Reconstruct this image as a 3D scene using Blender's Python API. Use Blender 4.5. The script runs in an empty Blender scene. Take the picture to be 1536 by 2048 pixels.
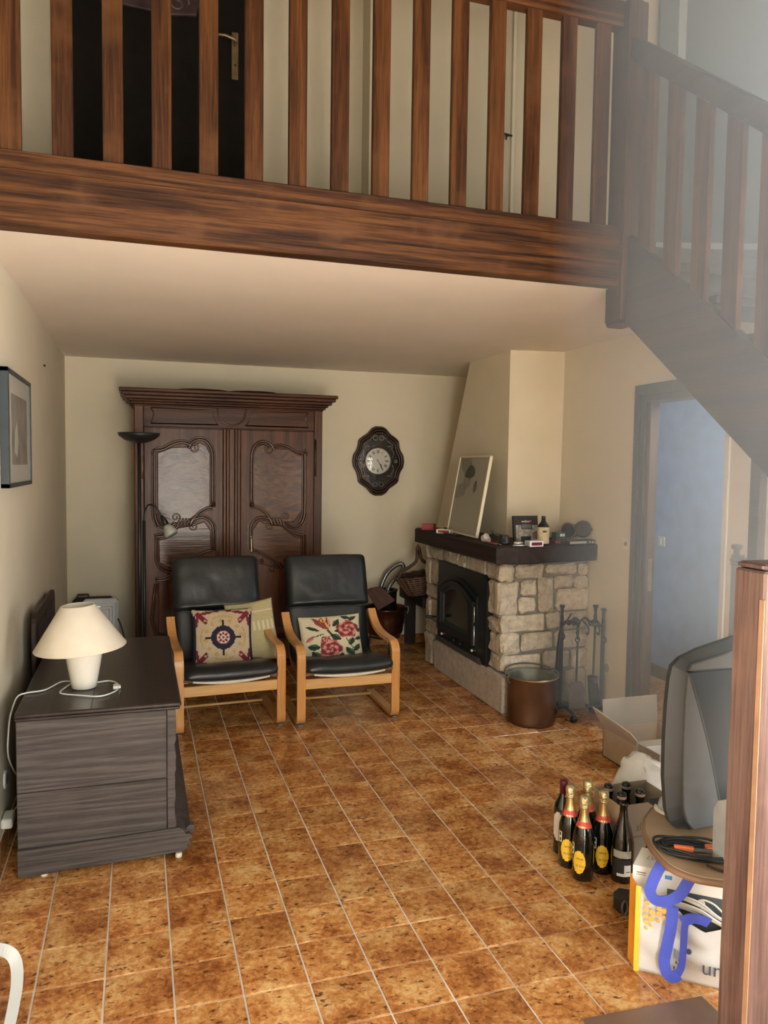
import bpy, bmesh, math, random
from mathutils import Vector, Matrix, noise
random.seed(7)
S = bpy.context.scene
C = S.collection
PI = math.pi

# ------------------------------------------------------------------ camera
cd = bpy.data.cameras.new('camera'); cam = bpy.data.objects.new('camera', cd); C.objects.link(cam)
cd.sensor_fit = 'HORIZONTAL'; cd.sensor_width = 36.0; cd.lens = 36.0 * 1532.0 / 1536.0
cd.clip_start = 0.05; cd.clip_end = 200
PITCH, ROLL, YAW = math.radians(-3.43881921), math.radians(-0.76005039), math.radians(-17.83033599)
def _cam_axes():
    Rz = Matrix.Rotation(YAW, 3, 'Z'); Rx = Matrix.Rotation(PITCH, 3, 'X'); Ry = Matrix.Rotation(ROLL, 3, 'Y')
    M = Rz @ Rx @ Ry
    r, f, u = M.col[0], M.col[1], M.col[2]
    return Matrix((r, u, -f)).transposed()
cam.matrix_world = Matrix.Translation((-0.51417, -2.93244, 1.65162)) @ _cam_axes().to_4x4()
S.camera = cam

# ------------------------------------------------------------------ world, daylight, exposure
w = bpy.data.worlds.new('daylight'); S.world = w; w.use_nodes = True
bgn = w.node_tree.nodes['Background']
bgn.inputs[0].default_value = (0.72, 0.86, 1.0, 1); bgn.inputs[1].default_value = 1.0

def area(name, loc, target, sx, sy, energy, col):
    l = bpy.data.lights.new(name, 'AREA'); l.shape = 'RECTANGLE'; l.size = sx; l.size_y = sy
    l.energy = energy; l.color = col
    o = bpy.data.objects.new(name, l); C.objects.link(o); o.location = loc
    d = Vector(target) - Vector(loc)
    o.rotation_euler = d.to_track_quat('-Z', 'Y').to_euler()
    return o
area('patio_door_daylight', (0.15, -3.72, 1.25), (0.2, 1.4, 0.4), 1.0, 2.2, 95, (1.0, 0.97, 0.90))
area('right_window_daylight', (2.42, -2.45, 1.30), (-1.0, 0.1, 0.5), 1.5, 1.7, 250, (0.93, 0.97, 1.0))
area('stair_window_daylight', (3.6, -1.8, 3.9), (1.2, -0.6, 2.4), 1.3, 1.3, 10, (0.82, 0.91, 1.0))
area('corridor_fill', (3.0, 0.6, 2.42), (3.1, 1.4, 0.8), 0.7, 0.7, 38, (0.86, 0.93, 1.0))  # added lamp under the corridor ceiling to brighten the blue wall
sl = bpy.data.lights.new('sun', 'SUN'); sl.energy = 55; sl.angle = math.radians(1.0); sl.color = (1.0, 0.95, 0.87)
so = bpy.data.objects.new('sun', sl); C.objects.link(so)
so.rotation_euler = Vector((-0.06, 0.46, -0.88)).to_track_quat('-Z', 'Y').to_euler()

vs = S.view_settings
S.display_settings.display_device = 'sRGB'
vs.view_transform = 'Standard'; vs.look = 'None'; vs.exposure = 0.55; vs.gamma = 1.0
vs.use_curve_mapping = False
S.cycles.use_denoising = True
S.cycles.max_bounces = 10; S.cycles.diffuse_bounces = 6; S.cycles.glossy_bounces = 4
S.cycles.sample_clamp_indirect = 6.0
S.cycles.caustics_reflective = False; S.cycles.caustics_refractive = False

# ------------------------------------------------------------------ material helpers
def new_mat(name):
    m = bpy.data.materials.new(name); m.use_nodes = True
    nt = m.node_tree; b = nt.nodes['Principled BSDF']
    return m, nt, b
def setp(b, **k):
    for n, v in k.items():
        b.inputs[n.replace('_', ' ')].default_value = v
def plain(name, col, rough=0.5, metal=0.0, var=0.12, scale=14, bump=0.0, bscale=60, spec=0.5, coat=0.0, trans=0.0, emit=None, alpha=1.0, stretch=(1, 1, 1)):
    m, nt, b = new_mat(name); N, L = nt.nodes, nt.links
    tc = N.new('ShaderNodeTexCoord'); mp = N.new('ShaderNodeMapping'); mp.inputs['Scale'].default_value = stretch
    L.new(tc.outputs['Object'], mp.inputs['Vector'])
    n = N.new('ShaderNodeTexNoise'); n.inputs['Scale'].default_value = scale; n.inputs['Detail'].default_value = 4
    L.new(mp.outputs[0], n.inputs['Vector'])
    r = N.new('ShaderNodeValToRGB')
    c0 = tuple(max(0, c * (1 - var)) for c in col) + (1,); c1 = tuple(min(1, c * (1 + var)) for c in col) + (1,)
    r.color_ramp.elements[0].position = 0.3; r.color_ramp.elements[1].position = 0.7
    r.color_ramp.elements[0].color = c0; r.color_ramp.elements[1].color = c1
    L.new(n.outputs['Fac'], r.inputs[0]); L.new(r.outputs[0], b.inputs['Base Color'])
    b.inputs['Roughness'].default_value = rough; b.inputs['Metallic'].default_value = metal
    b.inputs['Specular IOR Level'].default_value = spec; b.inputs['Coat Weight'].default_value = coat
    b.inputs['Transmission Weight'].default_value = trans; b.inputs['Alpha'].default_value = alpha
    if bump:
        n2 = N.new('ShaderNodeTexNoise'); n2.inputs['Scale'].default_value = bscale; n2.inputs['Detail'].default_value = 5
        L.new(mp.outputs[0], n2.inputs['Vector'])
        bp = N.new('ShaderNodeBump'); bp.inputs['Strength'].default_value = bump; bp.inputs['Distance'].default_value = 0.01
        L.new(n2.outputs['Fac'], bp.inputs['Height']); L.new(bp.outputs[0], b.inputs['Normal'])
    return m
def wood(name, dark, mid, light, axis='Z', rough=0.4, fine=60, wave=2.2, dist=5.0, bump=0.25, coat=0.0, coarse=3.0, wear=None, per_object=True, spec=0.3):
    m, nt, b = new_mat(name); N, L = nt.nodes, nt.links
    tc = N.new('ShaderNodeTexCoord'); mp = N.new('ShaderNodeMapping')
    k = 0.035
    mp.inputs['Scale'].default_value = {'X': (k, 1, 1), 'Y': (1, k, 1), 'Z': (1, 1, k)}[axis]
    src = tc.outputs['Object']
    if per_object:
        oi = N.new('ShaderNodeObjectInfo'); mul = N.new('ShaderNodeVectorMath'); mul.operation = 'SCALE'
        cmb = N.new('ShaderNodeCombineXYZ')
        for i in range(3): L.new(oi.outputs['Random'], cmb.inputs[i])
        L.new(cmb.outputs[0], mul.inputs[0]); mul.inputs['Scale'].default_value = 9.0
        ad = N.new('ShaderNodeVectorMath'); ad.operation = 'ADD'
        L.new(src, ad.inputs[0]); L.new(mul.outputs[0], ad.inputs[1]); src = ad.outputs[0]
    L.new(src, mp.inputs['Vector'])
    n1 = N.new('ShaderNodeTexNoise'); n1.inputs['Scale'].default_value = coarse; n1.inputs['Detail'].default_value = 3; n1.inputs['Distortion'].default_value = 0.6
    L.new(mp.outputs[0], n1.inputs['Vector'])
    # ring figure: a sine of the stretched coarse noise
    mm = N.new('ShaderNodeMath'); mm.operation = 'MULTIPLY'; mm.inputs[1].default_value = wave * 22
    L.new(n1.outputs['Fac'], mm.inputs[0])
    sn = N.new('ShaderNodeMath'); sn.operation = 'SINE'; L.new(mm.outputs[0], sn.inputs[0])
    n2 = N.new('ShaderNodeTexNoise'); n2.inputs['Scale'].default_value = fine * 2.2; n2.inputs['Detail'].default_value = 5; n2.inputs['Roughness'].default_value = 0.65
    L.new(mp.outputs[0], n2.inputs['Vector'])
    ma = N.new('ShaderNodeMath'); ma.operation = 'MULTIPLY_ADD'; ma.inputs[1].default_value = 0.13; L.new(sn.outputs[0], ma.inputs[0]); L.new(n2.outputs['Fac'], ma.inputs[2])
    r = N.new('ShaderNodeValToRGB'); e = r.color_ramp.elements
    e[0].position = 0.28; e[0].color = (*dark, 1); e[1].position = 0.72; e[1].color = (*light, 1)
    x = e.new(0.5); x.color = (*mid, 1)
    L.new(ma.outputs[0], r.inputs[0])
    out = r.outputs[0]
    if wear:
        n3 = N.new('ShaderNodeTexNoise'); n3.inputs['Scale'].default_value = 5; n3.inputs['Detail'].default_value = 6
        L.new(src, n3.inputs['Vector'])
        r3 = N.new('ShaderNodeValToRGB'); r3.color_ramp.elements[0].position = 0.55; r3.color_ramp.elements[1].position = 0.75
        r3.color_ramp.elements[0].color = (0, 0, 0, 1); r3.color_ramp.elements[1].color = (0.7, 0.7, 0.7, 1)
        L.new(n3.outputs['Fac'], r3.inputs[0])
        mx = N.new('ShaderNodeMixRGB'); mx.inputs[2].default_value = (*wear, 1)
        L.new(r3.outputs[0], mx.inputs[0]); L.new(out, mx.inputs[1]); out = mx.outputs[0]
    L.new(out, b.inputs['Base Color'])
    b.inputs['Roughness'].default_value = rough; b.inputs['Coat Weight'].default_value = coat; b.inputs['Coat Roughness'].default_value = 0.2
    bp = N.new('ShaderNodeBump'); bp.inputs['Strength'].default_value = bump; bp.inputs['Distance'].default_value = 0.004
    L.new(ma.outputs[0], bp.inputs['Height']); L.new(bp.outputs[0], b.inputs['Normal'])
    b.inputs['Specular IOR Level'].default_value = spec
    return m

M = {}
M['wall'] = plain('cream_wall_paper', (0.67, 0.61, 0.47), 0.85, var=0.03, scale=3, bump=0.12, bscale=160)
M['wall_shaded'] = plain('shaded_wall_paint', (0.50, 0.44, 0.325), 0.88, var=0.03, scale=3, bump=0.12, bscale=160)  # weaker light upstairs is put into this darker wall colour
M['ceil'] = plain('ceiling_paint', (0.74, 0.67, 0.58), 0.9, var=0.03, scale=2, bump=0.15, bscale=190)
M['blue'] = plain('blue_sponged_paint', (0.20, 0.31, 0.50), 0.6, var=0.14, scale=9, bump=0.05)
M['oak'] = wood('stained_oak', (0.024, 0.008, 0.0025), (0.060, 0.021, 0.006), (0.105, 0.041, 0.012), 'Z', 0.5, spec=0.22, wear=(0.11, 0.044, 0.015))
M['oak_x'] = wood('stained_oak_beam', (0.014, 0.0045, 0.0015), (0.055, 0.019, 0.006), (0.110, 0.043, 0.013), 'X', 0.5, spec=0.22, wave=3.0, wear=(0.115, 0.05, 0.022))
M['oak_y'] = wood('stained_oak_stair', (0.028, 0.016, 0.012), (0.045, 0.026, 0.018), (0.065, 0.040, 0.028), 'Y', 0.5)
M['oak_hazed'] = wood('worn_hazed_oak_post', (0.080, 0.046, 0.040), (0.125, 0.076, 0.066), (0.175, 0.112, 0.096), 'Z', 0.5, wear=(0.21, 0.125, 0.095))  # glare haze over the near post is mixed into this paler mauve oak
M['door_dark'] = wood('dark_stained_frame', (0.020, 0.013, 0.010), (0.035, 0.021, 0.015), (0.06, 0.035, 0.024), 'Z', 0.45)
M['jamb'] = wood('brown_jamb', (0.045, 0.025, 0.018), (0.075, 0.042, 0.028), (0.11, 0.062, 0.04), 'Z', 0.5)
M['black_door'] = plain('black_brown_door', (0.008, 0.006, 0.004), 0.8, var=0.2, spec=0.15)
M['walnut'] = wood('walnut', (0.036, 0.011, 0.004), (0.078, 0.026, 0.010), (0.125, 0.046, 0.018), 'Z', 0.36, spec=0.2, coat=0.04, bump=0.15)
M['walnut_x'] = wood('walnut_horizontal', (0.030, 0.009, 0.003), (0.058, 0.019, 0.007), (0.09, 0.031, 0.012), 'X', 0.4, spec=0.2, coat=0.03, bump=0.2)
M['walnut_d'] = plain('walnut_moulding', (0.065, 0.023, 0.010), 0.25, var=0.25, coat=0.15)
M['chest'] = wood('chest_oak', (0.034, 0.028, 0.026), (0.058, 0.049, 0.046), (0.088, 0.077, 0.072), 'X', 0.55, wave=5.0, coarse=4.5, fine=80, wear=(0.080, 0.062, 0.057))
M['chest_top'] = wood('chest_lid_oak', (0.016, 0.011, 0.010), (0.024, 0.017, 0.015), (0.036, 0.026, 0.022), 'Y', 0.30, coat=0.1)
M['beech'] = wood('beech_laminate', (0.44, 0.20, 0.055), (0.56, 0.27, 0.085), (0.66, 0.35, 0.13), 'Z', 0.33, wave=0.6, bump=0.05, coat=0.2)
M['beech_x'] = wood('beech_rail', (0.48, 0.25, 0.09), (0.60, 0.34, 0.13), (0.70, 0.43, 0.18), 'X', 0.35, wave=0.6, bump=0.05, coat=0.2)
M['leather'] = plain('black_leather', (0.010, 0.013, 0.014), 0.40, var=0.2, scale=9, bump=0.10, bscale=40, spec=0.55)
M['canvas'] = plain('white_canvas', (0.72, 0.68, 0.58), 0.8)
M['rod'] = plain('brown_rod', (0.24, 0.13, 0.08), 0.5)
M['grey_plastic'] = plain('grey_plastic_pad', (0.10, 0.11, 0.12), 0.5)
M['iron'] = plain('wrought_iron', (0.018, 0.018, 0.019), 0.5, metal=0.4, var=0.3, bump=0.15, bscale=40)
M['iron_grey'] = plain('ash_dusted_iron', (0.13, 0.11, 0.10), 0.6, metal=0.3, var=0.25)
M['stove'] = plain('black_cast_iron', (0.014, 0.018, 0.020), 0.42, metal=0.2, var=0.15, bump=0.05)
M['stove_ash'] = plain('ashy_ledge', (0.055, 0.055, 0.052), 0.6, var=0.4, scale=18)
M['stove_glass'] = plain('sooty_glass', (0.012, 0.010, 0.007), 0.12, var=0.5, scale=6)
M['chrome'] = plain('chrome', (0.60, 0.60, 0.60), 0.18, metal=1.0, var=0.05)
M['steel_bright'] = plain('bright_steel', (0.75, 0.75, 0.73), 0.3, metal=0.8)
M['brass'] = plain('aged_brass', (0.30, 0.22, 0.11), 0.4, metal=0.8, var=0.3)
M['brass_dark'] = plain('dark_brass_disc', (0.055, 0.045, 0.032), 0.45, metal=0.6, var=0.3)
M['copper'] = plain('aged_copper', (0.19, 0.122, 0.085), 0.28, metal=0.85, var=0.22, scale=6, bump=0.04, bscale=16)
M['copper_in'] = plain('tinned_copper_inside', (0.17, 0.17, 0.14), 0.5, metal=0.5, var=0.3)
M['copper_dark'] = plain('dark_copper', (0.14, 0.06, 0.045), 0.28, metal=0.9, var=0.2, bump=0.08, bscale=30)
M['white'] = plain('white_plastic', (0.70, 0.70, 0.66), 0.45, var=0.03)
M['white_blue'] = plain('pale_grey_plastic', (0.72, 0.78, 0.82), 0.5, var=0.05)
M['cream_plastic'] = plain('cream_plastic', (0.62, 0.58, 0.45), 0.5, var=0.03)
M['ceramic'] = plain('white_ceramic', (0.72, 0.68, 0.60), 0.22, var=0.03, coat=0.3)
M['shade'] = plain('ivory_lampshade', (0.60, 0.55, 0.45), 0.85, var=0.04, bump=0.06, bscale=300)
M['black'] = plain('black_plastic', (0.012, 0.012, 0.013), 0.4)
M['black_gloss'] = plain('black_enamel', (0.010, 0.010, 0.011), 0.15, coat=0.4)
M['rubber'] = plain('black_cable', (0.015, 0.016, 0.018), 0.5)
M['bottle'] = plain('dark_green_glass', (0.004, 0.006, 0.004), 0.07, var=0.2, spec=0.6, coat=0.5)
M['gold'] = plain('gold_foil', (0.55, 0.42, 0.17), 0.34, metal=0.9, var=0.12)
M['gold_lt'] = plain('crinkled_gold_foil', (0.70, 0.60, 0.32), 0.32, metal=0.85, var=0.25, scale=60, bump=0.9, bscale=70)
M['redband'] = plain('red_paper', (0.60, 0.07, 0.05), 0.55)
M['wine_foil'] = plain('dark_red_foil', (0.12, 0.012, 0.03), 0.4)
M['yellow'] = plain('yellow_label', (0.83, 0.52, 0.04), 0.55, var=0.06)
M['paper'] = plain('white_paper', (0.72, 0.70, 0.64), 0.7, var=0.03)
M['paper_grey'] = plain('grey_paper', (0.36, 0.37, 0.36), 0.7, var=0.1)
M['ink'] = plain('black_ink', (0.02, 0.02, 0.02), 0.7)
M['ink_blue'] = plain('navy_ink', (0.06, 0.08, 0.13), 0.7)
M['silver_ink'] = plain('pinkish_foil', (0.45, 0.36, 0.32), 0.35, metal=0.5)
M['card'] = plain('brown_cardboard', (0.42, 0.33, 0.23), 0.85, var=0.06)
M['card_in'] = plain('greyish_cardboard', (0.32, 0.28, 0.22), 0.85, var=0.06)
M['card_lt'] = plain('pale_cardboard', (0.55, 0.44, 0.29), 0.85, var=0.05)
M['poly'] = plain('thin_white_polythene', (0.42, 0.46, 0.45), 0.35, alpha=0.72, var=0.08, scale=8, bump=0.35, bscale=20)
M['bagwhite'] = plain('woven_white_plastic', (0.62, 0.63, 0.63), 0.4, var=0.05, scale=10, bump=0.35, bscale=13)
M['orange'] = plain('orange_print', (0.85, 0.36, 0.03), 0.45, var=0.08)
M['strap'] = plain('blue_webbing', (0.055, 0.085, 0.50), 0.75, var=0.1, bump=0.15, bscale=200)
M['hpblue'] = plain('blue_sticker', (0.05, 0.25, 0.55), 0.5, var=0.25, scale=40)
M['cable_white'] = plain('white_cable', (0.66, 0.67, 0.64), 0.4)
M['orange_plastic'] = plain('orange_plastic', (0.85, 0.22, 0.08), 0.45)
M['tv'] = plain('grey_tv_casing', (0.065, 0.070, 0.073), 0.6, var=0.05, bump=0.04, bscale=300)
M['tv_dark'] = plain('dark_tv_side', (0.030, 0.033, 0.035), 0.55, var=0.05)
M['screen'] = plain('tv_screen', (0.018, 0.024, 0.028), 0.15, var=0.05)
M['table'] = plain('tan_table_laminate', (0.36, 0.25, 0.15), 0.4, var=0.05)
M['table_edge'] = plain('brown_table_edge', (0.24, 0.14, 0.09), 0.5, var=0.1)
M['grey_board'] = plain('grey_board', (0.38, 0.42, 0.46), 0.5)
M['tan_board'] = plain('tan_board', (0.58, 0.42, 0.28), 0.6)
M['wicker'] = plain('brown_wicker', (0.065, 0.030, 0.016), 0.55, var=0.35, scale=60)
M['bench'] = wood('blackened_oak', (0.010, 0.007, 0.006), (0.017, 0.012, 0.010), (0.03, 0.02, 0.015), 'Y', 0.5)
M['mantel'] = wood('mantel_oak', (0.012, 0.008, 0.007), (0.020, 0.013, 0.010), (0.034, 0.020, 0.015), 'Y', 0.7)
M['suede'] = plain('brown_suede', (0.062, 0.025, 0.016), 0.8, var=0.2)
M['mortar'] = plain('grey_mortar', (0.20, 0.195, 0.165), 0.95, var=0.15, scale=20, bump=0.5, bscale=70)
M['frame_grey'] = plain('grey_metal_frame', (0.045, 0.06, 0.07), 0.35, metal=0.4)
M['print'] = plain('faded_grey_print', (0.20, 0.18, 0.15), 0.7, var=0.25, scale=9)
M['mount'] = plain('grey_mount_board', (0.42, 0.41, 0.36), 0.35, var=0.03)
M['print_paper'] = plain('greyish_print_paper', (0.27, 0.255, 0.19), 0.3, var=0.03)
M['egg'] = plain('dark_green_print', (0.030, 0.045, 0.022), 0.5, var=0.5, scale=40, stretch=(1, 6, 0.6))
M['egg_lt'] = plain('olive_print', (0.10, 0.105, 0.06), 0.5, var=0.25, scale=40)
M['swirl'] = plain('grey_swirl_print', (0.20, 0.19, 0.145), 0.5, var=0.2, scale=20)
M['white_frame'] = plain('white_wood_frame', (0.70, 0.64, 0.48), 0.5, var=0.03)
M['dial'] = plain('clock_enamel', (0.62, 0.60, 0.52), 0.2, var=0.03)
M['clock_wood'] = plain('ebonised_wood', (0.016, 0.008, 0.006), 0.25, var=0.3, coat=0.4)
M['clock_brown'] = plain('brown_wood_band', (0.05, 0.022, 0.014), 0.3, var=0.3, coat=0.3)
M['clock_inner'] = plain('black_lacquer', (0.014, 0.011, 0.009), 0.2, var=0.5, scale=50, bump=0.1)
M['pearl'] = plain('mother_of_pearl', (0.24, 0.23, 0.20), 0.3, var=0.35, scale=60)
M['cover_photo'] = plain('book_cover_photo', (0.30, 0.27, 0.23), 0.5, var=0.55, scale=42)
M['green_box'] = plain('green_card', (0.015, 0.07, 0.05), 0.5)
M['red_box'] = plain('red_card', (0.25, 0.03, 0.03), 0.5)
M['yellow_obj'] = plain('yellow_plastic', (0.42, 0.33, 0.05), 0.5)
M['quartz'] = plain('quartz', (0.50, 0.46, 0.42), 0.25, var=0.2, bump=0.3, bscale=60)
M['bottle_label'] = plain('cream_label', (0.55, 0.46, 0.30), 0.6, var=0.15, scale=40)
M['shutter'] = plain('dark_shutter', (0.060, 0.070, 0.066), 0.6, var=0.08)
M['alu'] = plain('grey_aluminium_frame', (0.32, 0.36, 0.36), 0.5)
M['frame_green'] = plain('dark_grey_frame', (0.10, 0.115, 0.11), 0.55)
M['salmon'] = plain('salmon_painted_wood', (0.55, 0.19, 0.10), 0.5, var=0.1)
M['hose'] = plain('chrome_hose', (0.20, 0.21, 0.21), 0.3, metal=0.9)
M['glassy'] = plain('pale_glass', (0.4, 0.42, 0.38), 0.1, spec=0.7, var=0.3, scale=60)
M['grout'] = plain('pale_grout', (0.70, 0.64, 0.57), 0.9, var=0.25, scale=8)
M['mat'] = plain('dark_brown_sheet', (0.17, 0.105, 0.072), 0.4, var=0.1)
M['outdoor_green'] = plain('garden_foliage', (0.10, 0.22, 0.05), 0.8, var=0.8, scale=6)
M['pave'] = plain('terrace_paving', (0.55, 0.48, 0.38), 0.9, var=0.1)

def stone_mat(name, c0, c1, c2):
    m, nt, b = new_mat(name); N, L = nt.nodes, nt.links
    g = N.new('ShaderNodeNewGeometry'); oi = N.new('ShaderNodeObjectInfo')
    n = N.new('ShaderNodeTexNoise'); n.inputs['Scale'].default_value = 22; n.inputs['Detail'].default_value = 7; n.inputs['Roughness'].default_value = 0.7
    L.new(g.outputs['Position'], n.inputs['Vector'])
    r = N.new('ShaderNodeValToRGB'); e = r.color_ramp.elements
    e[0].position = 0.28; e[0].color = (*c0, 1); e[1].position = 0.72; e[1].color = (*c2, 1); x = e.new(0.5); x.color = (*c1, 1)
    L.new(n.outputs['Fac'], r.inputs[0])
    hs = N.new('ShaderNodeHueSaturation')
    mr = N.new('ShaderNodeMapRange'); mr.inputs[3].default_value = 0.82; mr.inputs[4].default_value = 1.15
    L.new(oi.outputs['Random'], mr.inputs[0]); L.new(mr.outputs[0], hs.inputs['Value']); L.new(r.outputs[0], hs.inputs['Color'])
    L.new(hs.outputs[0], b.inputs['Base Color']); b.inputs['Roughness'].default_value = 0.9
    n2 = N.new('ShaderNodeTexNoise'); n2.inputs['Scale'].default_value = 85; n2.inputs['Detail'].default_value = 8
    L.new(g.outputs['Position'], n2.inputs['Vector'])
    bp = N.new('ShaderNodeBump'); bp.inputs['Strength'].default_value = 0.8; bp.inputs['Distance'].default_value = 0.006
    L.new(n2.outputs['Fac'], bp.inputs['Height']); L.new(bp.outputs[0], b.inputs['Normal'])
    return m
M['stone'] = stone_mat('buff_limestone', (0.27, 0.225, 0.165), (0.44, 0.385, 0.295), (0.58, 0.52, 0.42))
M['stone_pink'] = stone_mat('pinkish_limestone', (0.33, 0.29, 0.24), (0.47, 0.42, 0.36), (0.60, 0.53, 0.47))

def tile_mat(name, dark=1.0):
    m, nt, b = new_mat(name); N, L = nt.nodes, nt.links
    g = N.new('ShaderNodeNewGeometry'); oi = N.new('ShaderNodeObjectInfo')
    ad = N.new('ShaderNodeMath'); ad.operation = 'ADD'; L.new(oi.outputs['Random'], ad.inputs[0]); L.new(g.outputs['Random Per Island'], ad.inputs[1])
    sc = N.new('ShaderNodeMath'); sc.operation = 'MULTIPLY'; sc.inputs[1].default_value = 13.0; L.new(ad.outputs[0], sc.inputs[0])
    cx = N.new('ShaderNodeCombineXYZ'); L.new(sc.outputs[0], cx.inputs[2])
    va = N.new('ShaderNodeVectorMath'); va.operation = 'ADD'; L.new(g.outputs['Position'], va.inputs[0]); L.new(cx.outputs[0], va.inputs[1])
    n1 = N.new('ShaderNodeTexNoise'); n1.inputs['Scale'].default_value = 42; n1.inputs['Detail'].default_value = 9; n1.inputs['Roughness'].default_value = 0.72; n1.inputs['Distortion'].default_value = 0.5
    L.new(va.outputs[0], n1.inputs['Vector'])
    n0 = N.new('ShaderNodeTexNoise'); n0.inputs['Scale'].default_value = 6; n0.inputs['Detail'].default_value = 2
    L.new(va.outputs[0], n0.inputs['Vector'])
    mix = N.new('ShaderNodeMath'); mix.operation = 'MULTIPLY_ADD'; mix.inputs[1].default_value = 0.45; L.new(n0.outputs['Fac'], mix.inputs[0])
    m2 = N.new('ShaderNodeMath'); m2.operation = 'MULTIPLY'; m2.inputs[1].default_value = 0.62; L.new(n1.outputs['Fac'], m2.inputs[0]); L.new(m2.outputs[0], mix.inputs[2])
    r = N.new('ShaderNodeValToRGB'); e = r.color_ramp.elements
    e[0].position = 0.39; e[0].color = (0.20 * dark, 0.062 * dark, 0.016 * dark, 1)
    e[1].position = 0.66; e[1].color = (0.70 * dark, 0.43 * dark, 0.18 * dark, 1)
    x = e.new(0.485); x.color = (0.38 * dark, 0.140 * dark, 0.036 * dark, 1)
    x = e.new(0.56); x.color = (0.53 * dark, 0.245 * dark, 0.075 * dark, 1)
    L.new(mix.outputs[0], r.inputs[0])
    mp = N.new('ShaderNodeMapping'); mp.inputs['Scale'].default_value = (34, 60, 30); L.new(va.outputs[0], mp.inputs['Vector'])
    n3 = N.new('ShaderNodeTexNoise'); n3.inputs['Scale'].default_value = 1.0; n3.inputs['Detail'].default_value = 2.5
    L.new(mp.outputs[0], n3.inputs['Vector'])
    r3 = N.new('ShaderNodeValToRGB'); r3.color_ramp.elements[0].position = 0.60; r3.color_ramp.elements[1].position = 0.70
    r3.color_ramp.elements[0].color = (0, 0, 0, 1); r3.color_ramp.elements[1].color = (0.9, 0.9, 0.9, 1)
    L.new(n3.outputs['Fac'], r3.inputs[0])
    mx = N.new('ShaderNodeMixRGB'); mx.inputs[2].default_value = (0.085 * dark, 0.026 * dark, 0.010 * dark, 1)
    L.new(r3.outputs[0], mx.inputs[0]); L.new(r.outputs[0], mx.inputs[1])
    hs = N.new('ShaderNodeHueSaturation'); fr = N.new('ShaderNodeMath'); fr.operation = 'FRACT'; L.new(ad.outputs[0], fr.inputs[0])
    mr = N.new('ShaderNodeMapRange'); mr.inputs[3].default_value = 0.84; mr.inputs[4].default_value = 1.12
    L.new(fr.outputs[0], mr.inputs[0]); L.new(mr.outputs[0], hs.inputs['Value']); L.new(mx.outputs[0], hs.inputs['Color'])
    L.new(hs.outputs[0], b.inputs['Base Color']); b.inputs['Roughness'].default_value = 0.22
    b.inputs['Specular IOR Level'].default_value = 0.5
    bp = N.new('ShaderNodeBump'); bp.inputs['Strength'].default_value = 0.12; bp.inputs['Distance'].default_value = 0.003
    L.new(n1.outputs['Fac'], bp.inputs['Height']); L.new(bp.outputs[0], b.inputs['Normal'])
    return m
M['tile'] = tile_mat('mottled_terracotta_tile')
M['tile_skirt'] = tile_mat('skirting_tile', 0.7)

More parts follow.
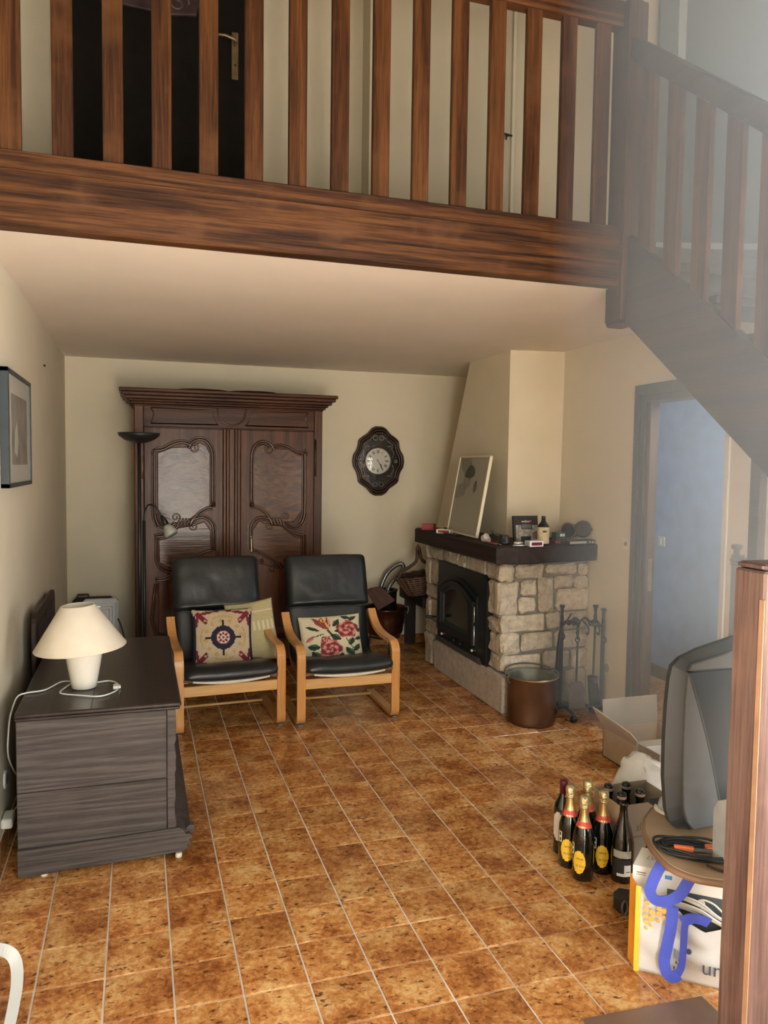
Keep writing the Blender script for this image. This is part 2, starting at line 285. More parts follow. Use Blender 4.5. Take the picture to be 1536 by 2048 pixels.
# ------------------------------------------------------------------ geometry helpers
class B:
    """collects shapes in one bmesh"""
    def __init__(s): s.m = bmesh.new()
    def face(s, vs, mi=0, smooth=False):
        try:
            f = s.m.faces.new(vs); f.material_index = mi; f.smooth = smooth; return f
        except ValueError: return None
    def pts(s, P): return [s.m.verts.new(p) for p in P]
    def box(s, x0, x1, y0, y1, z0, z1, bev=0.0, mi=0, mat=None):
        v = s.pts([(x, y, z) for z in (z0, z1) for y in (y0, y1) for x in (x0, x1)])
        F = [(0, 2, 3, 1), (4, 5, 7, 6), (0, 1, 5, 4), (2, 6, 7, 3), (0, 4, 6, 2), (1, 3, 7, 5)]
        fs = [s.face([v[i] for i in f], mi) for f in F]
        if mat: bmesh.ops.transform(s.m, matrix=mat, verts=v)
        if bev:
            es = {e for f in fs for e in f.edges}
            r = bmesh.ops.bevel(s.m, geom=list(es), offset=bev, segments=1, affect='EDGES', profile=0.6)
            for f in r['faces']: f.material_index = mi
        return s
    def prism(s, poly, axis, a, b, bev=0.0, mi=0):
        """poly: 2D points; axis 'X': (y,z) 'Y': (x,z) 'Z': (x,y)"""
        f3 = {'X': lambda p, t: (t, p[0], p[1]), 'Y': lambda p, t: (p[0], t, p[1]), 'Z': lambda p, t: (p[0], p[1], t)}[axis]
        A = s.pts([f3(p, a) for p in poly]); Bv = s.pts([f3(p, b) for p in poly]); n = len(poly)
        fs = [s.face(A, mi), s.face(Bv[::-1], mi)]
        for i in range(n): fs.append(s.face([A[i], Bv[i], Bv[(i + 1) % n], A[(i + 1) % n]], mi))
        bmesh.ops.recalc_face_normals(s.m, faces=[f for f in fs if f])
        if bev:
            es = {e for f in fs[:2] for e in f.edges}
            bmesh.ops.bevel(s.m, geom=list(es), offset=bev, segments=1, affect='EDGES')
        return s
    def tube(s, P, r, n=10, mi=0, closed=False, cap=True, flat=None):
        P = [Vector(p) for p in P]; R = r if isinstance(r, (list, tuple)) else [r] * len(P)
        k = len(P); rings = []; up = None
        for i in range(k):
            if closed: t = P[(i + 1) % k] - P[i - 1]
            else: t = P[min(i + 1, k - 1)] - P[max(i - 1, 0)]
            t = t.normalized() if t.length > 1e-9 else Vector((0, 0, 1))
            if up is None:
                a = Vector((0, 0, 1)) if abs(t.z) < 0.9 else Vector((1, 0, 0))
                up = (a - t * a.dot(t)).normalized()
            else:
                up = up - t * up.dot(t)
                up = up.normalized() if up.length > 1e-6 else t.orthogonal().normalized()
            sd = t.cross(up)
            ring = []
            for j in range(n):
                an = 2 * PI * j / n; off = up * math.cos(an) * R[i] + sd * math.sin(an) * R[i]
                if flat is not None: off = off - flat * off.dot(flat) * 0.55
                ring.append(s.m.verts.new(P[i] + off))
            rings.append(ring)
        for i in range(k if closed else k - 1):
            a, b = rings[i], rings[(i + 1) % k]
            for j in range(n): s.face([a[j], a[(j + 1) % n], b[(j + 1) % n], b[j]], mi, True)
        if cap and not closed:
            s.face(rings[0][::-1], mi); s.face(rings[-1], mi)
        return s
    def lathe(s, prof, n=24, c=(0, 0, 0), mi=0, cap0=True, cap1=True, mis=None, smooth=True):
        rings = []
        for r, z in prof:
            rings.append([s.m.verts.new((c[0] + r * math.cos(2 * PI * j / n), c[1] + r * math.sin(2 * PI * j / n), c[2] + z)) for j in range(n)])
        for i in range(len(prof) - 1):
            m_ = mis[i] if mis else mi
            for j in range(n): s.face([rings[i][j], rings[i][(j + 1) % n], rings[i + 1][(j + 1) % n], rings[i + 1][j]], m_, smooth)
        if cap0: s.face(rings[0][::-1], mis[0] if mis else mi)
        if cap1: s.face(rings[-1], mis[-1] if mis else mi)
        return s
    def strip(s, path, x0, x1, th, mi=0):
        """ribbon of rectangular section running along a path in YZ, wide in X"""
        k = len(path); rings = []
        for i in range(k):
            a = Vector((path[max(i - 1, 0)][0], path[max(i - 1, 0)][1])); b = Vector((path[min(i + 1, k - 1)][0], path[min(i + 1, k - 1)][1]))
            t = (b - a).normalized(); nn = Vector((-t.y, t.x)) * th / 2
            y, z = path[i]
            rings.append(s.pts([(x0, y - nn.x, z - nn.y), (x1, y - nn.x, z - nn.y), (x1, y + nn.x, z + nn.y), (x0, y + nn.x, z + nn.y)]))
        for i in range(k - 1):
            for j in range(4): s.face([rings[i][j], rings[i][(j + 1) % 4], rings[i + 1][(j + 1) % 4], rings[i + 1][j]], mi)
        s.face(rings[0][::-1], mi); s.face(rings[-1], mi)
        return s
    def ribbon(s, P, W, th=0.002, mi=0, smooth=True):
        """flat band through P with half-width vectors W"""
        k = len(P); rows = []
        for i in range(k):
            p = Vector(P[i]); wv = Vector(W[i]) if isinstance(W, list) else Vector(W)
            t = (Vector(P[min(i + 1, k - 1)]) - Vector(P[max(i - 1, 0)])).normalized(); nn = t.cross(wv).normalized() * th / 2
            rows.append(s.pts([p - wv - nn, p + wv - nn, p + wv + nn, p - wv + nn]))
        for i in range(k - 1):
            for j in range(4): s.face([rows[i][j], rows[i][(j + 1) % 4], rows[i + 1][(j + 1) % 4], rows[i + 1][j]], mi, False)
        s.face(rows[0][::-1], mi); s.face(rows[-1], mi)
        return s
    def quad(s, P, mi=0):
        s.face(s.pts(P), mi); return s
    def add_mesh(s, me, mat=Matrix.Identity(4), mi=0):
        V = s.pts([mat @ v.co for v in me.vertices])
        for p in me.polygons: s.face([V[i] for i in p.vertices], mi)
        return s
    def xf(s, mat): bmesh.ops.transform(s.m, matrix=mat, verts=s.m.verts); return s
    def warp(s, fn):
        for v in s.m.verts: v.co = Vector(fn(v.co))
        return s

ROOT = {}
def put(name, b, mats, parent=None, world=True, smooth=False, sub=0, autosmooth=None):
    """link the collected shapes as ONE mesh object; world=True: shapes were written in world coordinates"""
    top = parent
    while top is not None and top.parent is not None: top = top.parent
    if world and top is not None and top in ROOT: b.xf(ROOT[top].inverted())
    bmesh.ops.recalc_face_normals(b.m, faces=b.m.faces)
    me = bpy.data.meshes.new(name); b.m.to_mesh(me); b.m.free()
    for m in (mats if isinstance(mats, (list, tuple)) else [mats]): me.materials.append(M[m] if isinstance(m, str) else m)
    if smooth:
        for p in me.polygons: p.use_smooth = True
    o = bpy.data.objects.new(name, me); C.objects.link(o)
    if parent is not None: o.parent = parent
    if sub:
        md = o.modifiers.new('sub', 'SUBSURF'); md.levels = sub; md.render_levels = sub
    return o
def tag(o, label, cat, group=None):
    o['label'] = label; o['category'] = cat
    if group: o['group'] = group
    return o
def thing(name, label, cat, loc=(0, 0, 0), rz=0.0, group=None):
    o = bpy.data.objects.new(name, None); C.objects.link(o); o.empty_display_size = 0.05
    o.location = loc; o.rotation_euler = (0, 0, rz)
    ROOT[o] = Matrix.Translation(loc) @ Matrix.Rotation(rz, 4, 'Z')
    return tag(o, label, cat, group)
def struct(name, b, m, parent=None):
    o = put(name, b, m, parent); o['kind'] = 'structure'; return o
def kids(o): return [c for c in C.objects if c.parent == o]
def dup(root, loc, rz, label, group=None):
    r = root.copy(); C.objects.link(r); r.location = loc; r.rotation_euler = (0, 0, rz); r['label'] = label
    if group: r['group'] = group
    for ch in kids(root):
        c = ch.copy(); C.objects.link(c); c.parent = r
        for g in kids(ch):
            d = g.copy(); C.objects.link(d); d.parent = c
    return r
def smoothpath(P, n=6, closed=False):
    """Catmull-Rom through points"""
    P = [Vector(p) for p in P]; k = len(P); out = []
    rng = range(k) if closed else range(k - 1)
    for i in rng:
        if closed: p0, p1, p2, p3 = P[i - 1], P[i], P[(i + 1) % k], P[(i + 2) % k]
        else: p0, p1, p2, p3 = P[max(i - 1, 0)], P[i], P[i + 1], P[min(i + 2, k - 1)]
        for j in range(n):
            t = j / n
            out.append(0.5 * ((2 * p1) + (p2 - p0) * t + (2 * p0 - 5 * p1 + 4 * p2 - p3) * t * t + (3 * p1 - p0 - 3 * p2 + p3) * t ** 3))
    if not closed: out.append(P[-1])
    return out
def text_mesh(txt, size, bold=0.0):
    cu = bpy.data.curves.new('t', 'FONT'); cu.body = txt; cu.size = size; cu.align_x = 'CENTER'; cu.align_y = 'CENTER'; cu.resolution_u = 3
    cu.offset = bold; ob = bpy.data.objects.new('t', cu); C.objects.link(ob)
    me = bpy.data.meshes.new_from_object(ob.evaluated_get(bpy.context.evaluated_depsgraph_get()))
    bpy.data.objects.remove(ob); bpy.data.curves.remove(cu)
    return me
def frame_mat(o, x, y):
    """matrix taking local x,y to world vectors x,y at origin o"""
    x = Vector(x).normalized(); y = Vector(y).normalized(); z = x.cross(y).normalized(); y = z.cross(x)
    return Matrix.Translation(o) @ Matrix((x, y, z)).transposed().to_4x4()

XL, XR, YB, H = -1.069, 2.456, 3.767, 2.498
YF = -3.55            # wall behind the camera
TP = 0.208            # tile pitch
ZM, ZC = 2.72, 5.2    # mezzanine floor, upper ceiling

# ================================================================== THE ROOM
b = B(); b.box(XL - 0.2, 4.4, YF, YB + 0.1, -0.12, -0.004); floor = struct('floor', b, 'grout')
cells = []
for i in range(-6, 12):
    for j in range(-14, 19):
        x0, x1 = i * TP, (i + 1) * TP; y0, y1 = j * TP, (j + 1) * TP
        x0, x1 = max(x0, XL), min(x1, XR); y0, y1 = max(y0, YF), min(y1, YB)
        if x1 - x0 < 0.02 or y1 - y0 < 0.02: continue
        full = (x1 - x0) > TP - 0.001 and (y1 - y0) > TP - 0.001
        cells.append((x0, x1, y0, y1, full))
def in_view(c):
    mx, my = (c[0] + c[1]) / 2, (c[2] + c[3]) / 2
    v = cam.matrix_world.inverted() @ Vector((mx, my, 0))
    if v.z > -0.4: return None
    X_, Y_ = v.x / -v.z, v.y / -v.z
    if abs(X_) > 0.53 or Y_ < -0.70: return None
    if (mx > 1.84 and my > 1.65) or (mx < -0.36 and 0.3 < my < 1.54 and mx > -0.97): return None
    return -v.z
seen = sorted([(in_view(c), c) for c in cells if in_view(c)], key=lambda t: t[0])
near = [c for d, c in seen[:300]]; nearset = set(near)
gap = 0.0032
tb = B(); tb.box(-TP / 2 + gap, TP / 2 - gap, -TP / 2 + gap, TP / 2 - gap, -0.008, 0.0, 0.0012)
tile0 = None
rest = B()
for c in cells:
    x0, x1, y0, y1, full = c
    if c in nearset:
        if full:
            if tile0 is None:
                tile0 = put('tile', tb, 'tile', floor, world=False); o = tile0
            else:
                o = tile0.copy(); C.objects.link(o)
            o.location = ((x0 + x1) / 2, (y0 + y1) / 2, random.uniform(-0.0006, 0.0003))
        else:
            q = B(); q.box(x0 + gap, x1 - gap, y0 + gap, y1 - gap, -0.008, 0.0, 0.0012); put('tile', q, 'tile', floor, world=False)
    else:
        rest.box(x0 + gap, x1 - gap, y0 + gap, y1 - gap, -0.008, 0.0)
o = put('far_tiles', rest, 'tile', floor, world=False); o['kind'] = 'stuff'

# walls
b = B(); b.box(XL - 0.2, XL, YF, YB + 0.2, 0, ZC); struct('wall_left', b, 'wall')
b = B(); b.box(XL, XR + 0.3, YB, YB + 0.2, 0, H + 0.1); struct('wall_back', b, 'wall')
# right wall with the doorway
D0, D1, DZ = 0.395, 1.125, 2.135
b = B()
b.box(XR, XR + 0.14, D1 + 0.02, YB, 0, H + 0.1)
b.box(XR, XR + 0.14, D0 - 0.02, D1 + 0.02, DZ, 2.55)
b.box(XR, XR + 0.14, YF, D0 - 0.02, 0, 2.55)
struct('wall_right', b, 'wall')
# low ceiling = underside of the mezzanine
b = B(); b.box(XL, XR + 0.2, 0.225, YB, H, ZM - 0.02); struct('ceiling', b, 'ceil')
# mezzanine upper walls
b = B()
b.box(XL, -0.86, 1.2, 1.4, ZM - 0.02, ZC); b.box(0.03, 0.66, 1.2, 1.4, ZM - 0.02, ZC); b.box(-0.86, 0.03, 1.2, 1.4, 4.75, ZC)
b.box(0.66, XR + 1.2, 1.06, 1.4, ZM - 0.02, ZC)
struct('wall_mezzanine', b, 'wall_shaded')
b = B(); b.box(XL - 0.2, 4.4, YF, 1.4, ZC, ZC + 0.1); struct('ceiling_upper', b, 'oak_y')  # unseen; dark wood chosen to cut bounce onto the upper walls
b = B(); b.box(4.0, 4.2, YF, 1.4, 2.55, ZC); struct('wall_stairwell', b, 'wall')
b = B(); b.box(XR + 0.14, 4.0, YF, 1.06, 2.45, 2.55); struct('floor_stairwell', b, 'wall')
# wall behind the camera: a big glazed patio door and a high window
b = B()
b.box(XL, -0.40, YF - 0.2, YF, 0, ZC); b.box(1.0, 4.2, YF - 0.2, YF, 0, ZC); b.box(-0.40, 1.0, YF - 0.2, YF, 2.4, ZC)
struct('wall_front', b, 'wall')
b = B()
for x in (-0.40, 0.27, 0.93): b.box(x, x + 0.07, YF - 0.12, YF - 0.04, 0, 2.4)
b.box(-0.40, 1.0, YF - 0.12, YF - 0.04, 2.33, 2.4); b.box(-0.40, 1.0, YF - 0.12, YF - 0.04, 0, 0.07)
struct('door_3', b, 'oak')
# garden outside the patio door (reflected in the clock glass)
b = B(); b.box(-8, 10, -14, YF - 0.2, -0.25, -0.05); struct('floor_terrace', b, 'pave')
g = B()
for k in range(60):
    x = -7 + 15 * random.random(); y = -11 - 2 * random.random(); r = 0.7 + 0.7 * random.random()
    mt = Matrix.Translation((x, y, 0.6 + 2.4 * random.random())) @ Matrix.Scale(r, 4)
    bmesh.ops.create_icosphere(g.m, subdivisions=2, radius=1.0, matrix=mt)
g.warp(lambda p: p + 0.25 * noise.noise_vector(p * 1.7))
o = put('hedge', g, 'outdoor_green'); tag(o, 'leafy garden hedge beyond the terrace behind the camera', 'hedge')

# room beyond the doorway: blue wall, skirting
b = B(); b.box(XR + 0.14, 3.6, 2.55, 2.65, 0, 2.5); b.box(3.42, 3.6, 0.1, 2.55, 0, 2.5); b.box(XR + 0.14, 3.6, 0.05, 0.1, 0, 2.5)
wb = struct('wall_corridor', b, 'blue')
b = B(); b.box(3.405, 3.42, 0.1, 2.55, 0, 0.10); b.box(XR + 0.14, 3.42, 2.535, 2.55, 0, 0.10); struct('baseboard_corridor', b, 'door_dark')
b = B(); b.box(XR + 0.14, 3.6, 0.1, 2.65, 2.5, 2.55); struct('ceiling_corridor', b, 'ceil')
t = thing('light_switch', 'white square rocker light switch on the blue wall through the doorway', 'switch', (3.418, 2.125, 1.09))
b = B(); b.box(3.408, 3.4195, 2.085, 2.165, 1.045, 1.125, 0.004); put('plate', b, 'cream_plastic', t)
b = B(); b.box(3.402, 3.409, 2.118, 2.128, 1.062, 1.108, 0.002); put('rocker', b, 'white', t)

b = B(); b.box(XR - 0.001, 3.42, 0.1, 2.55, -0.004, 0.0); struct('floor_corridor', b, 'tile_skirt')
# door_1: dark frame of the open doorway
b = B()
d1 = B()
for (y0, y1, dx) in ((D1 - 0.005, D1 + 0.045, 0.022), (D1 - 0.05, D1 - 0.005, 0.008)):
    d1.box(XR - dx, XR + 0.09, y0, y1, 0, DZ + 0.03, 0.004)
d1.box(XR - 0.022, XR + 0.15, D0, D1 + 0.045, DZ - 0.03, DZ + 0.035, 0.004)
d1.box(XR - 0.008, XR + 0.15, D0, D1, DZ - 0.07, DZ - 0.03, 0.004)
door1 = struct('door_1', d1, 'door_dark')
b = B(); b.box(XR + 0.01, XR + 0.075, D1 - 0.080, D1 - 0.05, 0, DZ - 0.05, 0.004); put('jamb', b, 'jamb', door1)
b = B(); b.box(XR + 0.028, XR + 0.055, D1 - 0.083, D1 - 0.079, 0.90, 1.10, 0.001); put('strike_plate', b, 'brass', door1)
b = B(); b.box(XR - 0.01, XR + 0.02, D0 - 0.035, D0, 0, DZ, 0.003); struct('trim_1', b, 'white')

# skirting tiles
sk = None
def skirting(name, segs):
    base = B()
    for (x0, x1, y0, y1) in segs: base.box(x0, x1, y0, y1, 0, 0.078)
    par = struct(name, base, 'grout')
    return par
bb_ = skirting('baseboard_back', [(XL, XR, YB - 0.006, YB)])
x = XL + 0.05
while x < XR:
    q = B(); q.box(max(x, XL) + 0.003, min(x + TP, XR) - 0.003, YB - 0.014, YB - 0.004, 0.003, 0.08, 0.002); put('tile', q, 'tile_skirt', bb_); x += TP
br_ = skirting('baseboard_right', [(XR - 0.006, XR, D1 + 0.045, 1.62), (XR - 0.006, XR, YF, D0 - 0.04)])
y = D1 + 0.047
for y in (1.17, 1.378):
    q = B(); q.box(XR - 0.014, XR - 0.004, y + 0.003, min(y + TP, 1.6) - 0.003, 0.003, 0.08, 0.002); put('tile', q, 'tile_skirt', br_)
bl_ = skirting('baseboard_left', [(XL, XL + 0.006, YF, YB)])
y = -0.62
while y < YB - 0.05:
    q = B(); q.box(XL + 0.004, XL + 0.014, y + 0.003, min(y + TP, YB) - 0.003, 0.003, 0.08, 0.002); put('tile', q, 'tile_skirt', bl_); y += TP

# beam at the mezzanine edge, rail on it
b = B(); b.box(XL, 1.615, 0.16, 0.235, H - 0.002, 2.702, 0.004); struct('trim_2', b, 'oak_x')
b = B(); b.box(1.70, XR + 0.2, 0.19, 0.226, H - 0.002, 2.702, 0.003); struct('trim_4', b, 'oak_y')
rail = thing('mezzanine_railing', 'reddish brown oak railing with flat upright boards along the mezzanine edge', 'railing', (0.3, 0.22, 2.70))
b = B(); b.box(XL, 1.615, 0.172, 0.235, 2.702, 2.770, 0.003); put('bottom_rail', b, 'oak_x', rail)
b = B(); b.box(XL, 1.615, 0.175, 0.245, 3.662, 3.775, 0.006); put('handrail', b, 'oak_x', rail)
bal = None
xs = [-0.983 + 0.17555 * k for k in range(15)]
for x in xs:
    if bal is None:
        q = B(); q.box(-0.0365, 0.0365, -0.014, 0.014, 0, 0.896, 0.003); bal = put('baluster', q, 'oak', rail, world=False)
        o = bal
    else:
        o = bal.copy(); C.objects.link(o)
    o.location = (x + 0.0365 - 0.3, 0.205 - 0.22, 2.768 - 2.70)

# dark door upstairs
t = B(); t.box(-0.86, 0.03, 1.195, 1.24, ZM, 4.75, 0.003); door2 = struct('door_2', t, 'black_door')
b = B(); b.box(-0.895, -0.86, 1.18, 1.25, ZM, 4.78, 0.003); b.box(0.03, 0.065, 1.18, 1.25, ZM, 4.78, 0.003); put('frame', b, 'black_door', door2)
b = B(); b.box(-0.043, -0.008, 1.188, 1.196, 3.63, 3.865, 0.003); hp = put('handle_plate', b, 'brass', door2)
b = B(); b.tube([(-0.025, 1.19, 3.80), (-0.025, 1.15, 3.80), (-0.035, 1.143, 3.805), (-0.08, 1.14, 3.815), (-0.145, 1.14, 3.81)], [0.009, 0.009, 0.009, 0.008, 0.006], 8)
put('door_handle', b, 'brass', door2)
b = B(); b.tube([(-0.025, 1.1885, 3.70), (-0.025, 1.186, 3.70)], 0.006, 8); put('keyhole', b, 'ink', door2)
# carved panel hung on the door
t = thing('door_plaque', 'carved reddish decorative plaque hung on the dark upstairs door', 'plaque', (-0.42, 1.19, 4.0))
b = B(); b.prism([(-0.78, 3.92), (-0.60, 3.89), (-0.35, 3.88), (-0.22, 3.90), (-0.2, 4.02), (-0.25, 4.25), (-0.5, 4.35), (-0.75, 4.3)], 'Y', 1.165, 1.193, 0.006); put('board', b, plain('plaque_wood', (0.045, 0.022, 0.022), 0.5, var=0.5, scale=20), t)
for (cx, cz, n_) in ((-0.50, 3.955, 1.7), (-0.31, 3.94, 1.4), (-0.68, 3.96, 1.3)):
    P = [(cx + 0.055 * (1 - k / 30 * 0.9) * math.cos(k / 30 * 2 * PI * n_), 1.163, cz + 0.055 * (1 - k / 30 * 0.9) * math.sin(k / 30 * 2 * PI * n_)) for k in range(30)]
    b = B(); b.tube(P, 0.006, 6); put('scroll', b, plain('plaque_scroll', (0.10, 0.06, 0.06), 0.4, var=0.3), t)
# cupboard door upstairs with its key
b = B(); b.box(0.70, 1.475, 1.046, 1.062, ZM, 4.7, 0.002); d4 = struct('door_4', b, 'wall_shaded')
b = B(); b.box(1.485, 1.505, 1.044, 1.062, ZM, 4.7, 0.002); put('edge_strip', b, 'cream_plastic', d4)
b = B(); b.tube([(1.452, 1.047, 3.49), (1.452, 1.02, 3.49)], 0.004, 6); b.tube([(1.43, 1.02, 3.495), (1.475, 1.02, 3.49)], 0.006, 6); b.tube([(1.44, 1.02, 3.49), (1.44, 1.02, 3.465)], 0.004, 6)
put('key', b, 'iron', d4)

# ================================================================== STAIRCASE
SL = 0.79
st = thing('staircase', 'dark oak open staircase with flat balusters descending from the mezzanine on the right', 'staircase', (1.66, -0.6, 0))
x0, x1 = 1.625, 1.668
lo = lambda y: 2.02 + SL * (y + 0.25); up = lambda y: 2.57 + SL * (y + 0.06)
YE = -2.55
b = B(); b.prism([(0.15, lo(0.15)), (0.15, up(0.15)), (YE, up(YE)), (YE, lo(YE))], 'X', x0, x1, 0.003); put('stringer', b, 'oak_y', st)
b = B(); b.prism([(0.15, lo(0.15)), (0.15, up(0.15)), (YE, up(YE)), (YE, lo(YE))], 'X', 2.41, 2.45, 0.003); put('stringer', b, 'oak_y', st)
hr = lambda y: 3.425 + 0.80 * (y - 0.05)
b = B(); b.prism([(0.15, hr(0.15)), (0.15, hr(0.15) + 0.105), (YE, hr(YE) + 0.105), (YE, hr(YE))], 'X', 1.62, 1.675, 0.004); put('handrail', b, 'oak_y', st)
y = 0.026
while y > -2.4:
    b = B(); b.prism([(y - 0.043, up(y - 0.043) - 0.03), (y + 0.043, up(y + 0.043) - 0.03), (y + 0.043, hr(y + 0.043) + 0.01), (y - 0.043, hr(y - 0.043) + 0.01)], 'X', 1.633, 1.66, 0.002)
    put('baluster', b, 'oak', st); y -= 0.178
k = 0
while True:
    yy = 0.06 - 0.228 * k; zz = up(yy) - 0.14
    if zz < 0.12 or yy < YE + 0.1: break
    b = B(); b.box(1.668, 2.41, yy - 0.24, yy + 0.03, zz - 0.035, zz, 0.004); put('tread', b, 'oak_y', st); k += 1
b = B(); b.box(1.60, 1.70, 0.13, 0.262, 2.335, 3.76, 0.006)
b.box(1.602, 1.698, 0.132, 0.26, 2.318, 2.34, 0.01)
bmesh.ops.create_cone(b.m, cap_ends=True, segments=4, radius1=0.072, radius2=0.02, depth=0.05, matrix=Matrix.Translation((1.65, 0.196, 3.785)) @ Matrix.Rotation(PI / 4, 4, 'Z'))
put('newel', b, 'oak', st)
b = B(); b.box(1.715, 1.75, -0.622, -0.566, 0, lo(-0.59) + 0.05, 0.004); put('support_post', b, 'oak_y', st)
# bigger newel by the bag, close to the camera
t = thing('newel_post', 'worn reddish oak newel post with chamfered cap at the lower right edge', 'post', (1.03, -1.37, 0))
b = B(); b.box(0.972, 1.085, -1.42, -1.315, 0, 1.40, 0.006); put('shaft', b, 'oak_hazed', t)
b = B(); b.box(0.972, 1.085, -1.42, -1.315, 1.402, 1.418, 0.012); put('cap', b, 'oak_hazed', t)
b = B(); b.box(0.9705, 0.9735, -1.4225, -1.405, 0, 1.33, 0.001); put('worn_edge', b, plain('bare_wood_chip', (0.36, 0.21, 0.13), 0.6, var=0.2), t)
# second newel, standing by the cream wall under the stair
t = thing('banister_post', 'brown turned banister post with moulded cap beside the cream wall under the stair', 'post', (2.22, 0.022, 0))
b = B(); b.box(2.20, 2.24, -0.002, 0.046, 0, 1.20, 0.004); put('shaft', b, 'door_dark', t)
b = B(); b.box(2.196, 2.25, -0.010, 0.048, 1.20, 1.215, 0.004); b.box(2.192, 2.262, -0.020, 0.050, 1.215, 1.235, 0.006); b.box(2.20, 2.24, -0.002, 0.046, 1.235, 1.250, 0.003); put('cap', b, 'door_dark', t)
b = B(); b.lathe([(0.014, 1.25), (0.014, 1.275), (0.026, 1.28), (0.026, 1.295), (0.016, 1.30)], 16, (2.215, 0.026, 0)); put('finial', b, 'door_dark', t)
# dark shuttered window in the stairwell
d = Vector((1.0, -0.3219, 0)).normalized(); n_ = Vector((d.y, -d.x, 0))
def along(s_, z, o=0.0): p = Vector((2.43, 1.055, 0)) + d * s_ + n_ * o; return (p.x, p.y, z)
def slab(b, s0, s1, z0, z1, o0, o1):
    V = b.pts([along(s0, z0, o0), along(s1, z0, o0), along(s1, z1, o0), along(s0, z1, o0), along(s0, z0, o1), along(s1, z0, o1), along(s1, z1, o1), along(s0, z1, o1)])
    for f in ((0, 1, 2, 3), (7, 6, 5, 4), (0, 4, 5, 1), (1, 5, 6, 2), (2, 6, 7, 3), (3, 7, 4, 0)): b.face([V[i] for i in f])
    return b
win = struct('window_1', slab(B(), 0.0, 0.10, 2.98, ZC, 0.0, 0.05), 'frame_green')
put('shutter', slab(B(), 0.145, 1.62, 3.0, ZC, 0.0, 0.02), 'shutter', win)
put('frame_bar', slab(B(), 0.10, 0.145, 2.98, ZC, 0.0, 0.07), 'alu', win)
put('sill', slab(B(), 0.0, 1.62, 2.955, 2.99, 0.0, 0.09), 'alu', win)
struct('trim_3', slab(B(), 0.0, 1.62, 2.55, 2.955, 0.0, 0.05), 'oak_y')

# ================================================================== FIREPLACE
FX, FY = 1.82, 1.66
fp = thing('fireplace', 'corner fireplace of buff rubble stone with grey mortar and dark oak mantel', 'fireplace', (2.1, 2.3, 0))
b = B(); b.box(FX + 0.012, XR, FY + 0.012, 3.10, 0, 1.03); put('mortar_core', b, 'mortar', fp)
rs = random.Random(3)
def stone(p0, p1, q0, q1, plane, depth=0.035, base=0.0, mat='stone', name='stone', ch=None):
    """rounded, uneven block standing proud of the mortar; plane 'Y': p=x q=z facing -y; 'X': p=y q=z facing -x"""
    w_, h_ = p1 - p0, q1 - q0
    p0 -= 0.005; p1 += 0.005; q0 -= 0.005; q1 += 0.005; w_, h_ = p1 - p0, q1 - q0; ch = ch or min(0.016, 0.22 * min(w_, h_)); b = B(); j = lambda a: rs.uniform(-a, a)
    nu, nv = 5, 5
    us = [0, ch / w_, 0.5, 1 - ch / w_, 1]; vs_ = [0, ch / h_, 0.5, 1 - ch / h_, 1]
    corner = [[rs.uniform(0.1, 0.9) for _ in range(2)] for _ in range(2)]
    G = []
    for a, u in enumerate(us):
        row = []
        for c, v in enumerate(vs_):
            p, q = p0 + u * w_, q0 + v * h_
            edge = (a in (0, 4)) + (c in (0, 4))
            if edge == 2:
                k_ = 0.45 * ch; p += k_ if a == 0 else -k_; q += k_ if c == 0 else -k_
            p += j(0.0075); q += j(0.0065)
            dd = {0: depth + j(0.008), 1: depth * 0.62 + j(0.006), 2: depth * 0.45}[edge]
            row.append((p, q, dd))
        G.append(row)
    def P3(p, q, dd):
        return (p, base + FY + 0.012 - dd, q) if plane == 'Y' else (base + FX + 0.012 - dd, p, q)
    V = [[b.m.verts.new(P3(*G[a][c])) for c in range(nv)] for a in range(nu)]
    ring = [(a, 0) for a in range(nu)] + [(nu - 1, c) for c in range(1, nv)] + [(a, nv - 1) for a in range(nu - 2, -1, -1)] + [(0, c) for c in range(nv - 2, 0, -1)]
    Bk = [b.m.verts.new(P3(G[a][c][0], G[a][c][1], -0.02)) for a, c in ring]
    for a in range(nu - 1):
        for c in range(nv - 1): b.face([V[a][c], V[a + 1][c], V[a + 1][c + 1], V[a][c + 1]], 0, False)
    for i in range(len(ring)):
        a, c = ring[i]; a2, c2 = ring[(i + 1) % len(ring)]
        b.face([V[a][c], V[a2][c2], Bk[(i + 1) % len(ring)], Bk[i]], 0, False)
    return put(name, b, mat, fp)
for r in [(1.895,2.099,0.920,0.999),(2.131,2.354,0.938,0.997),(2.380,2.449,0.928,0.990),(1.765,1.906,0.662,0.885),(1.938,2.048,0.793,0.890),(1.923,2.042,0.678,0.773),(2.073,2.176,0.679,0.911),(2.190,2.328,0.834,0.912),(2.350,2.45,0.834,0.902),(2.213,2.452,0.690,0.816),(1.795,2.114,0.549,0.655),(2.140,2.235,0.562,0.662),(2.260,2.45,0.553,0.662),(1.798,1.927,0.401,0.534),(1.952,2.178,0.419,0.532),(2.212,2.45,0.423,0.532),(1.800,2.086,0.283,0.385),(2.118,2.308,0.278,0.394),(2.343,2.452,0.277,0.402),(2.149,2.266,0.048,0.253),(2.296,2.452,0.039,0.258),(1.86,2.12,0.03,0.262)]:
    stone(*r, 'Y')
